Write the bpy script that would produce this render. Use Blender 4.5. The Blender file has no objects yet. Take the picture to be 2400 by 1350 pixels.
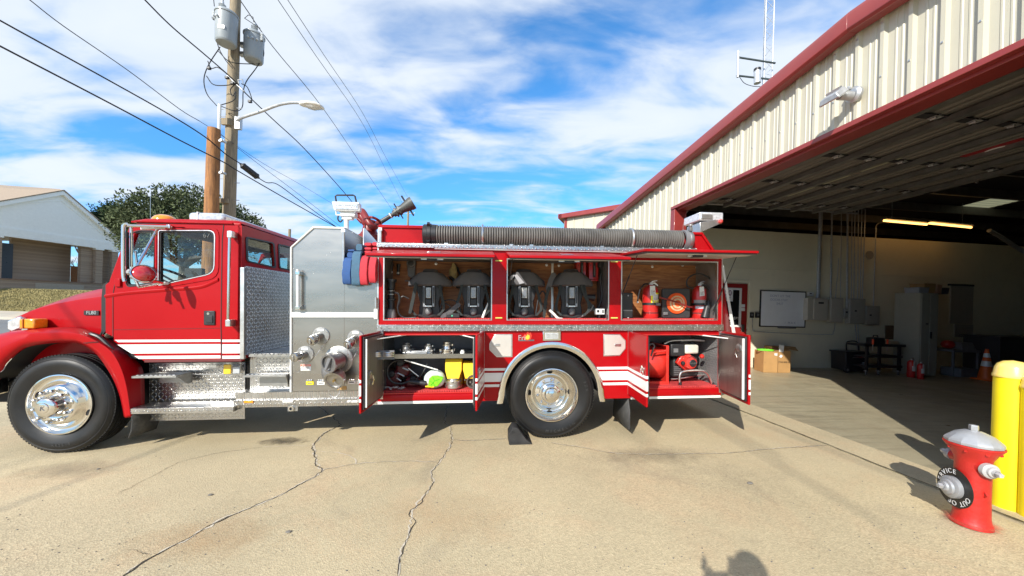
import bpy,bmesh,math,random
from mathutils import Vector,Matrix,geometry,noise
R=math.radians
PI=math.pi
random.seed(7)
sc=bpy.context.scene
COL=sc.collection
# ------------------------------------------------------------------ camera
FPX,U0,V0=840.0,1200.0,714.0          # focal length and horizon, in pixels of the 2400 px wide photograph
ROLL=0.030
CAM_H=1.60
cr,sr=math.cos(ROLL),math.sin(ROLL)
CR,CU,CF=Vector((cr,0,sr)),Vector((-sr,0,cr)),Vector((0,1,0))
CP=Vector((0,0,CAM_H))
cam_data=bpy.data.cameras.new('camera')
cam=bpy.data.objects.new('camera',cam_data)
COL.objects.link(cam)
cam.matrix_world=Matrix(((CR.x,CU.x,-CF.x,CP.x),(CR.y,CU.y,-CF.y,CP.y),(CR.z,CU.z,-CF.z,CP.z),(0,0,0,1)))
cam_data.sensor_width=36
cam_data.lens=36*FPX/2400
cam_data.shift_y=(V0-675)/2400
cam_data.clip_start=0.05
cam_data.clip_end=2000
sc.camera=cam
# ------------------------------------------------------------------ light
SUN_L=Vector((.429,.737,-.515)).normalized()      # the way the light travels
EL=math.asin(-SUN_L.z)
sun_d=bpy.data.lights.new('sun','SUN')
sun_d.energy=4.6
sun_d.angle=R(.53)
sun_d.color=(1.0,.95,.86)
sun=bpy.data.objects.new('sun',sun_d)
sun.rotation_euler=SUN_L.to_track_quat('-Z','Y').to_euler()
sun.location=(-10,-15,12)
COL.objects.link(sun)
W=bpy.data.worlds.new('World')
sc.world=W
W.use_nodes=True
nt=W.node_tree
for n in list(nt.nodes):nt.nodes.remove(n)
def wn(t,**k):
    n=nt.nodes.new(t)
    for a,b in k.items():setattr(n,a,b)
    return n
def wm(op,a,b=None,c=None):
    n=wn('ShaderNodeMath',operation=op)
    for i,x in enumerate((a,b,c)):
        if x is None:continue
        if isinstance(x,(int,float)):n.inputs[i].default_value=x
        else:nt.links.new(x,n.inputs[i])
    return n.outputs[0]
sky=wn('ShaderNodeTexSky',sky_type='NISHITA',sun_disc=False,sun_elevation=EL,
         sun_rotation=math.atan2(-SUN_L.x,-SUN_L.y),altitude=200,air_density=1.0,dust_density=0.0,ozone_density=3.5)
hs=wn('ShaderNodeHueSaturation'); hs.inputs['Saturation'].default_value=1.15; hs.inputs['Value'].default_value=1.75
nt.links.new(sky.outputs[0],hs.inputs['Color'])
tc=wn('ShaderNodeTexCoord')
sep=wn('ShaderNodeSeparateXYZ'); nt.links.new(tc.outputs['Generated'],sep.inputs[0])
zz=wm('ADD',wm('MAXIMUM',sep.outputs[2],0.0),0.16)
px,py=wm('DIVIDE',sep.outputs[0],zz),wm('DIVIDE',sep.outputs[1],zz)
comb=wn('ShaderNodeCombineXYZ'); nt.links.new(px,comb.inputs[0]); nt.links.new(py,comb.inputs[1])
def cloud_noise(scale,rot,sx,sy,detail,dist,rough=.55,off=(0,0,0)):
    mp=wn('ShaderNodeMapping'); mp.inputs['Rotation'].default_value=(0,0,R(rot)); mp.inputs['Scale'].default_value=(sx,sy,1); mp.inputs['Location'].default_value=off
    nt.links.new(comb.outputs[0],mp.inputs[0])
    n=wn('ShaderNodeTexNoise'); n.inputs['Scale'].default_value=scale; n.inputs['Detail'].default_value=detail
    n.inputs['Distortion'].default_value=dist; n.inputs['Roughness'].default_value=rough
    nt.links.new(mp.outputs[0],n.inputs['Vector'])
    return n.outputs[0]
n1=cloud_noise(.62,38,1.0,1.7,5,.5,.5,(6.6,3.1,0))
n2=cloud_noise(2.0,32,1.0,2.0,6,.6,.5,(2.0,5.0,1))
n3=cloud_noise(6.0,30,1.0,2.0,6,.5,.55,(1,9,2))
s_=wm('ADD',wm('MULTIPLY',n1,.52),wm('ADD',wm('MULTIPLY',n2,.40),wm('MULTIPLY',n3,.08)))
mr=wn('ShaderNodeMapRange',interpolation_type='SMOOTHSTEP')
mr.inputs[1].default_value=.385; mr.inputs[2].default_value=.56; mr.inputs[3].default_value=0; mr.inputs[4].default_value=1
low=wn('ShaderNodeMapRange',interpolation_type='SMOOTHSTEP'); low.inputs[1].default_value=.0; low.inputs[2].default_value=.28; low.inputs[3].default_value=.03; low.inputs[4].default_value=0; nt.links.new(sep.outputs[2],low.inputs[0])
nt.links.new(wm('SUBTRACT',s_,low.outputs[0]),mr.inputs[0])
CLOUD_MR=mr
mix=wn('ShaderNodeMix',data_type='RGBA')
nt.links.new(wm('MULTIPLY',mr.outputs[0],.93),mix.inputs[0])
tg=wn('ShaderNodeMapRange',interpolation_type='SMOOTHSTEP'); tg.inputs[1].default_value=-.02; tg.inputs[2].default_value=.45
nt.links.new(sep.outputs[2],tg.inputs[0])
tint=wn('ShaderNodeMix',data_type='RGBA'); nt.links.new(tg.outputs[0],tint.inputs[0]); tint.inputs[6].default_value=(.27,.56,.88,1); tint.inputs[7].default_value=(.60,.92,1.0,1)
tm=wn('ShaderNodeMix',data_type='RGBA',blend_type='MULTIPLY'); tm.inputs[0].default_value=1; nt.links.new(hs.outputs[0],tm.inputs[6]); nt.links.new(tint.outputs[2],tm.inputs[7])
nt.links.new(tm.outputs[2],mix.inputs[6])
cc=wn('ShaderNodeMix',data_type='RGBA')      # thick and thin cloud
nt.links.new(n2,cc.inputs[0]); cc.inputs[6].default_value=(4.6,5.3,6.3,1); cc.inputs[7].default_value=(6.2,6.5,6.8,1)
nt.links.new(cc.outputs[2],mix.inputs[7])
bg=wn('ShaderNodeBackground'); bg.inputs['Strength'].default_value=.11
nt.links.new(mix.outputs[2],bg.inputs[0])
wo=wn('ShaderNodeOutputWorld'); nt.links.new(bg.outputs[0],wo.inputs[0])
sc.view_settings.view_transform='Standard'
sc.view_settings.look='None'
sc.view_settings.exposure=0.55
sc.view_settings.gamma=1
sc.view_settings.use_curve_mapping=False
sc.render.engine='CYCLES'
sc.cycles.max_bounces=8
sc.cycles.transparent_max_bounces=16
# ------------------------------------------------------------------ frames: truck, building, world
def frame(origin,X,Y):
    X=X.normalized(); Z=X.cross(Y).normalized(); Y=Z.cross(X).normalized()
    return Matrix(((X.x,Y.x,Z.x,origin.x),(X.y,Y.y,Z.y,origin.y),(X.z,Y.z,Z.z,origin.z),(0,0,0,1)))
WF=Matrix.Identity(4)
PSI,TAU=R(5.1),.0255
_x=Vector((math.cos(PSI)*math.cos(TAU),math.sin(PSI)*math.cos(TAU),math.sin(TAU)))
_y=Vector((-math.sin(PSI),math.cos(PSI),0))
TF=frame(Vector((0,0,0)),_x,_y)
TF.translation=CP-TF.to_3x3() @ Vector((0,-4.20,1.60))
BETA=R(6.6)
_xb=Vector((math.cos(BETA),math.sin(BETA),0)); _yb=Vector((-math.sin(BETA),math.cos(BETA),0))
BD,BFL=4.5,.115
BF=frame(_xb*BD+Vector((0,0,BFL)),_xb,_yb)
INV={}
def ray(u,v):
    return (CR*((u-U0)/FPX)+CU*((V0-v)/FPX)+CF)
def hit(F,u,v,axis,val):
    """the point where the line of sight through photo pixel u,v meets the plane local[axis] = val of frame F"""
    k=id(F)
    if k not in INV:INV[k]=F.inverted()
    Fi=INV[k]
    o=Fi @ CP; d=Fi.to_3x3() @ ray(u,v)
    t=(val-o[axis])/d[axis]
    return o+d*t
def q(u,v,d=0.0):return hit(TF,u,v,1,d)
def w(u,v,Y):return hit(WF,u,v,1,Y)
def gz(x,y):
    """height of the apron at world x, y"""
    n=TF.to_3x3() @ Vector((0,0,1)); o=TF.translation
    return o.z-(n.x*(x-o.x)+n.y*(y-o.y))/n.z
# ------------------------------------------------------------------ mesh builder
class MB:
    def __init__(s):s.v=[]; s.f=[]; s.m=[]; s.c=0; s.flat=False
    def add(s,vs,fs):
        b=len(s.v); s.v+=[Vector(p) for p in vs]
        for f in fs:s.f.append([b+i for i in f]); s.m.append(s.c)
        return s
    def box(s,x0,x1,y0,y1,z0,z1,M=None):
        vs=[Vector((x,y,z)) for z in (z0,z1) for y in (y0,y1) for x in (x0,x1)]
        if M:vs=[M @ p for p in vs]
        return s.add(vs,[(0,2,3,1),(4,5,7,6),(0,1,5,4),(2,6,7,3),(0,4,6,2),(1,3,7,5)])
    def hexa(s,a,b):
        """two quads a (4 points) and b, joined"""
        return s.add(list(a)+list(b),[(3,2,1,0),(4,5,6,7),(0,1,5,4),(1,2,6,5),(2,3,7,6),(3,0,4,7)])
    def slab(s,pts,n):
        """polygon pts thickened by the vector n"""
        n=Vector(n); k=len(pts)
        vs=[Vector(p) for p in pts]+[Vector(p)+n for p in pts]
        return s.add(vs,[list(range(k))[::-1],list(range(k,2*k))]+[(i,(i+1) % k,k+(i+1) % k,k+i) for i in range(k)])
    def prism(s,poly,a0,a1,axis='y',holes=()):
        """polygon (2D) extruded along an axis; holes are polygons too"""
        def P(p,a):
            return Vector((p[0],a,p[1])) if axis=='y' else Vector((a,p[0],p[1])) if axis=='x' else Vector((p[0],p[1],a))
        loops=[list(poly)]+[list(h) for h in holes]
        flat=[p for l in loops for p in l]
        n=len(flat)
        vs=[P(p,a0) for p in flat]+[P(p,a1) for p in flat]
        if holes:
            tri=geometry.tessellate_polygon([[Vector((p[0],p[1],0)) for p in l] for l in loops])
            fs=[tuple(t) for t in tri]+[tuple(i+n for i in t[::-1]) for t in tri]
        else:
            fs=[list(range(n)),[i+n for i in range(n)][::-1]]
        b=0
        for l in loops:
            k=len(l)
            for i in range(k):
                j=(i+1) % k
                fs.append((b+i,b+i+n,b+j+n,b+j))
            b+=k
        return s.add(vs,fs)
    def loft(s,rows,close_u=False,close_v=False,cap=False):
        m=len(rows); n=len(rows[0]); b=[p for r in rows for p in r]; fs=[]
        for i in range(m if close_u else m-1):
            for j in range(n if close_v else n-1):
                i2,j2=(i+1) % m,(j+1) % n
                fs.append((i*n+j,i*n+j2,i2*n+j2,i2*n+j))
        if cap and close_v:fs+=[list(range(n))[::-1],[(m-1)*n+j for j in range(n)]]
        return s.add(b,fs)
    def tube(s,path,r,n=8,closed=False,cap=True):
        path=[Vector(p) for p in path]; k=len(path); rr=r if isinstance(r,(list,tuple)) else [r]*k
        rows=[]; up=None
        for i,p in enumerate(path):
            a=path[(i-1) % k] if (closed or i) else p; c=path[(i+1) % k] if (closed or i<k-1) else p
            t=(c-a)
            if t.length<1e-9:t=Vector((0,0,1))
            t.normalize()
            if up is None:up=t.orthogonal()
            up=(up-t*up.dot(t))
            if up.length<1e-6:up=t.orthogonal()
            up.normalize(); sd=t.cross(up)
            rows.append([p+(up*math.cos(2*PI*j/n)+sd*math.sin(2*PI*j/n))*rr[i] for j in range(n)])
        return s.loft(rows,close_u=closed,close_v=True,cap=cap and not closed)
    def lathe(s,prof,o=(0,0,0),axis=(0,0,1),n=24,ref=None):
        o=Vector(o); A=Vector(axis).normalized(); e=Vector(ref).normalized() if ref else A.orthogonal().normalized(); g=A.cross(e)
        rows=[[o+A*a+(e*math.cos(2*PI*j/n)+g*math.sin(2*PI*j/n))*max(r,1e-5) for j in range(n)] for r,a in prof]
        return s.loft(rows,close_v=True)
    def cyl(s,a,b,r,n=14,r2=None):
        return s.tube([a,b],[r,r if r2 is None else r2],n)
    def ball(s,o,r,n=12,sx=1,sy=1,sz=1):
        o=Vector(o); rows=[]
        for i in range(n // 2+1):
            th=PI*i/(n // 2)
            rows.append([o+Vector((sx*r*max(math.sin(th),1e-4)*math.cos(2*PI*j/n),sy*r*max(math.sin(th),1e-4)*math.sin(2*PI*j/n),sz*r*math.cos(th))) for j in range(n)])
        return s.loft(rows,close_v=True)
    def mat(s,i):s.c=i; return s
    def xf(s,M):s.v=[M @ p for p in s.v]; return s
    def join(s,o,M=None):
        b=len(s.v); s.v+=[(M @ p if M else p.copy()) for p in o.v]
        for f,m in zip(o.f,o.m):s.f.append([b+i for i in f]); s.m.append(m)
        return s
    def mesh(s,name,mats,off=None,sharp=32):
        me=bpy.data.meshes.new(name)
        vs=[p-off for p in s.v] if off is not None else s.v
        me.from_pydata([tuple(p) for p in vs],[],s.f)
        for m in (mats if isinstance(mats,(list,tuple)) else [mats]):me.materials.append(m)
        if any(s.m):me.polygons.foreach_set('material_index',s.m)
        bm=bmesh.new(); bm.from_mesh(me); bmesh.ops.recalc_face_normals(bm,faces=bm.faces[:]); bm.to_mesh(me); bm.free()
        if sharp:
            me.polygons.foreach_set('use_smooth',[True]*len(me.polygons)); me.set_sharp_from_angle(angle=R(sharp))
        me.update()
        return me
def rounded(pts,r,n=4):
    """polygon with its corners rounded; r is a number or one per corner"""
    out=[]; k=len(pts)
    for i in range(k):
        p=Vector(pts[i][:2]); a=Vector(pts[i-1][:2]); b=Vector(pts[(i+1) % k][:2]); rr=r[i] if isinstance(r,(list,tuple)) else r
        if rr <=0:out.append((p.x,p.y)); continue
        da,db=(a-p),(b-p); ra=min(rr,da.length*.49,db.length*.49)
        p0=p+da.normalized()*ra; p1=p+db.normalized()*ra
        for j in range(n+1):
            t=j/n; c=p0*(1-t) ** 2+p*2*t*(1-t)+p1*t*t; out.append((c.x,c.y))
    return out
def smooth_path(pts,n=6,closed=False):
    """Catmull-Rom through the points"""
    P=[Vector(p) for p in pts]; k=len(P); out=[]
    for i in range(k if closed else k-1):
        p0=P[(i-1) % k] if (closed or i) else P[0]*2-P[1]; p1=P[i]; p2=P[(i+1) % k]
        p3=P[(i+2) % k] if (closed or i+2<k) else P[-1]*2-P[-2]
        for j in range(n):
            t=j/n
            out.append(.5*((2*p1)+(p2-p0)*t+(2*p0-5*p1+4*p2-p3)*t*t+(3*p1-p0-3*p2+p3)*t ** 3))
    if not closed:out.append(P[-1])
    return out
# ------------------------------------------------------------------ things and parts
def props(o,label=None,cat=None,group=None,kind=None):
    if label:o['label']=label
    if cat:o['category']=cat
    if group:o['group']=group
    if kind:o['kind']=kind
    return o
class Thing:
    def __init__(s,name,label,cat,base=(0,0,0),F=WF,group=None,M=None):
        s.base=Vector(base); s.o=bpy.data.objects.new(name,None); s.o.empty_display_size=.1; COL.objects.link(s.o)
        s.o.matrix_world=(F @ Matrix.Translation(s.base)) if M is None else M
        s.off=s.base if M is None else Vector((0,0,0))
        props(s.o,label,cat,group)
    def part(s,name,mb,mat,parent=None,bevel=0,label=None,kind=None,sharp=32,seg=2):
        me=mb.mesh(name,mat,s.off,sharp)
        o=bpy.data.objects.new(name,me); COL.objects.link(o); o.parent=parent or s.o
        if label:o['label']=label
        if kind:o['kind']=kind
        if bevel:bev(o,bevel,seg)
        return o
def bev(o,wd,seg=2):
    m=o.modifiers.new('bevel','BEVEL'); m.width=wd; m.segments=seg; m.limit_method='ANGLE'; m.angle_limit=R(40); m.harden_normals=False
def solo(name,label,cat,mb,mat,base=(0,0,0),F=WF,group=None,bevel=0,kind=None,sharp=32):
    base=Vector(base); me=mb.mesh(name,mat,base,sharp)
    o=bpy.data.objects.new(name,me); COL.objects.link(o); o.matrix_world=F @ Matrix.Translation(base)
    if bevel:bev(o,bevel)
    return props(o,label,cat,group,kind)
def struct(name,mb,mat,F=WF,sharp=32):
    return solo(name,None,None,mb,mat,F=F,kind='structure',sharp=sharp)
def clone(o,M=None,label=None,parent=None):
    c=o.copy(); COL.objects.link(c)
    if parent is not None:c.parent=parent
    if M is not None:c.matrix_world=M
    if label:c['label']=label
    for ch in list(o.children):clone(ch,None,None,c)
    return c
def twin(o,M,name=None):
    """another object over the same mesh, child of the same parent"""
    c=o.copy(); COL.objects.link(c); c.matrix_basis=M
    return c
# ------------------------------------------------------------------ materials
MT={}
def M(name,col,rough=.5,metal=0.0,var=.10,vs=6.0,bump=0.0,bs=60.0,coat=0.0,spec=.5,rv=.12,dirt=0.0,dcol=(.12,.10,.08),ds=3.0,aniso=None,emit=None,coords='Object'):
    if name in MT:return MT[name]
    m=bpy.data.materials.new(name); MT[name]=m; m.use_nodes=True; t=m.node_tree; b=t.nodes['Principled BSDF']; L=t.links.new
    c4=(*col,1)
    b.inputs['Roughness'].default_value=rough; b.inputs['Metallic'].default_value=metal
    b.inputs['Coat Weight'].default_value=coat; b.inputs['Coat Roughness'].default_value=.06
    b.inputs['Specular IOR Level'].default_value=spec
    tcn=t.nodes.new('ShaderNodeTexCoord'); vec=tcn.outputs[coords]
    if aniso:
        mp=t.nodes.new('ShaderNodeMapping'); mp.inputs['Scale'].default_value=aniso; L(vec,mp.inputs[0]); avec=mp.outputs[0]
    else:avec=vec
    n=t.nodes.new('ShaderNodeTexNoise'); n.inputs['Scale'].default_value=vs; n.inputs['Detail'].default_value=6; n.inputs['Roughness'].default_value=.6; L(avec,n.inputs['Vector'])
    mr=t.nodes.new('ShaderNodeMapRange'); L(n.outputs[0],mr.inputs[0]); mr.inputs[1].default_value=.3; mr.inputs[2].default_value=.7; mr.inputs[3].default_value=1-var; mr.inputs[4].default_value=1+var
    mx=t.nodes.new('ShaderNodeMix'); mx.data_type='RGBA'; mx.blend_type='MULTIPLY'; mx.inputs[0].default_value=1; mx.inputs[6].default_value=c4
    L(mr.outputs[0],mx.inputs[7]); out=mx.outputs[2]
    if dirt:
        n2=t.nodes.new('ShaderNodeTexNoise'); n2.inputs['Scale'].default_value=ds; n2.inputs['Detail'].default_value=8; n2.inputs['Roughness'].default_value=.65; L(vec,n2.inputs['Vector'])
        m2=t.nodes.new('ShaderNodeMapRange'); L(n2.outputs[0],m2.inputs[0]); m2.inputs[1].default_value=.52; m2.inputs[2].default_value=.75; m2.inputs[4].default_value=dirt
        x2=t.nodes.new('ShaderNodeMix'); x2.data_type='RGBA'; L(m2.outputs[0],x2.inputs[0]); L(out,x2.inputs[6]); x2.inputs[7].default_value=(*dcol,1); out=x2.outputs[2]
    L(out,b.inputs['Base Color'])
    r2=t.nodes.new('ShaderNodeMapRange'); L(n.outputs[0],r2.inputs[0]); r2.inputs[1].default_value=.3; r2.inputs[2].default_value=.7
    r2.inputs[3].default_value=max(0.02,rough*(1-rv)); r2.inputs[4].default_value=min(1,rough*(1+rv)); L(r2.outputs[0],b.inputs['Roughness'])
    if bump:
        n3=t.nodes.new('ShaderNodeTexNoise'); n3.inputs['Scale'].default_value=bs; n3.inputs['Detail'].default_value=4; L(avec,n3.inputs['Vector'])
        bp=t.nodes.new('ShaderNodeBump'); bp.inputs['Strength'].default_value=bump; bp.inputs['Distance'].default_value=.01; L(n3.outputs[0],bp.inputs['Height']); L(bp.outputs[0],b.inputs['Normal'])
    if emit:
        b.inputs['Emission Color'].default_value=(*emit[0],1); b.inputs['Emission Strength'].default_value=emit[1]
    return m
def nodes_of(m):return m.node_tree,m.node_tree.nodes['Principled BSDF']
RED=M('truck_red_paint',(.35,.002,.005),.36,var=.05,vs=1.5,coat=.14,spec=.16,bump=.02,bs=4)
RED2=M('red_enamel',(.52,.02,.018),.35,var=.10,vs=8,coat=.4)
DKRED=M('dark_red_enamel',(.22,.02,.02),.4,var=.15,vs=8)
WHITE=M('white_stripe',(.78,.78,.76),.35,var=.04,coat=.3)
WPAINT=M('white_paint',(.75,.75,.72),.4,var=.06,dirt=.15)
CHROME=M('chrome',(.74,.72,.68),.13,1.0,var=.05,vs=3,rv=.3)
ALU=M('aluminium',(.66,.65,.63),.33,1.0,var=.10,vs=12,bump=.03)
ALUC=M('cast_aluminium',(.36,.355,.34),.42,.9,var=.15,vs=20,bump=.12,bs=120)
GALV=M('galvanised',(.50,.51,.52),.5,.7,var=.15,vs=14)
BLACK=M('black_plastic',(.018,.018,.02),.45,var=.2,vs=12,bump=.05)
DARK=M('dark_cavity',(.02,.02,.022),.8,var=.3,vs=5)
RUBBER=M('rubber',(.022,.022,.023),.62,var=.25,vs=9,dirt=.35,dcol=(.10,.09,.08),ds=5,bump=.08,bs=90)
TYRE=M('tyre_rubber',(.009,.009,.0095),.46,var=.25,vs=6,dirt=.35,dcol=(.03,.028,.026),ds=3.5,bump=.06,bs=120,spec=.4)
GREYP=M('grey_plastic',(.16,.16,.165),.5,var=.15,vs=10)
WEB=M('webbing',(.025,.03,.03),.85,var=.3,vs=40,bump=.2,bs=200)
CLOTH=M('dark_fabric',(.055,.055,.06),.9,var=.25,vs=14,bump=.25,bs=150)
YEL=M('safety_yellow',(.85,.68,.01),.38,var=.05,vs=4,bump=.04,bs=25,dirt=.08,dcol=(.4,.3,.05))
BRASS=M('brass',(.45,.32,.12),.35,.9)
AMBER=M('amber_lens',(.85,.28,.01),.18,var=.15,vs=40,coat=1)
LENS=M('clear_lens',(.62,.64,.66),.12,.35,var=.3,vs=35,coat=1)
ORANGE=M('orange_plastic',(.80,.14,.015),.5,var=.08)
def brushed(name,col,rough,along,var=.12,dirt=.0,dcol=(.35,.22,.08)):
    return M(name,col,rough,1.0,var=var,vs=1.2,rv=.15,aniso=along,bump=.012,bs=12,dirt=dirt,dcol=dcol,ds=2.2)
STEEL=brushed('brushed_stainless',(.37,.352,.325),.28,(.8,.8,3.5),var=.06)
STEELB=brushed('stainless_door_liner',(.34,.32,.30),.5,(18,18,1),var=.18)
def tread_plate(name,plane,col=(.66,.65,.63),cell=.036,rough=.3,h=.6,stain=0.0):
    if name in MT:return MT[name]
    m=M(name,col,rough,1.0,var=.12,vs=6,dirt=stain,dcol=(.50,.36,.16),ds=2.0)
    t,b=nodes_of(m); L=t.links.new
    def mt(op,a,b2=None):
        n=t.nodes.new('ShaderNodeMath'); n.operation=op
        for i,x in enumerate((a,b2)):
            if x is None:continue
            if isinstance(x,(int,float)):n.inputs[i].default_value=x
            else:L(x,n.inputs[i])
        return n.outputs[0]
    tcn=t.nodes.new('ShaderNodeTexCoord'); sp=t.nodes.new('ShaderNodeSeparateXYZ'); L(tcn.outputs['Object'],sp.inputs[0])
    ax={'xz':(0,2),'yz':(1,2),'xy':(0,1)}[plane]
    # bars at +45 and -45 degrees, alternating cell by cell
    a=mt('DIVIDE',sp.outputs[ax[0]],cell); c=mt('DIVIDE',sp.outputs[ax[1]],cell)
    fa,fc=mt('FLOOR',a),mt('FLOOR',c)
    par=mt('MODULO',mt('ABSOLUTE',mt('ADD',fa,fc)),2.0)
    ga,gc=mt('SUBTRACT',mt('FRACT',a),.5),mt('SUBTRACT',mt('FRACT',c),.5)
    s1,s2=mt('ADD',ga,gc),mt('SUBTRACT',ga,gc)
    inv=mt('SUBTRACT',1.0,par)
    p1=mt('ADD',mt('MULTIPLY',s1,par),mt('MULTIPLY',s2,inv)); p2=mt('ADD',mt('MULTIPLY',s2,par),mt('MULTIPLY',s1,inv))
    e=mt('ADD',mt('POWER',mt('ABSOLUTE',mt('DIVIDE',p1,.78)),2.0),mt('POWER',mt('ABSOLUTE',mt('DIVIDE',p2,.17)),2.0))
    hgt=mt('MAXIMUM',mt('SUBTRACT',1.0,e),0.0)
    src=b.inputs['Base Color'].links[0].from_socket; wr=t.nodes.new('ShaderNodeMapRange'); L(hgt,wr.inputs[0]); wr.inputs[2].default_value=.35; wr.inputs[3].default_value=.72; wr.inputs[4].default_value=1.12
    xm=t.nodes.new('ShaderNodeMix'); xm.data_type='RGBA'; xm.blend_type='MULTIPLY'; xm.inputs[0].default_value=1; L(src,xm.inputs[6]); L(wr.outputs[0],xm.inputs[7]); L(xm.outputs[2],b.inputs['Base Color'])
    bp=t.nodes.new('ShaderNodeBump'); bp.inputs['Strength'].default_value=h; bp.inputs['Distance'].default_value=.012
    L(hgt,bp.inputs['Height']); L(bp.outputs[0],b.inputs['Normal'])
    return m
TP_XZ=tread_plate('tread_plate_side','xz'); TP_YZ=tread_plate('tread_plate_end','yz',(.80,.80,.80),.042,rough=.3,h=1.0)
TP_YZ.node_tree.nodes['Principled BSDF'].inputs['Metallic'].default_value=.8; TP_XY=tread_plate('tread_plate_top','xy',stain=.25)
TP_RAIL=tread_plate('tread_plate_rail','xz',(.70,.69,.67),.042,h=1.0)
def glass(name,tint,fac=.9,rough=.02):
    if name in MT:return MT[name]
    m=bpy.data.materials.new(name); MT[name]=m; m.use_nodes=True; t=m.node_tree
    for n in list(t.nodes):t.nodes.remove(n)
    o=t.nodes.new('ShaderNodeOutputMaterial'); tr=t.nodes.new('ShaderNodeBsdfTransparent'); gl=t.nodes.new('ShaderNodeBsdfGlossy'); lw=t.nodes.new('ShaderNodeLayerWeight'); lw.inputs[0].default_value=.5; pw=t.nodes.new('ShaderNodeMath'); pw.operation='POWER'; pw.inputs[1].default_value=4.5; fr=t.nodes.new('ShaderNodeMath'); fr.operation='MULTIPLY_ADD'; fr.inputs[1].default_value=.85; fr.inputs[2].default_value=.035; t.links.new(lw.outputs['Facing'],pw.inputs[0]); t.links.new(pw.outputs[0],fr.inputs[0]); mx=t.nodes.new('ShaderNodeMixShader')
    tr.inputs[0].default_value=(*tint,1); gl.inputs['Roughness'].default_value=rough; gl.inputs[0].default_value=(fac,fac,fac,1)
    nz=t.nodes.new('ShaderNodeTexNoise'); nz.inputs['Scale'].default_value=1.5; bp=t.nodes.new('ShaderNodeBump'); bp.inputs['Strength'].default_value=.02
    t.links.new(nz.outputs[0],bp.inputs['Height']); t.links.new(bp.outputs[0],gl.inputs['Normal'])
    t.links.new(fr.outputs[0],mx.inputs[0]); t.links.new(tr.outputs[0],mx.inputs[1]); t.links.new(gl.outputs[0],mx.inputs[2]); t.links.new(mx.outputs[0],o.inputs[0])
    return m
GLASS=glass('window_glass',(.91,.95,.93)); GLASSD=glass('dark_window_glass',(.70,.76,.72))
def plywood():
    m=M('plywood',(.34,.135,.045),.55,var=.10,vs=3)
    t,b=nodes_of(m); L=t.links.new
    tcn=t.nodes.new('ShaderNodeTexCoord'); mp=t.nodes.new('ShaderNodeMapping'); mp.inputs['Scale'].default_value=(1.2,1,9)
    L(tcn.outputs['Object'],mp.inputs[0]); n=t.nodes.new('ShaderNodeTexNoise'); n.inputs['Scale'].default_value=2.2; n.inputs['Detail'].default_value=7; n.inputs['Distortion'].default_value=1.4; L(mp.outputs[0],n.inputs['Vector'])
    cr_=t.nodes.new('ShaderNodeValToRGB'); cr_.color_ramp.elements[0].position=.35; cr_.color_ramp.elements[0].color=(.22,.075,.022,1); cr_.color_ramp.elements[1].position=.68; cr_.color_ramp.elements[1].color=(.44,.19,.065,1)
    L(n.outputs[0],cr_.inputs[0]); L(cr_.outputs[0],b.inputs['Base Color'])
    return m
PLY=plywood()
def text_mesh(s,size,extrude=.001,align='CENTER'):
    cu=bpy.data.curves.new('lettering','FONT'); cu.body=s; cu.size=size; cu.extrude=extrude; cu.align_x=align; cu.align_y='CENTER'
    o=bpy.data.objects.new('lettering',cu); COL.objects.link(o); bpy.context.view_layer.update()
    dg=bpy.context.evaluated_depsgraph_get(); me=bpy.data.meshes.new_from_object(o.evaluated_get(dg))
    bpy.data.objects.remove(o); mb=MB(); mb.add([v.co.copy() for v in me.vertices],[list(p.vertices) for p in me.polygons]); bpy.data.meshes.remove(me)
    return mb
def text_on(s,size,o,X,Y,extrude=.001):
    """text mesh at point o, reading along X with its tops towards Y"""
    X=Vector(X).normalized(); Y=Vector(Y); Z=X.cross(Y).normalized(); Y=Z.cross(X)
    Mx=Matrix(((X.x,Y.x,Z.x,o[0]),(X.y,Y.y,Z.y,o[1]),(X.z,Y.z,Z.z,o[2]),(0,0,0,1)))
    return text_mesh(s,size,extrude).xf(Mx)
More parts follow.
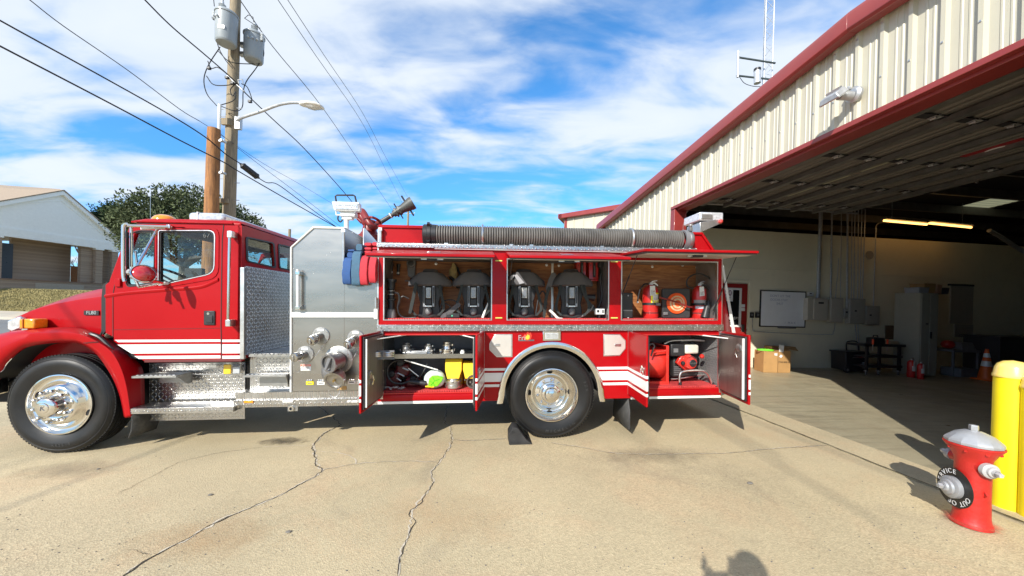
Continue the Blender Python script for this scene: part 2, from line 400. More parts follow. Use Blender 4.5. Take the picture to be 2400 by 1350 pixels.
# ================================================================== ground
def concrete(name,col,speck=.5,patch=.18,stain=.35,scol=(.16,.13,.10),rough=.82,warm=(.50,.34,.20),pscale=.55,tracks=0):
    m=bpy.data.materials.new(name); MT[name]=m; m.use_nodes=True; t=m.node_tree; b=t.nodes['Principled BSDF']; L=t.links.new
    tcn=t.nodes.new('ShaderNodeTexCoord'); v=tcn.outputs['Object']
    def nz(scale,det=6,rg=.6,vec=v,dist=0):
        n=t.nodes.new('ShaderNodeTexNoise'); n.inputs['Scale'].default_value=scale; n.inputs['Detail'].default_value=det; n.inputs['Roughness'].default_value=rg; n.inputs['Distortion'].default_value=dist; L(vec,n.inputs['Vector']); return n.outputs[0]
    def rg_(x,a,b2,c,d):
        n=t.nodes.new('ShaderNodeMapRange'); L(x,n.inputs[0]); n.inputs[1].default_value=a; n.inputs[2].default_value=b2; n.inputs[3].default_value=c; n.inputs[4].default_value=d; return n.outputs[0]
    def mixc(f,a,b2,mode='MIX'):
        n=t.nodes.new('ShaderNodeMix'); n.data_type='RGBA'; n.blend_type=mode
        for i,x in ((0,f),(6,a),(7,b2)):
            if isinstance(x,(int,float)):n.inputs[i].default_value=x
            elif isinstance(x,tuple):n.inputs[i].default_value=(*x,1)
            else:L(x,n.inputs[i])
        return n.outputs[2]
    c=mixc(rg_(nz(pscale,5),.3,.7,0,1),tuple(x*(1-patch) for x in col),tuple(x*(1+patch) for x in col))
    c=mixc(rg_(nz(pscale*1.9,7,.7,dist=.6),.5,.75,0,.55),c,warm)
    c=mixc(rg_(nz(.9,8,.7,dist=1.0),.56,.72,0,stain),c,scol)
    # aggregate: fine pale and dark grains
    vo=t.nodes.new('ShaderNodeTexVoronoi'); vo.inputs['Scale'].default_value=95; L(v,vo.inputs['Vector'])
    sepc=t.nodes.new('ShaderNodeSeparateColor'); L(vo.outputs['Color'],sepc.inputs[0])
    gr=rg_(sepc.outputs[0],.0,1,1-speck*.55,1+speck*.45)
    zone=rg_(nz(.35,4),.35,.65,.25,1)
    c=mixc(zone,c,mixc(1,c,gr,'MULTIPLY'))
    c=mixc(1,c,rg_(nz(240,2),.3,.7,.86,1.14),'MULTIPLY')
    vo2=t.nodes.new('ShaderNodeTexVoronoi'); vo2.inputs['Scale'].default_value=16; vo2.inputs['Randomness'].default_value=1; L(v,vo2.inputs['Vector'])
    c=mixc(rg_(vo2.outputs['Distance'],.03,.09,.75,0),c,tuple(x*.35 for x in col))
    if tracks:
        mp=t.nodes.new('ShaderNodeMapping'); mp.inputs['Rotation'].default_value=(0,0,R(tracks)); mp.inputs['Scale'].default_value=(.5,7,1); L(v,mp.inputs[0])
        c=mixc(rg_(nz(1.2,5,.6,mp.outputs[0]),.5,.75,0,.55),c,tuple(x*.35 for x in col))
    L(c,b.inputs['Base Color'])
    b.inputs['Roughness'].default_value=rough
    if rough<.6:L(rg_(nz(2.0,6),.3,.7,rough*.7,rough*1.4),b.inputs['Roughness'])
    bp=t.nodes.new('ShaderNodeBump'); bp.inputs['Strength'].default_value=.35; bp.inputs['Distance'].default_value=.006
    ad=t.nodes.new('ShaderNodeMath'); ad.operation='ADD'; L(nz(60,6,.7),ad.inputs[0]); L(vo.outputs['Distance'],ad.inputs[1]); L(ad.outputs[0],bp.inputs['Height']); L(bp.outputs[0],b.inputs['Normal'])
    return m
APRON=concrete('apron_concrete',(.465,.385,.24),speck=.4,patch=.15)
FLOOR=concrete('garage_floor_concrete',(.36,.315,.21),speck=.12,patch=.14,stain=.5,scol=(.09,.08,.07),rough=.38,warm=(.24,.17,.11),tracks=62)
WALK=concrete('sidewalk_concrete',(.42,.38,.31),speck=.2)
ASPH=concrete('street_asphalt',(.16,.165,.17),speck=.4,patch=.1,stain=.3,rough=.9,warm=(.2,.19,.17))
BX=-.42          # the joint between the apron slab and the garage slab, in building x
Bi=BF.inverted()
def bw(x,y,z=0):return BF @ Vector((x,y,z))
mb=MB(); rows=[]
for i in range(25):
    yb=-16+29.5*i/24
    row=[]
    for j in range(25):
        xb=BX-(1-j/24) ** 2*60
        p=bw(xb,yb); row.append(Vector((p.x,p.y,gz(p.x,p.y))))
    rows.append(row)
mb.loft(rows)
struct('apron',mb,APRON)
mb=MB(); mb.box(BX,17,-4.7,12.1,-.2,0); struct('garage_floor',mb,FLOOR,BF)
mb=MB(); mb.box(BX+.012,.02,-4.7,12.1,.0,.0035); struct('threshold_strip',mb,APRON,BF)
# street, kerb, sidewalk and lawn beyond the apron: strips that run along world X
prof=[(12.6,None),(14.6,-.32),(18.7,.03)]
mb=MB(); XS=[-90+7*i for i in range(30)]
mb.loft([[Vector((x,y,gz(x,y)-.02 if z is None else z)) for x in XS] for y,z in prof]); struct('street',mb,ASPH)
mb=MB(); mb.loft([[Vector((x,y,z)) for x in XS] for y,z in [(18.7,.02),(18.7,.17),(18.85,.18),(18.86,.17),(19.9,.38),(20.0,.40)]]); struct('sidewalk',mb,WALK)
def hill(x,y):return .40+1.22*max(0,min(1,(y-20)/4.0)) ** .9+.25*max(0,y-30)/30
GRASSM=M('lawn_soil',(.20,.17,.07),.95,var=.35,vs=1.2,dirt=.5,dcol=(.11,.12,.035),ds=.8,bump=.4,bs=30)
mb=MB(); YS=[20,20.5,21,22,23,24,26,30,40,60,110,220,500]
mb.loft([[Vector((x*(1+max(0,y-40)/60),y,hill(x,y))) for x in XS] for y in YS]); struct('lawn',mb,GRASSM)
mb=MB(); mb.loft([[Vector((x,y,-.9)) for x in (-900,900)] for y in (-400,900)]); struct('ground',mb,GRASSM)
# grass blades where the lawn shows
GB=M('grass_blades',(.36,.30,.13),.9,var=.3,vs=2.5)
mb=MB(); rnd=random.Random(3)
for i in range(26000):
    y=20.05+rnd.random() ** 1.3*7; x=-(1.12+rnd.random()*.36)*y
    z=hill(x,y); h=.05+.07*rnd.random(); a=rnd.random()*PI; dx,dy=math.cos(a)*.02,math.sin(a)*.02; l=rnd.uniform(-.04,.04)
    mb.add([(x-dx,y-dy,z),(x+dx,y+dy,z),(x+l,y+l,z+h)],[(0,1,2)])
solo('grass','dry yellowish lawn grass on the bank across the street','grass',mb,GB,kind='stuff',sharp=0)
# ---- cracks in the apron (jagged open grooves, filled ones pale)
CRK=M('crack_dark',(.035,.028,.022),1,var=.3,vs=40); CRKL=M('crack_spalled_edge',(.52,.46,.36),.9,var=.25,vs=60)
def px6(l):return [(x/2,900+y/2) for x,y in l]
def px7(l):return [(1200+x/2,900+y/2) for x,y in l]
def ribbon(pts,wd,mat,name,z=.004,jag=.016,sub=7,seed=1):
    rn=random.Random(seed); P=[hit(TF,u,v,2,z) for u,v in pts]; line=[]
    for a,b in zip(P,P[1:]):
        k=max(3,int((b-a).length/.028))
        for i in range(k):
            t=i/k; p=a.lerp(b,t); n=Vector((-(b-a).y,(b-a).x,0)).normalized()
            s=(noise.noise(p*9+Vector((seed,0,0)))*1.6+rn.uniform(-1,1)*.55)*jag
            line.append(p+n*s)
    line.append(P[-1]); mb=MB(); A,B_=[],[]
    for i,p in enumerate(line):
        d=(line[min(i+1,len(line)-1)]-line[max(i-1,0)]); n=Vector((-d.y,d.x,0)).normalized()
        wv=wd*(.35+1.1*abs(noise.noise(p*3+Vector((0,seed,3))))+.5*rn.random() ** 2)
        if i in (0,len(line)-1):wv=.0005
        A.append(p+n*wv); B_.append(p-n*wv)
    mb.loft([A,B_]); struct(name,mb,mat,TF,sharp=0)
crA=px6([(560,915),(640,850),(740,800),(850,735),(960,680),(1070,620),(1180,575),(1290,530),(1400,475),(1490,425),(1510,405),(1485,380),(1480,345),(1465,290),(1490,260),(1520,230),(1600,190),(1530,130),(1480,95)])
crB=px6([(1868,905),(1870,830),(1880,780),(1910,720),(1935,650),(1925,600),(1960,560),(2000,510),(2030,460),(2020,410),(2060,365),(2105,300),(2120,260),(2110,200),(2080,180),(2100,100)])
ribbon(crA,.0055,CRK,'crack',seed=2); ribbon(crB,.0036,CRK,'crack',seed=5)
ribbon(crA,.010,CRKL,'crack_edge',z=.0025,seed=11,jag=.02); ribbon(crB,.007,CRKL,'crack_edge',z=.0025,seed=12,jag=.018)
for k,(l,wd,mt_) in enumerate([
    (px6([(1500,405),(1650,375),(1780,365),(1900,360),(2050,365)]),.0055,CRKL),
    (px6([(1480,315),(1590,320),(1650,340),(1670,375)]),.006,CRKL),
    (px6([(1230,295),(1340,290),(1450,290)]),.006,CRKL),(px6([(560,510),(830,370),(1000,325),(1230,295)]),.0025,CRK),
    (px6([(2120,262),(2200,265),(2280,260),(2400,255),(2520,262)]),.007,CRKL),
    (px7([(180,275),(320,295),(450,320),(640,330),(850,325),(1000,325),(1250,300),(1500,285),(1590,290)]),.007,CRKL),
    (px7([(180,275),(320,295),(450,320),(640,330),(850,325),(1000,325),(1250,300),(1500,285),(1590,290)]),.0022,CRK),
    (px6([(2120,262),(2200,265),(2280,260),(2400,255)]),.002,CRK),(px6([(1500,405),(1650,375),(1780,365),(1900,360),(2050,365)]),.0016,CRK),
    (px6([(600,775),(660,790),(700,800)]),.0025,CRK)]):
    ribbon(l,wd,mt_,'crack',z=.003+.0007*k,seed=20+k,jag=.012)
# the open joint along the garage slab
P=[bw(BX,y) for y in [1.0+.25*i for i in range(44)]]
pts=[]
mb=MB(); A,B_=[],[]
for i in range(340):
    y=1.0+i*.033; x=BX+.012*noise.noise(Vector((y*4,3,1)))-.004
    wv=.005+.007*abs(noise.noise(Vector((y*7,8,1))))
    A.append(Vector((x-wv,y,.0060))); B_.append(Vector((x+wv,y,.0060)))
mb.loft([A,B_]); struct('slab_joint',mb,CRK,BF,sharp=0)
# oil stains and tyre marks lie in thin films on the apron
def stain(u,v,r,col,am,sx=1.6):
    p=TF @ hit(TF,u,v,2,.0); m=M('stain_%d' % u,col,.8,var=.2,vs=8); t,b=nodes_of(m); L=t.links.new
    tcn=t.nodes.new('ShaderNodeTexCoord'); mp=t.nodes.new('ShaderNodeMapping'); mp.inputs['Scale'].default_value=(1/sx,1,1); L(tcn.outputs['Object'],mp.inputs[0])
    ln=t.nodes.new('ShaderNodeVectorMath'); ln.operation='LENGTH'; L(mp.outputs[0],ln.inputs[0]); nz=t.nodes.new('ShaderNodeTexNoise'); nz.inputs['Scale'].default_value=2.2/r; nz.inputs['Detail'].default_value=7; L(tcn.outputs['Object'],nz.inputs['Vector'])
    a=t.nodes.new('ShaderNodeMapRange'); L(ln.outputs['Value'],a.inputs[0]); a.inputs[1].default_value=0; a.inputs[2].default_value=r; a.inputs[3].default_value=1; a.inputs[4].default_value=-.45
    s=t.nodes.new('ShaderNodeMath'); s.operation='ADD'; s.use_clamp=True; L(a.outputs[0],s.inputs[0]); n2=t.nodes.new('ShaderNodeMath'); n2.operation='MULTIPLY_ADD'; n2.inputs[1].default_value=1.6; n2.inputs[2].default_value=-.8; L(nz.outputs[0],n2.inputs[0]); L(n2.outputs[0],s.inputs[1])
    k=t.nodes.new('ShaderNodeMath'); k.operation='MULTIPLY'; k.inputs[1].default_value=am; L(s.outputs[0],k.inputs[0]); L(k.outputs[0],b.inputs['Alpha'])
    mb=MB(); q_=Vector(hit(TF,u,v,2,.0)); mb.prism([(q_.x+r*sx*math.cos(x),q_.y+r*math.sin(x)) for x in [2*PI*j/24 for j in range(24)]],.0016+u*2e-7,.0017+u*2e-7,'z')
    solo('stain',None,None,mb,m,base=q_,F=TF,kind='structure',sharp=0)
for a_ in ((663,1034,.20,(.10,.085,.06),.42,2.2),(382,1022,.25,(.12,.10,.07),.2,2.5),(480,1262,.42,(.50,.27,.11),.11,1.8),(160,1100,.35,(.16,.14,.11),.15,2.0),(1520,1068,.35,(.17,.15,.11),.14,3.2),(1040,1210,.6,(.55,.33,.16),.08,1.6)):stain(*a_)
# a few pebbles and chips
PEB=M('pebble',(.16,.145,.125),.8,var=.4,vs=3)
rn=random.Random(9)
mb=MB()
for u,v,s in [(1758,1134,.022),(493,1161,.016),(676,1248,.016),(230,1100,.012)]:
    p=hit(TF,u,v,2,.0); mb.ball((p.x,p.y,s*.3),s,8,1.3,.9,.5)
for i in range(340):
    u,v=rn.uniform(0,2300),1010+330*rn.random() ** .7
    p=hit(TF,u,v,2,0); s=rn.uniform(.0018,.0055)
    if (BF.inverted() @ (TF @ p)).x>BX:continue
    mb.ball((p.x,p.y,s*.3),s,6,rn.uniform(.8,1.5),1,.6)
solo('loose_grit','scattered grit and small dark chips on the concrete apron','grit',mb,PEB,F=TF,kind='stuff')
# ================================================================== garage building
CREAM=M('cream_metal_siding',(.50,.475,.375),.42,var=.04,vs=2,coat=.15,dirt=.12,dcol=(.36,.33,.25),ds=1.2)
REDT=M('red_trim',(.25,.032,.028),.42,var=.08,vs=3,coat=.3,dirt=.2,dcol=(.22,.06,.05))
INW=M('interior_wall_paint',(.76,.70,.52),.8,var=.06,vs=1.5,dirt=.2,dcol=(.34,.30,.23),bump=.05,bs=40)
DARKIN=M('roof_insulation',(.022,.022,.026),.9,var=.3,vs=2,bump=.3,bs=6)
DOORM=M('overhead_door_panel',(.17,.16,.14),.5,.2,var=.12,vs=3)
STRUT=M('door_strut',(.20,.20,.19),.5,.5,var=.2)
JN,JF,HD=2.30,7.52,3.70        # door opening: near jamb, far jamb, head height
RID,YE,YN=3.75,11.92,-4.4
EAVE,RIDH=4.34,4.34+(11.92-3.75)*.078
def roofz(y):return RIDH-abs(y-RID)*.078
garage=Thing('garage','cream ribbed metal fire station garage with red trim and a wide open overhead door','building',(0,RID,0),BF)
RP=.262
def rib_x(y):
    t=((y-.06)/RP) % 1.0*RP
    if t<.018:return -.034*(t/.018)
    if t<.055:return -.034
    if t<.075:return -.034*(1-(t-.055)/.020)
    for c in (.125,.185):
        if abs(t-c)<.012:return -.006
    return 0
def siding(y0,y1,z0f,z1f):
    ys=[y0]
    k=math.floor((y0-.06)/RP)-1
    while True:
        b=.06+k*RP; k+=1
        if b>y1:break
        for t in (0,.018,.055,.075,.112,.118,.132,.138,.172,.178,.192,.198):
            if y0+1e-4<b+t<y1-1e-4:ys.append(b+t)
    ys.append(y1); mb=MB(); f,g=[],[]
    for y in ys:f.append(Vector((rib_x(y)-.004,y,z0f))); g.append(Vector((rib_x(y)-.004,y,z1f(y))))
    mb.loft([f,g]); f2=[Vector((.03,p.y,p.z)) for p in f]; g2=[Vector((.03,p.y,p.z)) for p in g]; mb.loft([f2,g2]); mb.loft([g,g2]); mb.loft([f,f2])
    return mb
y=YN; k=0
PW=RP*3
cuts=[YN]
while cuts[-1]<YE-.01:
    nx=cuts[-1]+PW
    for s in (JN-.08,JF+.08,YE):
        if cuts[-1]+1e-3<s<nx:nx=s; break
    cuts.append(min(nx,YE))
for a,b in zip(cuts,cuts[1:]):
    over=a >=JN-.081 and b <=JF+.081
    garage.part('wall_panel',siding(a+.001,b-.001,HD+.055 if over else -.02,lambda y:roofz(y)-.03),CREAM,sharp=20)
# screws down the ribs
mb=MB()
for zr in (4.15,4.75):
    yy=.06+.036-20*RP
    while yy<YE:
        if YN<yy<YE and zr<roofz(yy)-.2:mb.box(-.046,-.038,yy-.008,yy+.008,zr-.008,zr+.008)
        yy+=RP
garage.part('screws',mb,ALU,kind='stuff')
# other walls (solid outside skin), inner faces dark
mb=MB(); mb.box(.0,17,YE,YE+.15,-.1,EAVE-.02); garage.part('side_wall',mb,CREAM)
mb=MB(); mb.box(.0,17,YN-.15,YN,-.1,roofz(YN)-.03); garage.part('side_wall',mb,CREAM)
mb=MB(); mb.prism([(YN,-.1),(YE,-.1),(YE,roofz(YE)),(RID,roofz(RID)),(YN,roofz(YN))],17,17.15,'x'); garage.part('back_wall',mb,CREAM)
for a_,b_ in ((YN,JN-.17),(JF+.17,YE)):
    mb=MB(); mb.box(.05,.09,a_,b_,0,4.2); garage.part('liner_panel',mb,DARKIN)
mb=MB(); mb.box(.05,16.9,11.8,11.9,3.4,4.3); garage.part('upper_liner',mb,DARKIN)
# roof with openings where the skylights are
SKY=[(7.9,9.1,7.2,9.6),(3.2,4.4,10.0,11.6),(11.3,12.5,4.9,7.2)]
SKY=[(9.0,10.0,7.9,8.7),(10.6,11.6,6.9,7.7)]
mb=MB(); xs=sorted({-.03,17.2} | {a for s in SKY for a in s[:2]}); ys=sorted({YN-.2,YE+.2,RID} | {a for s in SKY for a in s[2:]})
for x0,x1 in zip(xs,xs[1:]):
    for y0,y1 in zip(ys,ys[1:]):
        if any(s[0] <=x0<s[1] and s[2] <=y0<s[3] for s in SKY):continue
        a=[Vector((x,y,roofz(y))) for x,y in ((x0,y0),(x1,y0),(x1,y1),(x0,y1))]; mb.hexa(a,[p+Vector((0,0,.07)) for p in a])
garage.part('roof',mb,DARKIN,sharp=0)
SKL=bpy.data.materials.new('skylight_sheet'); SKL.use_nodes=True; t_=SKL.node_tree; tr_=t_.nodes.new('ShaderNodeBsdfTranslucent'); tr_.inputs[0].default_value=(.16,.15,.085,1)
t_.links.new(tr_.outputs[0],t_.nodes['Material Output'].inputs[0])
for x0,x1,y0,y1 in SKY:
    mb=MB(); n=12; mb.loft([[Vector((x,y0+(y1-y0)*i/n,roofz(y0+(y1-y0)*i/n)+.02+.012*(i % 2))) for i in range(n+1)] for x in (x0,x1)]); garage.part('skylight',mb,SKL,sharp=0)
# purlins under the roof
for i in range(9):
    yy=3.2+i*1.05; mb=MB(); mb.box(.1,16.9,yy-.03,yy+.03,roofz(yy)-.24,roofz(yy)-.03); garage.part('purlin',mb,STRUT)
# red rake trim: face, soffit lip
def rake(y0,y1,nm='rake_trim'):
    mb=MB(); z0,z1=roofz(y0),roofz(y1)
    pr=[(-.20,-.13),(-.20,.02),(-.17,.08),(-.02,.09),(-.02,-.06),(-.05,-.07),(-.05,-.16),(-.17,-.16)]
    mb.loft([[Vector((x,y0,z0+z)) for x,z in pr],[Vector((x,y1,z1+z)) for x,z in pr]],close_v=True,cap=True); garage.part(nm,mb,REDT,bevel=.006)
rake(YN-.25,RID); rake(RID,YE+.25)
mb=MB(); mb.box(-.055,0,YE-.10,YE+.16,-.02,EAVE-.1); garage.part('corner_trim',mb,REDT,bevel=.005)
# opening trim: jambs and head
mb=MB(); mb.box(-.05,.24,JF,JF+.16,0,HD+.02); garage.part('jamb_trim',mb,REDT,bevel=.006)
mb=MB(); mb.box(-.05,.24,JN-.16,JN,0,HD+.02); garage.part('jamb_trim',mb,REDT,bevel=.006)
mb=MB(); mb.box(-.055,.02,JN-.16,JF+.16,HD+.035,HD+.10); mb.box(.02,.26,JN-.16,JF+.16,HD+.0,HD+.05); garage.part('head_trim',mb,REDT,bevel=.006)
# interior block wall
YW=8.80
mb=MB(); mb.box(.06,16.9,YW,YW+.2,0,3.66)
garage.part('interior_wall',mb,INW)
mb=MB(); mb.box(.06,16.9,YW-.010,YW-.001,2.62,2.64); mb.box(.06,16.9,YW-.022,YW-.001,.86,.985); mb.box(.06,16.9,YW-.012,YW-.001,0,.11); garage.part('wall_batten',mb,INW,bevel=.002)
# --- the overhead door, rolled up flat under the roof
odoor=Thing('overhead_door','ribbed sectional garage door rolled up flat inside above the opening','garage door',(2,(JN+JF)/2,HD),BF)
ND=7; SW=.56
WINP=M('door_window_pane',(.42,.40,.27),.4,var=.12,vs=6)  # opaque pale beige stands in for daylight coming through the panes
for i in range(ND):
    x0=.42+i*SW; z0=HD+.22; mb=MB(); pr=[]
    for a,h in ((0,0),(.02,-.02),(.08,-.02),(.10,0),(.16,0),(.18,-.02),(.24,-.02),(.26,0),(.30,0),(.32,-.02),(.38,-.02),(.40,0),(.46,0),(.48,-.02),(.53,-.02),(.55,0)):pr.append((x0+a,z0+h))
    mb.loft([[Vector((x,yy,z)) for x,z in pr] for yy in (JN+.02,JF-.02)]); mb.loft([[Vector((x,yy,z0+.05)) for x in (x0,x0+.55)] for yy in (JN+.02,JF-.02)])
    sec=odoor.part('door_section',mb,DOORM,sharp=20)
    mb=MB(); mb.box(x0+.12,x0+.16,JN+.02,JF-.02,z0-.095,z0-.022); mb.box(x0+.10,x0+.18,JN+.02,JF-.02,z0-.1,z0-.092); odoor.part('strut',mb,STRUT,parent=sec)
    for j in range(5):
        yy=JN+.25+j*1.15; mb=MB(); mb.box(x0-.06,x0+.05,yy-.045,yy+.045,z0-.04,z0-.021); mb.cyl((x0-.03,yy-.03,z0-.05),(x0-.03,yy+.03,z0-.05),.012,8); odoor.part('hinge',mb,GALV,parent=sec)
    for j in range(5):
        yy=JN+.25+j*1.15; mb=MB(); mb.box(x0+.02,x0+.53,yy-.05,yy+.05,z0-.034,z0-.0205); odoor.part('stile',mb,DARKIN,parent=sec)
    if i==2:
        for yy in (JF-1.75,JF-2.5,JF-1.1):
            mb=MB(); mb.box(x0+.2,x0+.42,yy-.28,yy+.28,z0-.030,z0-.0207); odoor.part('window',mb,WINP,parent=sec)
SIGNR=M('red_sign',(.35,.012,.02),.5,var=.05)
sgn=MB(); sgn.box(2.68,3.02,3.95,4.55,HD+.19,HD+.197); odoor.part('red_sticker',sgn,SIGNR)
mb=MB(); mb.tube([(2.85+.09*math.cos(a),4.25+.13*math.sin(a),HD+.188) for a in [2*PI*i/16 for i in range(16)]],.012,6,closed=True); odoor.part('ring_mark',mb,WPAINT)
for yy in (JN-.02,JF+.02):
    mb=MB(); mb.tube([(.16,yy,.1),(.16,yy,HD-.35),(.22,yy,HD-.05),(.42,yy,HD+.17),(.7,yy,HD+.2),(4.6,yy,HD+.2)],.022,6); odoor.part('track',mb,GALV)
for xx in (1.5,4.4):
    for yy in (JN-.02,5.4,JF+.02):
        mb=MB(); mb.box(xx-.015,xx+.015,yy-.015,yy+.015,HD+.2,roofz(yy)); odoor.part('hanger',mb,GALV)
# wing of the station farther back
wing=Thing('rear_wing','cream wing of the fire station behind, with red eave trim, seen over the suction hose','building',w(1380,700,17),WF)
c0,c1=w(1318,700,17.5),w(1470,700,15.4)
c0.z=c1.z=0; dirw=(c1-c0).normalized(); nrm=Vector((dirw.y,-dirw.x,0)); L_=(c1-c0).length+3
zt=w(1318,512,17.5).z
k=int(L_/.52)+1
for i in range(k):
    a=c0+dirw*(i*.52); b=a+dirw*.515; mb=MB(); A0=[a,b,b-nrm*.3,a-nrm*.3]
    mb.hexa([p+Vector((0,0,-.2)) for p in A0],[p+Vector((0,0,zt)) for p in A0])
    mb.box(-.02,.02,-.03,.0,-.2,zt,Matrix.Translation(a) @ Matrix(((dirw.x,-nrm.x,0,0),(dirw.y,-nrm.y,0,0),(0,0,1,0),(0,0,0,1)))); wing.part('wall_panel',mb,CREAM)
mb=MB(); a=c0-dirw*.25; b=c0+dirw*L_
A0=[a+nrm*.22,b+nrm*.22,b-nrm*.1,a-nrm*.1]
mb.hexa([p+Vector((0,0,zt-.02)) for p in A0],[p+Vector((0,0,zt+.20)) for p in A0]); wing.part('eave_trim',mb,REDT,bevel=.02)
mb=MB(); a=c0-dirw*.02; mb.slab([a+nrm*.03,a+nrm*.03+dirw*.16,a+nrm*.03+dirw*.16+Vector((0,0,zt)),a+nrm*.03+Vector((0,0,zt))],-nrm*.05); wing.part('corner_trim',mb,REDT)
mb=MB(); a=c0-dirw*.25+Vector((0,0,zt)); b=a-nrm*5.5-dirw*.9-Vector((0,0,1.0)); a=a+nrm*.22
mb.hexa([a,a+Vector((0,0,.20)),a+dirw*.2+Vector((0,0,.20)),a+dirw*.2],[b,b+Vector((0,0,.20)),b+dirw*.2+Vector((0,0,.20)),b+dirw*.2]); wing.part('rake_trim',mb,REDT)
mb=MB(); e=c0-nrm*5.5-dirw*.6
mb.hexa([c0-nrm*.3,e,e+dirw*.2,c0-nrm*.3+dirw*.2],[p+Vector((0,0,h)) for p,h in ((c0-nrm*.3,zt),(e,zt-1),(e+dirw*.2,zt-1),(c0-nrm*.3+dirw*.2,zt))]); wing.part('side_wall',mb,CREAM)
# ================================================================== church-like house across the street
BRICK=M('tan_brick',(.30,.215,.15),.85,var=.22,vs=30,bump=.2,bs=90)
def add_brick_pattern(m,plane):
    t,b=nodes_of(m); L=t.links.new
    tcn=t.nodes.new('ShaderNodeTexCoord'); sp=t.nodes.new('ShaderNodeSeparateXYZ'); L(tcn.outputs['Object'],sp.inputs[0]); cb=t.nodes.new('ShaderNodeCombineXYZ')
    L(sp.outputs[plane[0]],cb.inputs[0]); L(sp.outputs[plane[1]],cb.inputs[1])
    br=t.nodes.new('ShaderNodeTexBrick'); br.inputs['Scale'].default_value=1; br.inputs['Brick Width'].default_value=.22; br.inputs['Row Height'].default_value=.075; br.inputs['Mortar Size'].default_value=.01
    br.inputs['Color1'].default_value=(.42,.29,.19,1); br.inputs['Color2'].default_value=(.28,.18,.115,1); br.inputs['Mortar'].default_value=(.36,.33,.28,1)
    L(cb.outputs[0],br.inputs['Vector']); L(br.outputs[0],b.inputs['Base Color'])
add_brick_pattern(BRICK,(1,2))
FASC=M('white_fascia',(.95,.95,.90),.6,var=.04); SHING=M('tan_shingles',(.33,.255,.185),.95,var=.25,vs=18,bump=.3,bs=40,aniso=(1,1,6))
CFENCE=M('cedar_board',(.38,.15,.05),.8,var=.2,vs=8)
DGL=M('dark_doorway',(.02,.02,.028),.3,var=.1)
Pa,Pb=Vector((-34.3,24.0,0)),Vector((-33.9,30.9,0))
hd=(Pb-Pa).normalized(); hn=Vector((hd.y,-hd.x,0))          # towards the street
HF=frame(Pa,hd,-hn)                                               # x along the facade, y into the house
def hp(u,v,d=0.0):p=hit(HF,u,v,1,d); return (p.x,p.z)
house=Thing('brick_house','tan brick building with a big white gable and brown shingle roof across the street','building',(3,2,1.6),HF)
ap,el,er=hp(143,447),hp(-170,540),hp(286,578)
fl=hp(0,652)[1]
def fa(u,v):return hp(u,v)
zb=fa(0,552)[1]; zt_=fa(0,531)[1]
xr_=fa(283,585)[0]; xl_=-2.9
mb=MB(); mb.prism([(xl_,zb),(xr_,zb),(xr_,zt_),(xl_,zt_)],-.06,.25); house.part('fascia_beam',mb,FASC)
mb=MB(); mb.prism([(xl_,zt_+.003),(xr_,zt_+.003),(xr_,zt_+.1),(ap[0],ap[1]-.1),(xl_,zt_+.1)],.0,.2); house.part('gable',mb,FASC)
for a,b,nm in ((ap,(xr_+.15,zt_+.12),'rake_board'),(ap,(xl_-.2,zt_+.06),'rake_board')):
    mb=MB(); d=Vector((b[0]-a[0],0,b[1]-a[1])); mb.hexa([Vector((a[0],-.22,a[1]-.30)),Vector((a[0],-.22,a[1])),Vector((a[0],.1,a[1])),Vector((a[0],.1,a[1]-.30))],[Vector((b[0],-.22,b[1]-.30)),Vector((b[0],-.22,b[1])),Vector((b[0],.1,b[1])),Vector((b[0],.1,b[1]-.30))]); house.part(nm,mb,FASC)
    mb=MB(); mb.hexa([Vector((a[0],-.27,a[1]+.002)),Vector((b[0],-.27,b[1]+.002)),Vector((b[0],16,b[1]+.002)),Vector((a[0],16,a[1]+.002))],[Vector((a[0],-.27,a[1]+.08)),Vector((b[0],-.27,b[1]+.08)),Vector((b[0],16,b[1]+.08)),Vector((a[0],16,a[1]+.08))]); house.part('roof',mb,SHING)
A_,B_=Vector((ap[0],0,ap[1]+.05)),Vector((xl_-.2,0,zt_+.10))
Hi=HF.inverted(); C_,D_=Hi @ w(-420,405,31),Hi @ w(141,443,34)
mb=MB(); mb.slab([A_,B_,C_,D_],(0,.1,-.12)); house.part('main_roof',mb,SHING)
for s in (.35,):      # inner moulding line of the gable
    mb=MB(); mb.tube([(xl_+1,-.01,zt_+.75),(ap[0],-.01,ap[1]-.75),(xr_-1.0,-.01,zt_+.35)],.025,4); house.part('moulding',mb,FASC)
mb=MB(); mb.box(xl_,xr_,.25,6,zb+.3,zb+.35); house.part('porch_ceiling',mb,FASC)
xw=fa(70,600)[0]
mb=MB(); xq=hp(166,600,1.6)[0]; mb.prism([(xw+.1,fl),(xq,fl),(xq,zb+.3),(xw+.1,zb+.3)],1.6,1.8); house.part('wall',mb,BRICK)
for ua,ub in ((189,238),(239,275)):
    yd_=.25 if ub<240 else .6; x0,x1=hp(ua,620,yd_)[0],hp(ub,620,yd_)[0]; mb=MB(); mb.prism([(x0,fl),(x1,fl),(x1,zb),(x0,zb)],.25 if ub<240 else .6,.5 if ub<240 else .8); house.part('wall',mb,BRICK)
for ua,ub in ((224,240),(262,276),(-8,3)):
    x0,x1=fa(ua,620)[0],fa(ub,620)[0]; mb=MB(); mb.box(x0,x1,-.02,.24,fl,zb-.12); c=house.part('column',mb,BRICK); mb=MB(); mb.box(x0-.05,x1+.05,-.07,.29,zb-.12,zb-.004); house.part('capital',mb,FASC,parent=c)
x0,x1=fa(3,600)[0]-1.2,xw
mb=MB(); mb.box(x0,x1,1.3,1.5,fl,zb-.35); house.part('door',mb,DGL)
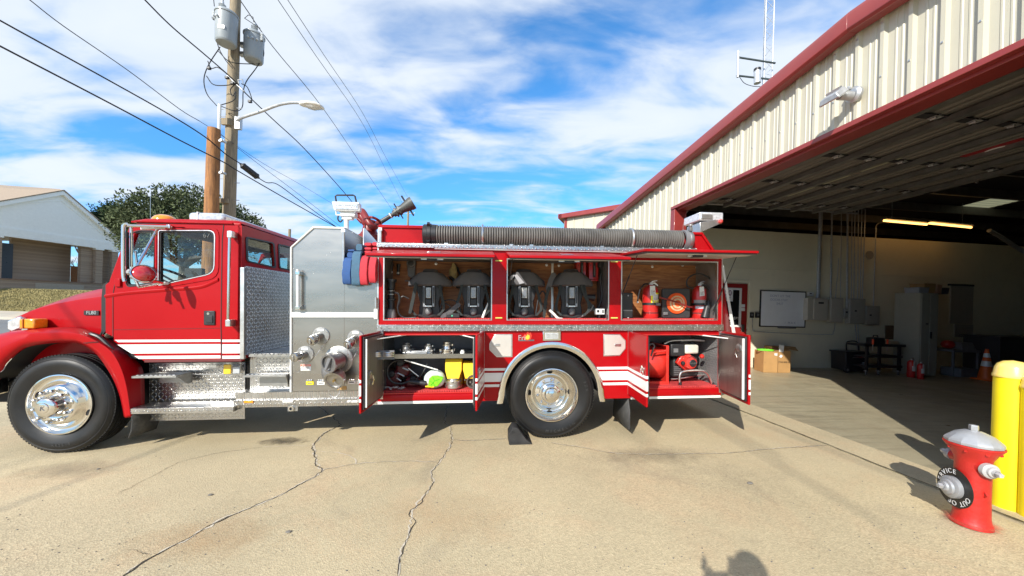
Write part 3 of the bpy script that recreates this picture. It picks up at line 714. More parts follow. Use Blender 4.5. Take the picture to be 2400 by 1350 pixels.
mb=MB(); mb.box(xl_,xw,5.5,6,fl,zb+.3); o_=house.part('wall',mb,DGL)
# low brick front wall with its cap and inset panel
zw=fl; zg=1.30
mb=MB(); mb.box(xl_,xr_+4,-.35,-.05,zg,zw-.07); house.part('low_wall',mb,BRICK)
mb=MB(); mb.box(xl_,xr_+4,-.40,1.6,zw-.07,zw); house.part('wall_cap',mb,M('brick_cap',(.24,.15,.10),.8,var=.2))
pa,pb=fa(72,665),fa(187,665); mb=MB(); mb.box(pa[0],pb[0],-.37,-.352,fl-.75,fl-.22); house.part('wall_plaque',mb,M('pale_stone',(.40,.33,.25),.8,var=.15,vs=20))
# cedar gate seen through the porch
gp=Thing('cedar_gate','small orange cedar fence gate seen through the porch of the brick building','gate',(fa(177,650)[0],3,fl),HF)
xa,xb=hp(166,640,3.0)[0],hp(188,640,3.0)[0]
for i in range(6):
    s=(xb-xa)/6; mb=MB(); mb.box(xa+i*s,xa+(i+.93)*s,3.0,3.03,fl-.3,hp(177,624,3.0)[1]); gp.part('board',mb,CFENCE)
struct('porch_floor',MB().box(-6,9,1.61,9,fl-.5,fl-.01),M('porch_floor',(.2,.15,.11),.9),HF)
# ================================================================== trees
LEAF=M('oak_leaves',(.085,.105,.045),.75,var=.55,vs=1.1,spec=.3); LEAF2=M('cedar_leaves',(.045,.075,.03),.8,var=.5,vs=1.4,spec=.2)
BARK=M('bark',(.10,.085,.07),.9,var=.3,vs=8,bump=.5,bs=20); TWIG=M('bare_twigs',(.22,.18,.16),.9,var=.2)
def crown(blobs,n,leaf,seed,spray=7):
    rn=random.Random(seed); mb=MB(); tot=sum(b[1] ** 2 for b in blobs)
    for c,r,sq in blobs:
        for k in range(int(n*r*r/tot/spray)):
            d=Vector((rn.gauss(0,1),rn.gauss(0,1),rn.gauss(0,1))).normalized(); rr=r*(1-.55*rn.random() ** 2.0)*(1+.38*noise.noise(d*3.1+Vector(c)))
            p=Vector(c)+Vector((d.x,d.y,d.z*sq))*rr; out=(d+Vector((0,0,.3))).normalized()
            for j in range(spray):
                o=p+Vector((rn.uniform(-1,1),rn.uniform(-1,1),rn.uniform(-1,1)))*leaf*2.0; a=(out+Vector((rn.uniform(-1,1),rn.uniform(-1,1),rn.uniform(-1,1)))*1.1).normalized(); b=a.orthogonal().normalized(); b.rotate(Matrix.Rotation(rn.random()*6.3,3,a))
                s=leaf*rn.uniform(.6,1.3); mb.add([o-b*s*.45,o+a*s,o+b*s*.45,o-a*s*.8],[(0,1,2),(0,2,3)])
    return mb
def limbs(base,tips,r0,fork,seed=0):
    rn=random.Random(seed); mb=MB(); base=Vector(base); fork=Vector(fork)
    mb.tube([base,base.lerp(fork,.5)+Vector((.08,0,0)),fork],[r0*1.25,r0,r0*.85],9)
    for t in tips:
        t=Vector(t); m1=fork.lerp(t,.4)+Vector((rn.uniform(-.4,.4),rn.uniform(-.4,.4),.3)); mb.tube([fork,m1,t],[r0*.55,r0*.35,r0*.08],6)
        for k in range(3):
            s=m1.lerp(t,rn.random()*.7); e=s+Vector((rn.uniform(-1,1),rn.uniform(-1,1),rn.uniform(-.2,1)))*1.4; mb.tube([s,e],[r0*.18,r0*.04],4)
    return mb
def blob(u,v,Y,rpx,sq=.85):p=w(u,v,Y); return ((p.x,p.y,p.z),rpx*Y/FPX,sq)
oak=Thing('oak_tree','broad dark green live oak behind the fire truck cab and the utility poles','tree',(w(425,640,27).x,27,1.7),WF)
oak.part('crown',crown([blob(385,500,27,68),blob(345,505,26,55),blob(455,490,27.5,60),blob(310,525,27,45),blob(505,515,27,55),blob(555,525,28,45),blob(400,545,26,60),blob(470,555,27,62),blob(545,560,27,50),blob(330,560,27,45),blob(590,530,28,22)],33000,.12,4),LEAF,sharp=0)
f_=w(425,625,27)
oak.part('trunk',limbs((f_.x,27,1.4),[w(u,v,27+dy) for u,v,dy in ((330,560,0),(375,530,-1.5),(420,500,1),(480,520,.5),(540,550,0),(500,600,-2),(370,600,1.4),(455,610,-1))],.34,(f_.x+.2,27,f_.z),3),BARK)
ced=Thing('cedar_tree','smaller dark evergreen at the left of the oak, right behind the white gable','tree',(w(262,640,33).x,33,1.7),WF)
ced.part('crown',crown([blob(262,530,33,38,1.1),blob(245,555,33,35),blob(285,520,33,28,1.2),blob(262,495,33,18,1.3),blob(232,510,33,14)],15000,.12,9),LEAF2,sharp=0)
ced.part('trunk',limbs((w(262,640,33).x,33,1.4),[w(u,v,33) for u,v in ((262,500),(240,530),(285,520))],.2,w(262,600,33),4),BARK)
def bare_tree(name,label,u,vtop,Y,hpx,seed,depth=6,spread=.5,group='bare winter trees behind'):
    rn=random.Random(seed); mb=MB(); b=w(u,690,Y); b.z=1.4; top=w(u,vtop,Y).z; h=top-b.z
    def grow(p,d,l,r,k):
        e=p+d*l; mb.tube([p,p.lerp(e,.5)+Vector((rn.uniform(-1,1),rn.uniform(-1,1),0))*l*.06,e],[r,r*.8,r*.6],3 if k<4 else 5,cap=False)
        if k==0:return
        for i in range(3 if k>1 else 4):
            nd=(d+Vector((rn.uniform(-1,1),rn.uniform(-1,1),rn.uniform(-.35,.7)))*spread*1.3).normalized(); grow(p.lerp(e,rn.uniform(.55,1)),nd,l*rn.uniform(.6,.82),r*.55,k-1)
    grow(b,Vector((0,0,1)),h*.34,h*.022,depth-1)
    T=Thing(name,label,'tree',b,WF,group); T.part('branches',mb,TWIG,sharp=0)
bare_tree('bare_tree','pale leafless tree left of the evergreen above the white gable',212,470,45,60,5,spread=.55)
bare_tree('bare_tree','leafless tree low over the cab roof left of the pump panel',655,527,36,60,8,spread=.6)
bare_tree('bare_tree','small leafless tree behind the top left corner of the pump panel',705,540,40,60,13,spread=.6)
bare_tree('bare_tree','leafless tree seen through the porch of the brick building',178,585,52,60,21,depth=5)
# ================================================================== utility poles and what hangs on them
PG=M('grey_pole_wood',(.27,.215,.14),.85,var=.35,vs=7,bump=.35,bs=25,aniso=(6,6,.5),dirt=.4,dcol=(.15,.13,.09),ds=5)
PB=M('brown_pole_wood',(.30,.135,.048),.85,var=.5,vs=5,bump=.4,bs=25,aniso=(6,6,.5),dirt=.5,dcol=(.14,.06,.025),ds=6)
XG=GREYT=M('transformer_paint',(.30,.33,.345),.45,var=.06,vs=5,coat=.2,dirt=.15,dcol=(.3,.3,.28))
CER=M('porcelain',(.50,.53,.55),.25,var=.08); CBL=M('cable_black',(.012,.012,.013),.6,var=.1); CGR=M('wire_grey',(.10,.10,.11),.6,.3)
YP=9.0
pb_=w(537,500,YP); ptp=w(555,0,YP)
pole=Thing('utility_pole','tall grey weathered utility pole carrying two transformers and a street lamp','utility pole',(pb_.x,YP,gz(pb_.x,YP)),WF)
mb=MB(); zt2=11.2; bx=pb_.x; rA,rB=.158,.102
ring=[]
for i in range(25):
    t=i/24; z=-.4+(zt2+.4)*t; r=rA+(rB-rA)*t
    ring.append([Vector((bx+math.cos(a)*r*(1+.02*noise.noise(Vector((a,z,0)))),YP+math.sin(a)*r,z)) for a in [2*PI*j/18 for j in range(18)]])
mb.loft(ring,close_v=True,cap=True); pole.part('trunk',mb,PG)
for i,(u,v) in enumerate([(567,302),(527,258),(522,274),(560,255),(552,470),(524,470),(565,430),(528,420)]):
    p=w(u,v,YP); sg=1 if p.x>bx else -1; mb=MB(); mb.cyl((bx+sg*.13,YP-.03,p.z),(bx+sg*.27,YP-.03,p.z),.008,6); pole.part('climbing_step',mb,GALV)
for v0,v1,sd in ((285,300,-1),(470,480,-1)):
    a,b=w(540,v0,YP),w(540,v1,YP); mb=MB(); mb.box(bx-.12,bx+.10,YP-.185,YP-.12,b.z,a.z); pole.part('band',mb,PG)
# brown stub pole
Y2=8.55; p2=w(499,302,Y2); p2b=w(496,490,Y2)
stub=Thing('wooden_pole','short orange-brown timber pole with bark scars, left of the tall grey pole','utility pole',(p2b.x,Y2,gz(p2b.x,Y2)),WF)
mb=MB(); ring=[]
for i in range(30):
    t=i/29; z=-.5+(p2.z+.5)*t; r=.182+(.128-.182)*t
    ring.append([Vector((p2b.x+math.cos(a)*r*(1+.05*noise.noise(Vector((math.cos(a)*2,math.sin(a)*2,z*2.2)))),Y2+math.sin(a)*r,z)) for a in [2*PI*j/20 for j in range(20)]])
mb.loft(ring,close_v=True,cap=True); stub.part('trunk',mb,PB)
mb=MB(); a=w(515,245,Y2+.1); b=w(513,302,Y2+.1); mb.cyl(b-Vector((0,0,1.2)),a,.035,10); stub.part('riser_pipe',mb,WPAINT)
for v in (330,405):
    a=w(516,v,Y2-.1); mb=MB(); mb.box(a.x-.02,a.x+.10,Y2-.12,Y2-.06,a.z-.02,a.z+.02); mb.cyl((a.x+.06,Y2-.16,a.z),(a.x+.06,Y2-.02,a.z),.03,8); stub.part('cable_clamp',mb,GALV)
def transformer(u0,u1,v0,v1,Y,label,side):
    uc=(u0+u1)/2; a=w(uc,v0,Y); b=w(uc,v1,Y); r=(u1-u0)/2*Y/FPX*.97; x=w(uc,(v0+v1)/2,Y).x
    T=Thing('transformer',label,'transformer',(x,Y,b.z),WF,'transformers on the grey utility pole')
    mb=MB(); mb.lathe([(0,b.z-.01),(r*.86,b.z-.01),(r*.93,b.z+.015),(r*.96,b.z+.03),(r,a.z-.1),(r,a.z-.02)],(x,Y,0),n=28); T.part('tank',mb,XG)
    mb=MB(); mb.lathe([(r*1.0,a.z-.05),(r*1.07,a.z-.045),(r*1.07,a.z-.015),(r*.9,a.z+.03),(r*.4,a.z+.06),(0,a.z+.065)],(x,Y,0),n=28); T.part('lid',mb,XG)
    bx_=x+(-.05 if side<0 else .02)
    mb=MB(); mb.lathe([(.05,a.z+.03),(.05,a.z+.08),(.075,a.z+.09),(.045,a.z+.11),(.075,a.z+.13),(.045,a.z+.15),(.075,a.z+.17),(.04,a.z+.19),(.03,a.z+.26),(0,a.z+.27)],(bx_+side*.02,Y-.05,0),n=14); T.part('bushing',mb,CER)
    mb=MB(); mb.tube([(bx_,Y-.05,a.z+.27),(bx_-.03,Y-.05,a.z+.42),(bx_-.14,Y-.06,a.z+.46),(bx_-.22,Y-.08,a.z+.36),(x-side*-r*.98,Y-.1,a.z+.1)],.009,6); T.part('jumper',mb,CBL)
    mb=MB(); mb.lathe([(.03,-.14),(.045,-.10),(.03,-.08),(.045,-.05),(.03,-.02),(.045,.02),(.02,.06)],(x+side*r*1.12,Y-.06,a.z-.05),n=12); T.part('arrester',mb,CER)
    for k in range(3):
        an=-PI/2+side*.5+(k-1)*.38; cx,cy=x+math.cos(an)*r,Y+math.sin(an)*r; mb=MB(); mb.cyl((cx,cy,a.z-.22),(cx+math.cos(an)*.05,cy+math.sin(an)*.05,a.z-.22),.022,8); T.part('terminal',mb,CER)
    mb=MB(); mb.box(min(x,bx),max(x,bx),Y-.03,Y+.10,a.z-.28,a.z-.2); mb.box(min(x,bx),max(x,bx),Y-.03,Y+.10,b.z+.15,b.z+.22); T.part('bracket',mb,GALV)
    return T,x,a.z,b.z,r
T1=transformer(508,553,33,103,8.62,'left hand grey pole transformer, higher up and partly in front of the pole',-1)
T1[0].part('number_plate',MB().slab([(T1[1]-.10+i*.0,8.62-T1[4]-.004,T1[2]-.52+z) for i,z in ()] or [(T1[1]-.02,8.62-T1[4]-.006,T1[2]-.50),(T1[1]+.12,8.62-T1[4]*.9-.006,T1[2]-.50),(T1[1]+.12,8.62-T1[4]*.9-.006,T1[2]-.42),(T1[1]-.02,8.62-T1[4]-.006,T1[2]-.42)],(0,.01,0)),WHITE)
T2=transformer(574,616,82,143,9.15,'right hand grey pole transformer, lower and clear of the pole',1)
# street lamp on its arm
lamp=Thing('street_lamp','street lamp with a flat pale head on a long curved arm off the grey pole','street lamp',w(553,283,8.9),WF)
path=smooth_path([w(u,v,8.85-i*.12) for i,(u,v) in enumerate([(555,283),(570,275),(610,262),(650,247),(680,241),(707,241)])],5)
mb=MB(); mb.tube(path,.032,10); lamp.part('arm',mb,GALV)
hx0,hx1=w(703,243,8.2),w(758,256,8.2)
mb=MB(); L0=hx1.x-hx0.x
def sec(t,wd,up,dn):p=hx0.lerp(Vector((hx1.x,hx1.y,hx0.z-.06)),t); return [p+Vector((0,math.cos(a)*wd,(math.sin(a)*(up if math.sin(a)>0 else dn)))) for a in [2*PI*j/14 for j in range(14)]]
mb.loft([sec(0,.04,.04,.04),sec(.1,.09,.055,.05),sec(.4,.15,.06,.05),sec(.75,.16,.05,.05),sec(.95,.11,.03,.04),sec(1.0,.04,.01,.02)],close_v=True,cap=True); lh=lamp.part('head',mb,WPAINT)
mb=MB(); mb.loft([sec(.35,.10,.0,.085),sec(.6,.12,.0,.10),sec(.92,.08,.0,.06)],close_v=True,cap=True); lamp.part('lens',mb,LENS,parent=lh)
mb=MB(); a=w(560,283,8.85); mb.box(a.x-.09,a.x+.03,8.83,8.93,a.z-.2,a.z+.1); lamp.part('arm_bracket',mb,GALV)
# wires
def wire(pts,Ya,Yb,r,name,label,mat=CBL,cat='cable',wob=0,ua=None,ub=None):
    ua=pts[0][0] if ua is None else ua; ub=pts[-1][0] if ub is None else ub; P=[]
    for u,v in pts:
        t=(u-ua)/((ub-ua) or 1); Yv=1/((1-t)/Ya+t/Yb); P.append(w(u,v,Yv))
    P=smooth_path(P,5)
    if pts[0][0] <=80 or pts[0][1] <=8:P.insert(0,P[0]+(P[0]-P[1]).normalized()*22)
    if pts[-1][1] >=470 and Yb<30:P.append(P[-1]+(P[-1]-P[-2]).normalized()*25+Vector((0,0,.5)))
    mb=MB(); mb.tube(P,r,6,cap=False)
    return solo(name,label,cat,mb,mat,base=P[len(P) // 2])
wire([(-60,12),(0,48),(240,180),(400,270),(482,322),(530,362),(566,385)],5.2,8.7,.013,'overhead_cable','thick black upper cable running in from the left to the splice case')
wire([(604,416),(625,428),(650,432),(700,468),(760,512),(800,540)],9.1,13.5,.011,'overhead_cable','black cable leaving the splice case down to the pump panel')
wire([(-60,76),(0,108),(250,238),(420,328),(520,378),(560,402),(660,460),(780,528),(800,540)],5.0,13,.014,'overhead_cable','lowest thick black cable crossing both poles',ua=-60,ub=800)
wire([(70,0),(150,62),(300,165),(420,255),(468,284)],6.0,8.6,.008,'overhead_wire','thin black wire from the top left ending at a dead end clamp')
wire([(468,284),(520,318),(600,380),(700,455),(790,525)],8.6,13,.006,'overhead_wire','thin grey messenger wire between the pole and the pump panel',CGR)
wire([(515,312),(545,335),(620,385),(700,430),(780,478)],8.5,14,.005,'overhead_wire','thin wire falling right from the top of the brown pole',CGR)
wire([(330,-10),(400,60),(480,128),(545,185),(575,218),(640,280),(710,345),(790,432),(835,485),(880,540)],6.6,16,.013,'overhead_cable','twisted black cable from the top left past the grey pole down to the work lights')
wire([(568,8),(640,110),(760,258),(860,405),(925,500)],9.5,40,.012,'overhead_wire','leftmost of three thin distant power lines',CGR)
wire([(645,-10),(740,130),(850,290),(905,400),(945,480)],12,48,.012,'overhead_wire','middle one of three thin distant power lines',CGR)
wire([(668,-10),(760,130),(850,265),(905,370),(960,470)],12.5,50,.012,'overhead_wire','rightmost of three thin distant power lines',CGR)
spl=Thing('splice_case','black oval splice case hanging on the overhead cable right of the grey pole','splice case',w(585,401,8.9),WF)
a,b=w(566,386,8.8),w(605,416,9.1); mb=MB(); d=(b-a); mb.tube([a-d*.1,a,a+d*.05,a+d*.95,b,b+d*.08],[.015,.04,.075,.075,.04,.015],12); spl.part('case',mb,BLACK)
for t in (.1,.9):
    mb=MB(); p=a+d*t; mb.tube([p-d*.02,p+d*.02],.082,12); spl.part('clamp_ring',mb,BLACK)
# jumpers round the pole
JP=[[(508,40),(506,75),(512,110),(528,140),(545,160)],[(516,110),(490,150),(478,185),(485,220),(508,248)],[(484,178),(500,198),(530,200),(553,195)],[(614,100),(618,130),(600,160),(578,190),(570,215),(568,250),(552,260),(515,248)],[(512,120),(540,145),(590,150),(610,148)],[(553,195),(540,210),(545,225),(552,215),(548,235),(515,247)],[(487,143),(495,160),(510,158),(530,172),(550,192)],[(566,196),(580,205),(590,232),(585,238)]]
for i,l in enumerate(JP):
    P=smooth_path([w(u,v,8.72+(.5 if u>560 else 0)) for u,v in l],5); mb=MB(); mb.tube(P,.011,6)
    pole.part('jumper_cable',mb,CBL)
for u,v in [(586,238),(545,195),(490,160),(532,182)]:
    p=w(u,v,8.7); mb=MB(); mb.box(p.x-.04,p.x+.04,p.y-.03,p.y+.03,p.z-.03,p.z+.03,None); pole.part('connector',mb,BLACK,bevel=.01)
mb=MB(); a,b=w(533,178,8.75),w(572,214,8.75); mb.cyl(a,b,.022,8); pole.part('service_rack',mb,GALV)
mb=MB(); P=[w(u,v,8.75) for u,v in ((560,196),(558,187),(568,186),(570,195))]; mb.tube(P,.012,6); pole.part('hook',mb,GALV)
# far pole and a stub by the panel
def small_pole(label,u,v,Y,r,arms=None):
    a=w(u,v,Y); T=Thing('utility_pole',label,'utility pole',(a.x,Y,1.4),WF); mb=MB(); mb.cyl((a.x,Y,0),a,r,10); T.part('trunk',mb,PG)
    if arms:
        for s in (-1,1):
            mb=MB(); mb.tube([(a.x,Y,a.z-arms*.55),(a.x+s*arms*.5,Y,a.z-arms*.5),(a.x+s*arms*.9,Y,a.z-arms*.45)],.04,5); mb.cyl((a.x+s*arms*.9,Y,a.z-arms*.45),(a.x+s*arms*.9,Y,a.z-arms*.35),.08,6); T.part('insulator_arm',mb,GALV)
small_pole('distant utility pole with two insulators, just left of the suction hose',957,492,60,.17,1.2)
small_pole('short brown pole end poking up behind the cab roof',679,537,34,.12)
# lattice mast behind the garage
YM=14.5; mc=w(1795,190,YM); TOPZ=w(1797,-60,YM).z
MASTM=M('mast_white',(.55,.57,.60),.4,.4,var=.1)
mast=Thing('radio_mast','white lattice radio mast standing behind the garage roof','radio mast',(mc.x,YM,.2),WF)
ctr=[Vector((mc.x+.20*math.cos(a),YM+.20*math.sin(a),0)) for a in (R(215),R(325),R(90))]
for c in ctr:
    mb=MB(); mb.cyl(c+Vector((0,0,.1)),c+Vector((0,0,TOPZ)),.022,8); mast.part('leg',mb,MASTM)
mb=MB(); z=.3; k=0
while z<TOPZ-.3:
    for i in range(3):
        a,b=ctr[i],ctr[(i+1) % 3]
        if k % 2:a,b=b,a
        mb.tube([a+Vector((0,0,z)),b+Vector((0,0,z+.3))],.009,4,cap=False)
    z+=.3; k+=1
mast.part('lacing',mb,MASTM,kind='stuff')
ant=Thing('side_antenna','grey two-arm side bracket with a small antenna on the mast','antenna',w(1790,180,YM-.3),WF)
ANM=M('antenna_grey',(.10,.12,.12),.5,.5)
for a,b,r in (((1728,134),(1817,148),.035),((1726,177),(1806,186),.035)):
    mb=MB(); mb.cyl(w(*a,YM-.35),w(*b,YM-.35),r,8); ant.part('cross_arm',mb,ANM)
mb=MB(); mb.cyl(w(1729,181,YM-.4),w(1730,120,YM-.4),.045,8); ant.part('element',mb,MASTM)
mb=MB(); a,b=w(1775,195,YM-.4),w(1775,167,YM-.4); mb.cyl(a,b,.12,14); ant.part('horn',mb,MASTM)
mb=MB(); mb.cyl(b,b+Vector((0,0,.1)),.125,14); ant.part('horn_cap',mb,BLACK)
mb=MB(); mb.tube(smooth_path([w(u,v,YM-.4) for u,v in ((1733,180),(1745,195),(1765,202),(1783,203))],4),.012,5); ant.part('cable',mb,CBL)
# ================================================================== the fire truck (truck frame: x rearwards, y away from the camera, z up; y = 0 is the near side)
TW=2.42                      # width of the body
def xz(pts,d=0.0):return [(q(u,v,d).x,q(u,v,d).z) for u,v in pts]
def qx(u,v=760,d=0.0):return q(u,v,d).x
def qz(v,u=1290,d=0.0):return q(u,v,d).z
def rect(u0,v0,u1,v1,d=0.0):
    um,vm=(u0+u1)/2,(v0+v1)/2
    return qx(u0,vm,d),qz(v1,um,d),qx(u1,vm,d),qz(v0,um,d)      # x0, z0, x1, z1
def bq(mb,u0,v0,u1,v1,d0,d1,at=None):
    """box whose near face (at depth at, default d0) fills the pixel rectangle"""
    x0,z0,x1,z1=rect(u0,v0,u1,v1,d0 if at is None else at)
    return mb.box(x0,x1,d0,d1,z0,z1)
truck=Thing('fire_truck','red fire engine with white stripes, stainless pump panel and all its compartment doors open','fire truck',(0,1.2,0),TF)
tp=truck.part
# ---------------- levels shared by the body
ZB=qz(937); ZT=qz(584)                       # body underside and top
U3=[(898,1153),(1187,1427),(1455,1682)]
zu0,zu1=qz(751),qz(607)                      # upper openings
zl0,zl1=qz(922,1000),qz(783,1000)
zr0,zr1=qz(911,1600),qz(783,1600)
BX0,BX1=qx(886),qx(1691)
WCX,WCZ=q(1293,927).x,.52                   # rear wheel centre
AR=.590
arch=[(WCX+AR*math.cos(a),max(WCZ+AR*math.sin(a),ZB)) for a in [PI*(1-i/24) for i in range(25)]]
arch=[(WCX-AR,ZB)]+arch[1:-1]+[(WCX+AR,ZB)]
outer=[(BX0,ZB)]+arch+[(BX1,ZB),(BX1,ZT),(BX0,ZT)]
def hole(x0,x1,z0,z1):return [(x0,z0),(x0,z1),(x1,z1),(x1,z0)]
hs_=[hole(qx(a),qx(b),zu0,zu1) for a,b in U3]
LX0,LX1=qx(894,850),qx(1131,850)
RX0,RX1=qx(1476,850),qx(1688,850)
hs_+=[hole(LX0,LX1,zl0,zl1),hole(RX0,RX1,zr0,zr1)]
mb=MB(); mb.prism(outer,0,.03,'y',hs_); tp('body_side',mb,RED,bevel=.004,sharp=25)
mb=MB(); mb.box(BX0,BX1,TW-.03,TW,ZB,ZT); tp('body_side',mb,RED)
mb=MB(); mb.box(BX0,BX1,.03,TW-.03,ZT-.02,ZT-.001); tp('body_top',mb,ALU)
mb=MB(); mb.box(BX1-.010,BX1-.001,.03,TW-.03,ZB,ZT-.02); tp('rear_panel',mb,RED)
mb=MB(); mb.box(BX0+.001,BX0+.03,.03,TW-.03,ZB,ZT-.02); tp('front_panel',mb,STEEL)
# liners of the compartments
LIN=M('compartment_liner',(.17,.17,.175),.55,.4,var=.25,vs=7); LINL=M('compartment_liner_light',(.36,.36,.35),.45,.7,var=.2,vs=7)
REDMAT=M('red_floor_mat',(.55,.05,.05),.7,var=.2,vs=30,bump=.3)
def liner(x0,x1,z0,z1,dep,back,side,nm,lip=True):
    mb=MB(); mb.box(x0-.02,x1+.02,dep,dep+.015,z0-.02,z1+.02); tp('back_lining',mb,back)
    mb=MB(); mb.box(x0-.016,x0-.001,.031,dep-.001,z0,z1); tp('side_lining',mb,side)
    mb=MB(); mb.box(x1+.001,x1+.004,.031,dep-.001,z0,z1); tp('side_lining',mb,side)
    mb=MB(); mb.box(x0,x1,.031,dep-.001,z1+.001,z1+.012); tp('ceiling_lining',mb,side)
    mb=MB(); mb.box(x0,x1,.031,dep-.001,z0-.016,z0-.001); tp('shelf_floor',mb,side)
    if lip:
        mb=MB(); mb.box(x0+.01,x1-.01,.05,dep-.01,z0+.012,z0+.022)
        n=int((x1-x0-.03)/.028)
        for i in range(n):
            xx=x0+.014+i*.028; mb.box(xx,xx+.019,.038,.055,z0,z0+.022)
        tp('floor_mat',mb,REDMAT)
DU=.46
for i,(a,b) in enumerate(U3):liner(qx(a),qx(b),zu0,zu1,DU,PLY,LIN if i<2 else LINL,'u')
liner(LX0,LX1,zl0,zl1,.62,LIN,LIN,'l'); 
TPD=tread_plate('tread_plate_dark','yz',(.30,.30,.30),.03,rough=.6)
TPD.node_tree.nodes['Principled BSDF'].inputs['Metallic'].default_value=.4
liner(RX0,RX1,zr0,zr1,.62,LIN,TPD,'r')
# bolts on the plywood and a joint strip
for u,v in ((1022,618),(1281,621),(1310,622),(1529,625),(1633,627),(1600,622)):
    p=q(u,v,DU-.004); mb=MB(); mb.lathe([(0,0),(.018,0),(.018,.004),(.008,.006),(0,.006)],(p.x,DU-.001,p.z),(0,-1,0),12); tp('washer',mb,ALU)
mb=MB(); bq(mb,1292,608,1297,748,DU-.012,DU-.001); tp('joint_strip',mb,ALU)
mb=MB(); bq(mb,1653,612,1660,748,DU-.03,DU-.001); tp('joint_strip',mb,GALV)
mb=MB(); bq(mb,1458,609,1680,615,DU-.03,DU-.001); tp('joint_strip',mb,ALU)
# aluminium edge frames around the openings
for (x0,x1,z0,z1) in [(qx(a),qx(b),zu0,zu1) for a,b in U3]+[(LX0,LX1,zl0,zl1),(RX0,RX1,zr0,zr1)]:
    mb=MB(); e=.012; o=hole(x0+.0005,x1-.0005,z0+.0005,z1-.0005); h=hole(x0+e,x1-e,z0+e*.7,z1-e)
    mb.prism(o,-.004,.030,'y',[h]); tp('opening_frame',mb,ALU if z0>1 else RED2)
# rub rail, drip rail, sill trims
x0,z0,x1,z1=rect(885,760.5,1692,776)
mb=MB(); mb.prism([(0,z0),(-.035,z0+.006),(-.035,z1-.010),(-.028,z1),(0,z1)],BX0-.004,BX1+.006,'x'); tp('rub_rail',mb,TP_RAIL,bevel=.002)
z0,z1=qz(588),qz(576.5)
mb=MB(); mb.prism([(.0,z0),(-.045,z0+.004),(-.045,z1-.012),(-.03,z1+.002),(.10,z1+.004),(.10,z0)],BX0-.006,qx(1628),'x'); tp('drip_rail',mb,TP_RAIL,bevel=.002)
for ua,ub,v in ((886,1122,939),(1478,1688,928)):
    mb=MB(); x0,x1=qx(ua,930),qx(ub,930); mb.box(x0,x1,-.012,.0,ZB-.012,ZB+.018); tp('sill_trim',mb,WPAINT,bevel=.003)
mb=MB(); mb.prism([(.0,ZB+.02),(-.016,ZB+.024),(-.02,ZB+.05),(-.012,zl0-.012),(0,zl0-.006)],LX0,LX1-.08,'x'); tp('sill',mb,RED,bevel=.002)
mb=MB(); mb.prism([(.0,ZB+.02),(-.016,ZB+.024),(-.02,ZB+.05),(-.012,zr0-.012),(0,zr0-.006)],RX0,RX1,'x'); tp('sill',mb,RED,bevel=.002)
mb=MB(); mb.box(BX0-.008,BX0+.006,-.006,.0,zu0-.1,zu1+.1); tp('corner_bead',mb,ALU)
mb=MB(); mb.box(BX1-.004,BX1+.006,-.006,.02,ZB,ZT-.02); tp('corner_bead',mb,ALU)
# arch trim, inner wheel well
def arc_strip(r0,r1,y0,y1,legs=0.0,n=28):
    rows=[]
    for r,yy in ((r0,y1),(r0,y0),((r0+r1)/2,y0-.014),(r1,y0),(r1,y1)):
        rows.append([Vector((WCX+r*math.cos(a),yy,WCZ+r*math.sin(a))) for a in [PI-PI*i/n for i in range(n+1)]])
        rows[-1]=[Vector((WCX-r-(.02 if legs else 0),yy,ZB-legs))]+rows[-1]+[Vector((WCX+r+(.02 if legs else 0),yy,ZB-legs))]
    return MB().loft(rows)
tp('arch_trim',arc_strip(.565,.632,-.012,.01,.03),CHROME,sharp=50)
mb=MB(); mb.loft([[Vector((WCX+.60*math.cos(a),yy,WCZ+.60*math.sin(a))) for a in [PI*i/20 for i in range(21)]] for yy in (.03,.75)]); mb.box(WCX-.62,WCX+.62,.75,.78,ZB,WCZ+.62); tp('wheel_well',mb,DARK)
# white stripes on the body
def stripe(u0,u1,v0,v1,mat=WHITE,d=-.0025,nm='stripe',cutl=None):
    x0,x1=qx(u0,880),qx(u1,880); za,zb2=qz(v1,(u0+u1)/2),qz(v0,(u0+u1)/2)
    if cutl: # slanted left edge following the arch
        pts=[(cutl(za),za),(x1,za),(x1,zb2),(cutl(zb2),zb2)]
    else:pts=[(x0,za),(x1,za),(x1,zb2),(x0,zb2)]
    mb=MB(); mb.prism(pts,d,-.0004); tp(nm,mb,mat)
ra=lambda z:WCX+math.sqrt(max(0,.634 ** 2-(z-WCZ) ** 2))
la=lambda z:WCX-math.sqrt(max(0,.634 ** 2-(z-WCZ) ** 2))
for v0,v1 in ((863,869),(874,895),(901,907)):
    za,zb2=qz(v1,1150),qz(v0,1150); mb=MB(); mb.prism([(LX1+.004,za),(la(za),za),(la(zb2),zb2),(LX1+.004,zb2)],-.0025,-.0004); tp('stripe',mb,WHITE)
    mb=MB(); mb.prism([(ra(za),za),(RX0-.004,za),(RX0-.004,zb2),(ra(zb2),zb2)],-.0025,-.0004); tp('stripe',mb,WHITE)
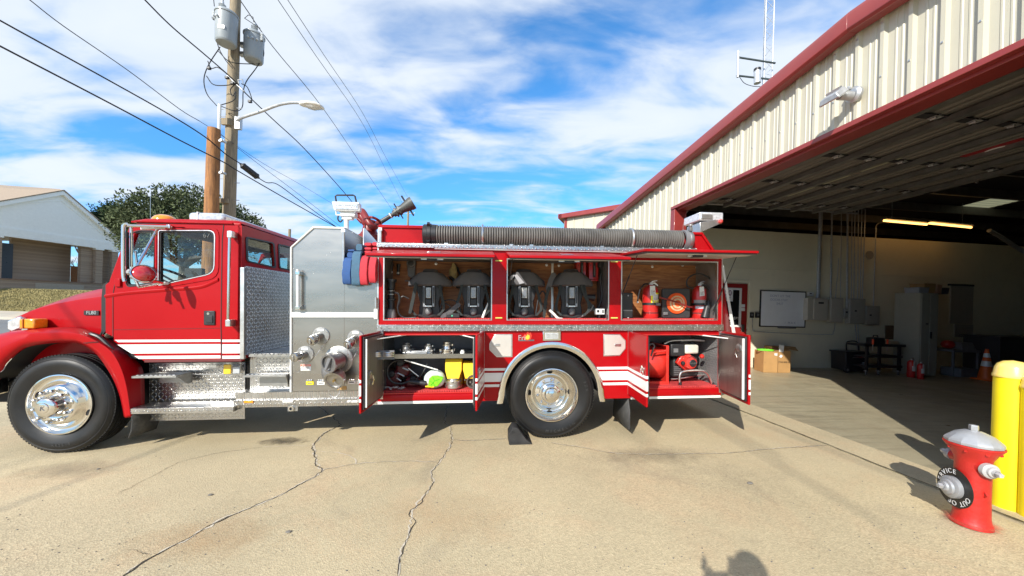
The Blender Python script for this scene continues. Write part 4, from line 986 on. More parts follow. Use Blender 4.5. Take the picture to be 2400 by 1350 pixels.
# fuel and cylinder covers, marker lamp, maker's plate
GPL=M('cover_plate',(.60,.57,.52),.42,.35,var=.06,vs=4)
for pts,hu in (([(1147,805),(1160,783),(1201,783),(1201,837),(1164,837),(1147,820)],(1156,806,1172,812)),([(1414,783),(1453,783),(1467,798),(1467,817),(1453,834),(1414,835)],(1441,806,1456,812))):
    P=xz(pts); c=Vector((sum(p[0] for p in P)/6,sum(p[1] for p in P)/6)); mb=MB(); mb.prism(P,-.004,.0); c1=tp('cover_frame',mb,ALU,bevel=.002)
    mb=MB(); mb.prism([(c.x+(p[0]-c.x)*.92,c.y+(p[1]-c.y)*.92) for p in P],-.010,-.0042); tp('cover_door',mb,GPL,parent=c1,bevel=.003)
    mb=MB(); bq(mb,*hu,-.016,-.0102); tp('cover_latch',mb,ALU,parent=c1,bevel=.004)
mb=MB(); bq(mb,1272,775.5,1315,799,-.022,-.0005); ml=tp('marker_lamp_bezel',mb,CHROME,bevel=.008)
mb=MB(); bq(mb,1278,780,1309,795,-.03,-.0222); tp('lens',mb,LENS,parent=ml,bevel=.006)
mb=MB()
for i in range(9):bq(mb,1281+i*3,782,1282.2+i*3,793,-.034,-.0302)
tp('lens_ribs',mb,ALU,parent=ml,kind='stuff')
# maker's badge: lettering, flame, underline
o=q(1229,792,-.003); mb=text_on('Fri',.085,(o.x-.03,-.003,o.z),(1,0,.0),(.25,0,1),.002); bdg=tp('badge_lettering',mb,M('badge_silver',(.55,.55,.56),.3,.6))
mb=MB(); bq(mb,1215,796,1252,799.5,-.003,-.0005); tp('badge_bar',mb,M('badge_grey',(.10,.10,.11),.5),parent=bdg)
fl_=xz([(1228,796),(1226,789),(1230,782),(1233,785),(1236,776),(1241,781),(1244,779),(1246,787),(1245,793),(1241,797),(1234,798)])
mb=MB(); mb.prism(fl_,-.003,-.0005); tp('badge_flame',mb,M('flame_red',(.75,.05,.02),.4),parent=bdg)
cx_=sum(p[0] for p in fl_)/len(fl_); cz_=sum(p[1] for p in fl_)/len(fl_)
mb=MB(); mb.prism([(cx_+(p[0]-cx_)*.5,cz_-.01+(p[1]-cz_)*.6) for p in fl_],-.004,-.0031); tp('badge_flame',mb,M('flame_yellow',(.9,.55,.05),.4),parent=bdg)
# small green/yellow latch strikers
for u,v in ((1169,745),(1440,745),(1440,613),(1169,611)):
    mb=MB(); bq(mb,u-8,v-1.4,u+8,v+1.4,-.006,-.0005); tp('striker',mb,M('striker_yellow',(.55,.55,.12),.5))
# ---------------- hose bed side above the drip rail
zq0,zq1=qz(577),qz(534)
xa,xb=qx(888,550,.08),qx(1645,550,.08); xb2=qx(1673,585,.08)
mb=MB(); mb.prism([(xa,zq0),(xb2,zq0),(xb,zq1),(xa,zq1)],.08,.11); tp('hose_bed_side',mb,RED,bevel=.004)
mb=MB(); mb.prism([(xa,zq1-.03),(xb,zq1-.03),(xb,zq1+.005),(xa,zq1+.005)],.06,.14); tp('bed_rim',mb,RED,bevel=.006)
mb=MB(); mb.prism([(xb-.035,zq1),(xb,zq1+.004),(xb2,zq0),(xb2-.035,zq0)],.062,.0799); tp('bed_rim',mb,RED,bevel=.004)
mb=MB(); mb.prism([(xa,zq0),(xb2,zq0),(xb,zq1),(xa,zq1)],TW-.11,TW-.08); tp('hose_bed_side',mb,RED)
mb=MB(); mb.box(xb-.04,xb-.005,.11,TW-.11,zq0,zq1-.01); tp('bed_end',mb,RED)
mb=MB(); mb.box(xa,xb-.05,.12,TW-.12,zq1-.10,zq1-.05); tp('hose_bed_cover',mb,M('bed_vinyl',(.35,.03,.03),.6,var=.2))
mb=MB(); p0,p1=q(892,537,.04),q(892,580,.04); mb.cyl(p0,p1,.016,10); mb.box(p0.x-.02,p0.x+.02,.02,.07,p0.z-.02,p0.z+.015); tp('corner_rail',mb,ALU)
mb=MB(); bq(mb,1575,545,1581,588,.07,.0799); tp('seam',mb,RED)
# suction hose tray and straps
zt0,zt1=qz(586,1300,-.02),qz(573,1300,-.02)
x0,x1=qx(1019,575,-.02),qx(1577,580,-.02)
HR=.120; HY=.07; h0,h1=q(1003,553,HY),q(1606,564,HY); hz=(h0.z+h1.z)/2+.008; 
mb=MB(); mb.box(x0,x1,HY-.10,HY+.08,hz-HR-.055,hz-HR-.028); mb.box(x0,x1,HY-.105,HY-.095,hz-HR-.06,hz-HR-.012); tp('hose_tray',mb,WPAINT,bevel=.002)
for u in (1046,1198,1245,1410,1570):
    xx=qx(u,575,-.02); mb=MB(); mb.box(xx-.022,xx+.022,HY-.112,HY-.104,hz-HR-.045,hz-HR+.012); tp('tray_clip',mb,ALU)
for u in (1131,1482):
    xx=qx(u,560,0); mb=MB(); mb.tube([(xx,HY+(HR+.006)*math.cos(a),hz+(HR+.006)*math.sin(a)) for a in [R(80+200*i/16) for i in range(17)]]+[(xx-.01,HY-.095,hz-HR-.04)],.013,6); tp('hose_strap',mb,ALU)
hose=Thing('suction_hose','long dark ribbed hard suction hose lying along the top of the fire engine','hose',(h0.x,HY,hz),TF)
mb=MB(); pr=[]; L_=h1.x-h0.x; n=104; pitch=(L_-.14)/n; x=.07
for i in range(n):
    for t,r in ((0,.80),(.15,.86),(.30,.99),(.5,1),(.70,.99),(.85,.86)):pr.append((HR*(.90+(r-.9)*1.0),x+t*pitch))
    x+=pitch
mb.lathe(pr,(h0.x,HY,hz),(1,0,0),22); HOSEM=M('suction_hose',(.12,.115,.105),.55,var=.25,vs=5,dirt=.4,dcol=(.16,.15,.13),ds=6); hose.part('ribbed_tube',mb,HOSEM,sharp=60)
mb=MB(); mb.lathe([(HR*.7,-.05),(HR*.95,-.05),(HR*1.02,-.04),(HR*1.02,0),(HR*1.1,.005),(HR*1.1,.04),(HR*1.02,.045),(HR*1.0,.10),(HR*.85,.10)],(h0.x,HY,hz),(1,0,0),28); hose.part('coupling',mb,BLACK)
for k in range(4):
    a=R(45+90*k); mb=MB(); mb.box(-.015,.015,-.02,.02,-.02,.03,Matrix.Translation((h0.x+.02,HY+math.cos(a)*HR*1.1,hz+math.sin(a)*HR*1.1)) @ Matrix.Rotation(a-PI/2,4,'X')); hose.part('lug',mb,BLACK)
mb=MB(); xe=h1.x-.05; mb.lathe([(HR*.85,0),(HR*1.04,0),(HR*1.06,.02),(HR*1.06,.05),(HR*.98,.055),(HR*.98,.10),(HR*.9,.11),(0,.09)],(xe,HY,hz),(1,0,0),28); hose.part('coupling',mb,GREYP)
mb=MB(); mb.lathe([(HR*.99,.058),(HR*1.0,.06),(HR*1.0,.095),(HR*.99,.098)],(xe,HY,hz),(1,0,0),28); hose.part('coupling_ring',mb,ALUC)
mb=MB(); mb.box(xe+.06,xe+.10,HY-.08,HY-.04,hz+HR*.85,hz+HR+.03); mb.ball((xe+.08,HY-.06,hz+HR+.05),.022,8); hose.part('lug',mb,ALUC)
# ---------------- lift up doors over the three upper compartments (hinged along the top)
def up_door(ua,ub,drop,wid,dh=0.0):
    x0,x1=qx(ua,600)-.012,qx(ub,600)+.012; zt_=zu1+.05; L2=wid
    ca,sa=math.cos(drop),math.sin(drop)
    def P(x,s,n):return Vector((x,-.01-s*ca+n*-sa*0,zt_-s*sa+n))
    def sl(x0,x1,s0,s1,n0,n1,m):
        return m.hexa([P(x0,s0,n0),P(x1,s0,n0),P(x1,s1,n0),P(x0,s1,n0)],[P(x0,s0,n1),P(x1,s0,n1),P(x1,s1,n1),P(x0,s1,n1)])
    d=tp('lift_up_door',sl(x0,x1,0,L2,.0,.028,MB()),RED,bevel=.006)
    mb=sl(x0+.05,x1-.05,.04,L2-.05,-.022,-.0008,MB()); tp('door_liner',mb,GPL,parent=d,bevel=.004)
    mb=sl(x0+.012,x1-.012,.012,L2-.012,-.012,-.0006,MB()); tp('door_seal',mb,BLACK,parent=d)
    xm=(x0+x1)/2; mb=sl(xm-.05,xm+.05,L2-.14,L2-.06,-.045,-.0225,MB()); tp('latch',mb,BLACK,parent=d,bevel=.005)
    mb=sl(xm-.11,xm+.11,L2-.115,L2-.09,-.04,-.0226,MB()); tp('latch_rod',mb,ALU,parent=d)
    mb=MB(); mb.join(sl(xm-.07,xm+.07,L2*.55,L2*.72,.0285,.034,MB())); tp('handle_pan',mb,CHROME,parent=d,bevel=.004)
    return d,x0,x1,P
D1=up_door(898,1153,.20,.62); D2=up_door(1187,1427,.20,.62); D3=up_door(1455,1682,.06,.64)
# gas struts
def strut(a,b,c,ra=.008):
    mb=MB(); mid=Vector(a).lerp(Vector(b),.52); mb.cyl(a,mid,ra); s=tp('gas_strut',mb,BLACK); mb=MB(); mb.cyl(mid,b,ra*.55); tp('strut_rod',mb,BLACK,parent=s)
for (D,side) in ((D2,0),(D3,0),(D3,1)):
    _,x0,x1,P=D; xx=x0+.05 if side==0 else x1-.045; e=P(xx,.36,-.02); strut((xx-(.02 if side==0 else -.0),.03,zu0+.28 if side==0 else zu0+.12),e,0)
# side hinged lower doors
def side_door(ua,ub,z0,z1,wd,hinge_left,inner_seen,stripes=True):
    """hinge at pixel column ua on the side plane, free edge seen at column ub"""
    xh=qx(ua,850); lo,hi=0.0,wd
    best=min((abs((Vector((qx(ub,860,-d),-d))-Vector((xh,0))).length-wd),d) for d in [wd*i/400 for i in range(200,401)])
    d=best[1]; xe=qx(ub,860,-d); ex=Vector((xe-xh,-d,0)).normalized(); n=Vector((ex.y,-ex.x,0))*(-1 if hinge_left else 1)
    # n points to the outside (painted) face
    if hinge_left:n=Vector((ex.y,-ex.x,0)); 
    else:n=Vector((-ex.y,ex.x,0))
    Mx=Matrix(((ex.x,n.x,0,xh),(ex.y,n.y,0,-.004),(0,0,1,0),(0,0,0,1)))
    za,zb_=z0-.05,z1+.035
    mb=MB(); mb.box(0,wd,.0,.022,za,zb_,Mx); dr=tp('compartment_door',mb,RED,bevel=.005)
    mb=MB(); mb.box(.02,wd-.02,-.022,-.0008,za+.03,zb_-.02,Mx); tp('door_seal',mb,BLACK,parent=dr,bevel=.006)
    mb=MB(); mb.box(.035,wd-.06,-.034,-.0226,za+.05,zb_-.04,Mx); tp('door_liner',mb,STEELB,parent=dr,bevel=.003)
    if inner_seen:mb=MB(); mb.box(wd-.055,wd-.038,-.040,-.0226,za+.05,zb_-.04,Mx); tp('liner_edge',mb,WPAINT,parent=dr)
    mb=MB(); mb.box(-.008,.02,-.03,.024,za,zb_,Mx); mb.cyl(Mx @ Vector((0,-.012,za)),Mx @ Vector((0,-.012,zb_)),.010,8); tp('hinge',mb,ALU,parent=dr)
    for k in range(6):
        mb=MB(); mb.ball(Mx @ Vector((.024,-.038,za+.07+k*(zb_-za-.14)/5)),.006,6); tp('screw',mb,ALU,parent=dr)
    zc=(za+zb_)/2 
    mb=MB(); mb.lathe([(0,0),(.055,0),(.055,.006),(.045,.008),(.03,.002),(0,.002)],Mx @ Vector((wd-.10,.0225,zc)),Mx.to_3x3() @ Vector((0,1,0)),20); lt=tp('latch_pan',mb,CHROME,parent=dr)
    mb=MB(); mb.box(wd-.125,wd-.075,.030,.042,zc-.012,zc+.012,Mx); tp('paddle',mb,CHROME,parent=dr,bevel=.004)
    if stripes:
        for v0,v1 in ((863,869),(874,895),(901,907)):
            mb=MB(); mb.box(.003,wd-.003,.0225,.0245,qz(v1,1150),qz(v0,1150),Mx); tp('stripe',mb,WHITE,parent=dr)
            mb=MB(); mb.box(wd+.0004,wd+.002,.001,.021,qz(v1,1150),qz(v0,1150),Mx); tp('stripe',mb,WHITE,parent=dr)
    return Mx,dr,za,zb_
WL,WR=(LX1-LX0)/2,(RX1-RX0)/2
dA=side_door(893,847,zl0,zl1,WL-.01,True,True)
dB=side_door(1131,1114,zl0,zl1,WL-.01,False,False)
dC=side_door(1475,1519,zr0,zr1,WR-.01,True,False)
dD=side_door(1689,1754,zr0,zr1,WR-.01,False,True)
# latch hardware on the inner faces, door stays
def inner_latch(Mx,zf,wd,big=False):
    dr=None; mb=MB(); mb.lathe([(0,0),(.045,0),(.045,.012),(.03,.02),(.012,.024),(0,.024)],Mx @ Vector((wd,-.0345,zf)),Mx.to_3x3() @ Vector((0,-1,0)),16,ref=(0,0,1)); return mb
for (Mx,dr,za,zb_),zf,wd in ((dA,.47,WL-.15),(dD,.80,WR-.13)):
    zz_=za+(zb_-za)*zf; tp('inner_latch',inner_latch(Mx,zz_,wd),ALUC,parent=dr)
    mb=MB(); mb.box(wd-.05,wd+.06,-.040,-.0346,zz_-.03,zz_+.03,Mx); tp('latch_plate',mb,GREYP,parent=dr,bevel=.004)
    mb=MB(); mb.tube([Mx @ Vector((wd-.02,-.05,zz_-.01)),Mx @ Vector((wd-.04,-.058,zz_-.06)),Mx @ Vector((wd-.02,-.05,zz_-.11))],.008,6); tp('release_rod',mb,CHROME,parent=dr)
for (Mx,dr,za,zb_),xo,s in ((dA,LX0,1),(dB,LX1,-1),(dD,RX1,-1)):
    a=Mx @ Vector((.22,-.03,zb_-.07)); b=Vector((xo+s*.30,.10,zb_-.045)); mb=MB(); mb.cyl(a,b,.007,8); tp('door_stay',mb,WPAINT)
# shelf in the left lower compartment
zs=qz(831,1000,.05)
mb=MB(); mb.box(LX0+.003,LX1-.003,.06,.60,zs-.012,zs); mb.box(LX0+.003,LX1-.003,.05,.059,zs-.045,zs+.006); tp('shelf',mb,STEEL)
SHELF=zs
# ---------------- wheels
def wheel(cx,yo,rr,kind,sgn=1,parts=True,lab=None):
    """outer face at yo, body of the tyre towards sgn*y"""
    o=(cx,yo,.52); A=(0,sgn,0); mb=MB()
    pr=[(.300,.055),(.318,.020),(.330,.012),(.365,.004),(.405,-.012),(.445,-.014),(.468,-.004),(.474,.0),(.480,-.002),(.498,.010),(.508,.024),(.5185,.034),(.520,.048)]
    for g in (.085,.125,.165,.205):pr+=[(.520,g-.007),(.507,g-.005),(.507,g+.005),(.520,g+.007)]
    pr+=[(.520,.255),(.512,.272),(.49,.284),(.44,.298),(.36,.29),(.305,.27)]
    mb.lathe(pr,o,A,72)
    t=tp('tyre',mb,TYRE,label=lab,sharp=40)
    mb=MB()      # shoulder blocks
    for i in range(96):
        a=2*PI*i/96; Mx=Matrix.Translation(o) @ Matrix.Rotation(a,4,'Y'); mb.box(-.011,.011,sgn*.026 if sgn>0 else sgn*.06,sgn*.06 if sgn>0 else sgn*.026,.508,.5225,Mx)
    tp('tread_blocks',mb,TYRE,parent=t,kind='stuff')
    mb=MB()
    if kind=='front':
        pr=[(.305,.05),(.318,.004),(.316,-.004),(.306,-.006),(.298,.004),(.290,.022),(.275,.035),(.255,.035),(.235,.022),(.220,-.005),(.200,-.030),(.188,-.038),(.120,-.040),(.115,-.036),(.105,-.036)]
    else:
        pr=[(.305,.05),(.318,.004),(.316,-.004),(.306,-.006),(.298,.004),(.288,.020),(.280,.05),(.268,.085),(.262,.125),(.245,.150),(.225,.158),(.205,.150),(.190,.128),(.180,.120),(.120,.120),(.112,.115)]
    mb.lathe(pr,o,A,64); rim=tp('rim',mb,CHROME,sharp=50)
    fy=-.040 if kind=='front' else .120
    mb=MB(); hb=[(.118,fy+.004),(.112,fy-.02),(.104,fy-.045),(.100,fy-.07),(.092,fy-.088),(.07,fy-.098),(.052,fy-.10),(.05,fy-.106),(.044,fy-.108),(0,fy-.108)]
    if kind != 'front':hb=[(.135,fy+.002),(.132,fy-.03),(.122,fy-.034),(.118,fy-.034),(.116,fy-.07),(.108,fy-.078),(.085,fy-.085),(.075,fy-.12),(.06,fy-.128),(0,fy-.13)]
    mb.lathe(hb,o,A,40); tp('hub_cover',mb,CHROME,parent=rim,sharp=35)
    hz_=hb[-1][1]
    mb=MB()
    for s1,s2 in (((-.018,-.022),(-.010,.022)),((-.006,.0),(.016,.022)),((-.004,.0),(.018,-.022))):
        mb.tube([(cx+s1[0],yo+sgn*(hz_-.002),.52+s1[1]),(cx+s2[0],yo+sgn*(hz_-.002),.52+s2[1])],.003,5)
    tp('hub_emblem',mb,GREYP,parent=rim)
    for k in range(10):
        a=2*PI*k/10+.2; R_=.158; cc_=Vector((cx+R_*math.cos(a),yo+sgn*fy,.52+R_*math.sin(a))); mb=MB()
        if kind=='front':mb.lathe([(.024,0),(.024,.008),(.020,.010),(.019,.042),(.015,.055),(.006,.062),(0,.063)],cc_,(0,-sgn,0),12)
        else:mb.lathe([(.020,0),(.018,.006),(.016,.007),(.016,.02),(.011,.026),(0,.028)],cc_,(0,-sgn,0),6)
        tp('lug_nut',mb,CHROME,parent=rim)
    for a in ((R(-22),R(158)) if kind=='front' else (R(0),R(180),R(90),R(270))):
        rr_=.262 if kind=='front' else .243; yy=.034 if kind=='front' else .150; c_=Vector((cx+rr_*math.cos(a),yo+sgn*(yy-.006),.52+rr_*math.sin(a))); mb=MB()
        tdir=Vector((math.cos(a),0,math.sin(a))); up_=Vector((-math.sin(a),0,math.cos(a)))
        mb.add([c_+(up_*math.cos(b)*.034+tdir*math.sin(b)*.016)+Vector((0,0,0)) for b in [2*PI*j/16 for j in range(16)]],[list(range(16))]); mb.slab([p for p in mb.v],(0,sgn*.03,0)); tp('hand_hole',mb,DARK,parent=rim)
    return t
FX=q(139,950,-.03).x
wheel(FX,-.03,.52,'front'); wheel(WCX,-.015,.52,'rear')
mb=MB(); mb.lathe([(.3,0),(.5,.0),(.52,.03),(.52,.24),(.5,.27),(.3,.27)],(WCX,.30,.52),(0,1,0),48); tp('inner_tyre',mb,TYRE)
mb=MB(); mb.lathe([(.0,0),(.5,.0),(.52,.03),(.52,.54),(.5,.57),(.0,.57)],(WCX,TW-.58,.52),(0,1,0),48); tp('tyre',mb,TYRE)
mb=MB(); mb.lathe([(.0,0),(.5,.0),(.52,.03),(.52,.24),(.5,.27),(.0,.27)],(FX,TW-.28,.52),(0,1,0),48); tp('tyre',mb,TYRE)
mb=MB(); mb.cyl((WCX,.3,.52),(WCX,TW-.3,.52),.09); mb.ball((WCX,TW/2,.52),.22,14); tp('rear_axle',mb,DARK)
mb=MB(); mb.cyl((FX,.25,.48),(FX,TW-.25,.48),.06); tp('front_axle',mb,DARK)
for yy in (.75,TW-.85):
    mb=MB(); mb.box(FX-.75,BX1,yy,yy+.09,.62,.86); tp('frame_rail',mb,DARK)
mb=MB(); mb.box(qx(560),qx(880),.55,1.9,.50,.98); tp('pump_casing',mb,DARK)
# tyre lettering (raised, rubber on rubber)
LETM=M('tyre_lettering',(.045,.045,.045),.6)
def arc_text(s,cx,yo,r,a0,size,step):
    mb=MB()
    for k,ch in enumerate(s):
        a=a0+k*step; t=text_mesh(ch,size,.0015); up_=Vector((math.cos(a),0,math.sin(a))) ; X=Vector((-math.sin(a),0,math.cos(a)))*(1 if step>0 else -1)
        if step>0:up_=-up_
        Z=X.cross(up_); Mx=Matrix(((X.x,up_.x,Z.x,cx+r*math.cos(a)),(X.y,up_.y,Z.y,yo),(X.z,up_.z,Z.z,.52+r*math.sin(a)),(0,0,0,1))); mb.join(t,Mx)
    return mb
tp('tyre_lettering',arc_text('XR22.5',FX,-.045,.425,R(-96),.038,R(4.2)),LETM,kind='stuff')
tp('tyre_lettering',arc_text('MICHELIN',WCX,-.030,.425,R(-98),.045,R(6.5)),LETM,kind='stuff')
tp('tyre_lettering',arc_text('XZE',WCX,-.030,.425,R(8),.045,R(6.5)),LETM,kind='stuff')
# ---------------- stainless pump house
PX0,PX1=qx(683,750),qx(886,750)
pts=xz([(683,918),(683,580),(735,533.5),(808,533.5)]); zpn=qz(664,850)
pts=[pts[0],pts[1],pts[2],pts[3],(pts[3][0],zpn),(PX1-.002,zpn),(PX1-.002,pts[0][1])]
pts[0]=(PX0,pts[0][1]); pts[1]=(PX0,pts[1][1])
mb=MB(); mb.prism(pts,.006,TW-.01); tp('pump_house',mb,STEEL,sharp=20)
NX=pts[3][0]; ZP1=pts[2][1]; ZP0=pts[0][1]
mb=MB(); mb.prism([(p[0],p[1]) for p in [pts[0],pts[1],pts[2],pts[3]]]+[(NX,zpn),(NX,ZP0)],.0,.0055); tp('upper_panel',mb,STEEL,bevel=.002)
mb=MB(); mb.box(NX+.0005,PX1-.004,.0,.0055,ZP0,qz(664,850)+.0); tp('side_panel',mb,STEEL)
mb=MB(); mb.tube([(PX0,-.006,ZP0),(PX0,-.006,pts[1][1]),(pts[2][0],-.006,ZP1),(NX,-.006,ZP1)],.012,8); tp('panel_edge',mb,WPAINT)
mb=MB(); mb.box(pts[2][0],NX,.0,TW-.02,ZP1+.001,ZP1+.014); tp('top_cap',mb,WPAINT)
mb=MB(); x_=qx(806,600); mb.cyl((x_,-.012,qz(640,806)),(x_,-.012,ZP1-.02),.014,10); mb.box(x_-.02,x_+.02,-.03,0,ZP1-.05,ZP1-.015); tp('corner_post',mb,ALU)
# hose bed dividers in the crosslay notch
xd=qx(851,560,.05); mb=MB(); mb.prism([(.06,zpn+.001),(.06,ZP1+.015),(.09,ZP1+.03),(1.1,ZP1-.12),(1.1,zpn+.001)],xd-.004,xd+.004,'x'); tp('divider',mb,ALU)
mb=MB(); mb.prism([(.05,zpn+.001),(.05,ZP1+.015),(1.8,ZP1+.0),(1.8,zpn+.001)],PX1-.02,PX1-.006,'x'); tp('divider',mb,ALU)
# white trim band and left grab handle, right latch
mb=MB(); x0,z0,x1,z1=rect(686,732,884,744); mb.box(x0,x1,-.020,-.0004,z0,z1); tp('white_band',mb,WHITE,bevel=.004)
mb=MB(); a,b=q(698,640,-.055),q(698,722,-.055); mb.cyl(a+Vector((0,0,.04)),b-Vector((0,0,.02)),.017,12); gh=tp('grab_handle',mb,M('white_grip',(.70,.72,.70),.5))
for p in (a,b):mb=MB(); mb.box(p.x-.022,p.x+.03,-.075,-.0005,p.z-.022,p.z+.022); tp('handle_bracket',mb,CHROME,parent=gh,bevel=.006)
mb=MB(); a,b=q(881,697,-.03),q(881,722,-.03); mb.cyl(a,b,.014,10); tp('latch_bar',mb,ALU); mb=MB(); bq(mb,876,724,885,748,-.024,-.0005); tp('latch_block',mb,WPAINT,bevel=.004)
# rivets down the panel edge
for v in (630,757,806,856,907):
    p=q(689,v); mb=MB(); mb.ball((p.x,-.001,p.z),.007,6); tp('rivet',mb,ALU)
for u,v in ((775,592),(766,598),(735,641),(826,545)):
    p=q(u,v); mb=MB(); mb.ball((p.x,-.001,p.z),.005,6); tp('rivet',mb,WPAINT)
# discharges
def flange(u,v,r,n=28):
    p=q(u,v); o=Vector((p.x,0,p.z)); mb=MB(); mb.lathe([(0,-.001),(r,-.001),(r,.008),(r*.93,.013),(r*.4,.014),(0,.014)],o,(0,-1,0),n); f=tp('discharge_flange',mb,ALUC,sharp=30)
    for k in range(6):
        a=R(30+60*k); mb=MB(); mb.ball(o+Vector((math.cos(a)*r*.8,-.013,math.sin(a)*r*.8)),.0055,6); tp('bolt',mb,CHROME,parent=f)
    return o,f
CAPC=M('cap_chrome',(.46,.455,.44),.22,1,var=.08)
for u,v,dx,dz,lab in ((752.5,787,-.045,-.045,'label'),(834.5,793,-.04,-.06,''),(715.5,831,-.045,-.01,'')):
    o,f=flange(u,v,.096); ax=Vector((dx,-.14,dz)).normalized()
    mb=MB(); mb.lathe([(.040,0),(.040,.05),(.046,.052),(.046,.07),(.038,.075),(.038,.10)],o+Vector((0,-.012,0)),ax,22); b_=tp('discharge_outlet',mb,CAPC)
    mb=MB(); mb.lathe([(.046,.092),(.052,.095),(.052,.150),(.046,.158),(.03,.160),(0,.160)],o+Vector((0,-.012,0)),ax,22); tp('cap',mb,CAPC,parent=b_)
    e=o+Vector((0,-.012,0))+ax*.163; mb=MB(); mb.box(-.010,.010,-.008,.012,-.028,.022,Matrix.Translation(e)); tp('cap_lug',mb,CAPC,parent=b_,bevel=.003)
    s=e+Vector((.0,0,-.025)); mb=MB(); mb.tube(smooth_path([s,s+Vector((.0,.02,-.10)),s+Vector((.025,.05,-.14)),s+Vector((.05,.09,-.10)),o+Vector((.06,-.015,-.06))],5),.0025,5); tp('retaining_cable',mb,GALV,parent=b_)
    mb=MB(); mb.box(o.x-.035,o.x+.035,-.0175,-.0142,o.z+.055,o.z+.078); tp('name_plate',mb,WHITE,parent=f)
# big inlet with valve elbow
o,f=flange(794,843,.155,40)
mb=MB(); mb.lathe([(.10,0),(.10,.05),(.092,.055),(.085,.10)],o+Vector((.0,-.012,0)),Vector((-.35,-1,-.15)),26); iv=tp('inlet_neck',mb,ALUC)
c=o+Vector((-.02,-.10,-.02))
mb=MB(); mb.tube(smooth_path([o+Vector((0,-.01,0)),c,c+Vector((-.03,-.03,-.06)),c+Vector((-.02,-.03,-.14))],6),[.078]*19,20); tp('inlet_elbow',mb,M('inlet_grey',(.25,.25,.255),.4,.8,var=.1),parent=iv)
p=q(773,851,-.30); cc=Vector((p.x,-.28,p.z)); axk=Vector((-.42,-1,-.12)).normalized()
mb=MB(); mb.lathe([(.070,-.14),(.080,-.06),(.085,.0),(.098,.002),(.102,.02),(.098,.034),(.080,.034),(.078,.012),(0,.010)],cc,axk,30); vb=tp('valve_body',mb,M('inlet_grey',(.25,.25,.255),.4,.8),parent=iv)
mb=MB(); e=cc+axk*.045; s1=Vector((.02,0,.055)); mb.hexa([e+s1+Vector((-.018,0,0)),e+s1+Vector((.018,0,0)),e+s1+Vector((.018,0,0))-axk*.03,e+s1+Vector((-.018,0,0))-axk*.03],[e-s1*1.2+Vector((-.013,0,0)),e-s1*1.2+Vector((.013,0,0)),e-s1*1.2+Vector((.013,0,0))-axk*.03,e-s1*1.2+Vector((-.013,0,0))-axk*.03]); tp('valve_lever',mb,GREYP,parent=iv,bevel=.005)
for k,an in enumerate((110,150,40)):
    a=R(an); mb=MB(); mb.ball(c+Vector((.09*math.cos(a),-.02,.09*math.sin(a)+.01)),.018,8); tp('wing_nut',mb,CAPC,parent=iv)
p=q(782,892,-.22); cc=Vector((p.x,-.20,p.z)); axk=Vector((-.10,-1,-.55)).normalized()
mb=MB(); mb.lathe([(.085,-.09),(.092,-.03),(.108,-.028),(.112,-.012),(.108,.012),(.088,.014),(.082,.0),(.07,-.004),(0,-.002)],cc,axk,32); dc=tp('inlet_cap',mb,ALUC,parent=iv)
mb=MB(); mb.cyl(cc+axk*-.0,cc+axk*.02,.015,8); tp('cap_knob',mb,BRASS,parent=iv)
for k in range(4):
    a=R(45+90*k); s=axk.orthogonal().normalized(); t_v=axk.cross(s); mb=MB(); mb.ball(cc+(s*math.cos(a)+t_v*math.sin(a))*.11,.017,8); tp('cap_lug',mb,ALUC,parent=iv)
mb=MB(); rn=random.Random(2); P=smooth_path([cc+Vector((-.05,-.02,-.10)),cc+Vector((-.06,.02,-.16)),cc+Vector((0,.03,-.19)),cc+Vector((.05,.02,-.12)),cc+Vector((.01,-.03,-.01))],8); mb.tube(P,[.003+.003*(i % 2) for i in range(len(P))],6); tp('retaining_chain',mb,GALV,parent=iv)
# drain tags and the warning label
for u,m_,v in ((726,YEL,898),(752,WPAINT,898),(824,WPAINT,896),(845,WPAINT,896)):
    mb=MB(); bq(mb,u-9,v-4,u+9,v+4,-.008,-.0004); t=tp('drain_label',mb,m_,bevel=.002)
    mb=MB(); bq(mb,u-6,v-1.2,u+6,v+1.2,-.0095,-.0082); tp('label_print',mb,GREYP,parent=t)
    for s in (-4,1,5):mb=MB(); p=q(u+s,v-6.5); mb.ball((p.x,-.008,p.z),.011,8); tp('drain_knob',mb,CHROME,parent=t)
mb=MB(); bq(mb,704.5,853.5,729,868.5,-.003,-.0004); wl=tp('warning_label',mb,WHITE)
mb=MB(); bq(mb,705,854,728.6,858.5,-.004,-.0031); tp('label_header',mb,M('warn_orange',(.8,.12,.03),.5),parent=wl)
o=q(717,856.3,-.0045); tp('label_word',text_on('WARNING',.019,(o.x,-.0045,o.z),(1,0,0),(0,0,1),.0003),WHITE,parent=wl)
for k in range(4):mb=MB(); bq(mb,708,860+k*2,725-k*1.5,860.7+k*2,-.0037,-.0031); tp('label_print',mb,GREYP,parent=wl)
mb=MB(); bq(mb,844,829,848,845,-.004,-.0004); tp('name_plate',mb,WHITE)
mb=MB(); bq(mb,790,905,812,914,-.0045,-.0004); tp('rust_tag',mb,M('rust_stain',(.45,.28,.10),.7))
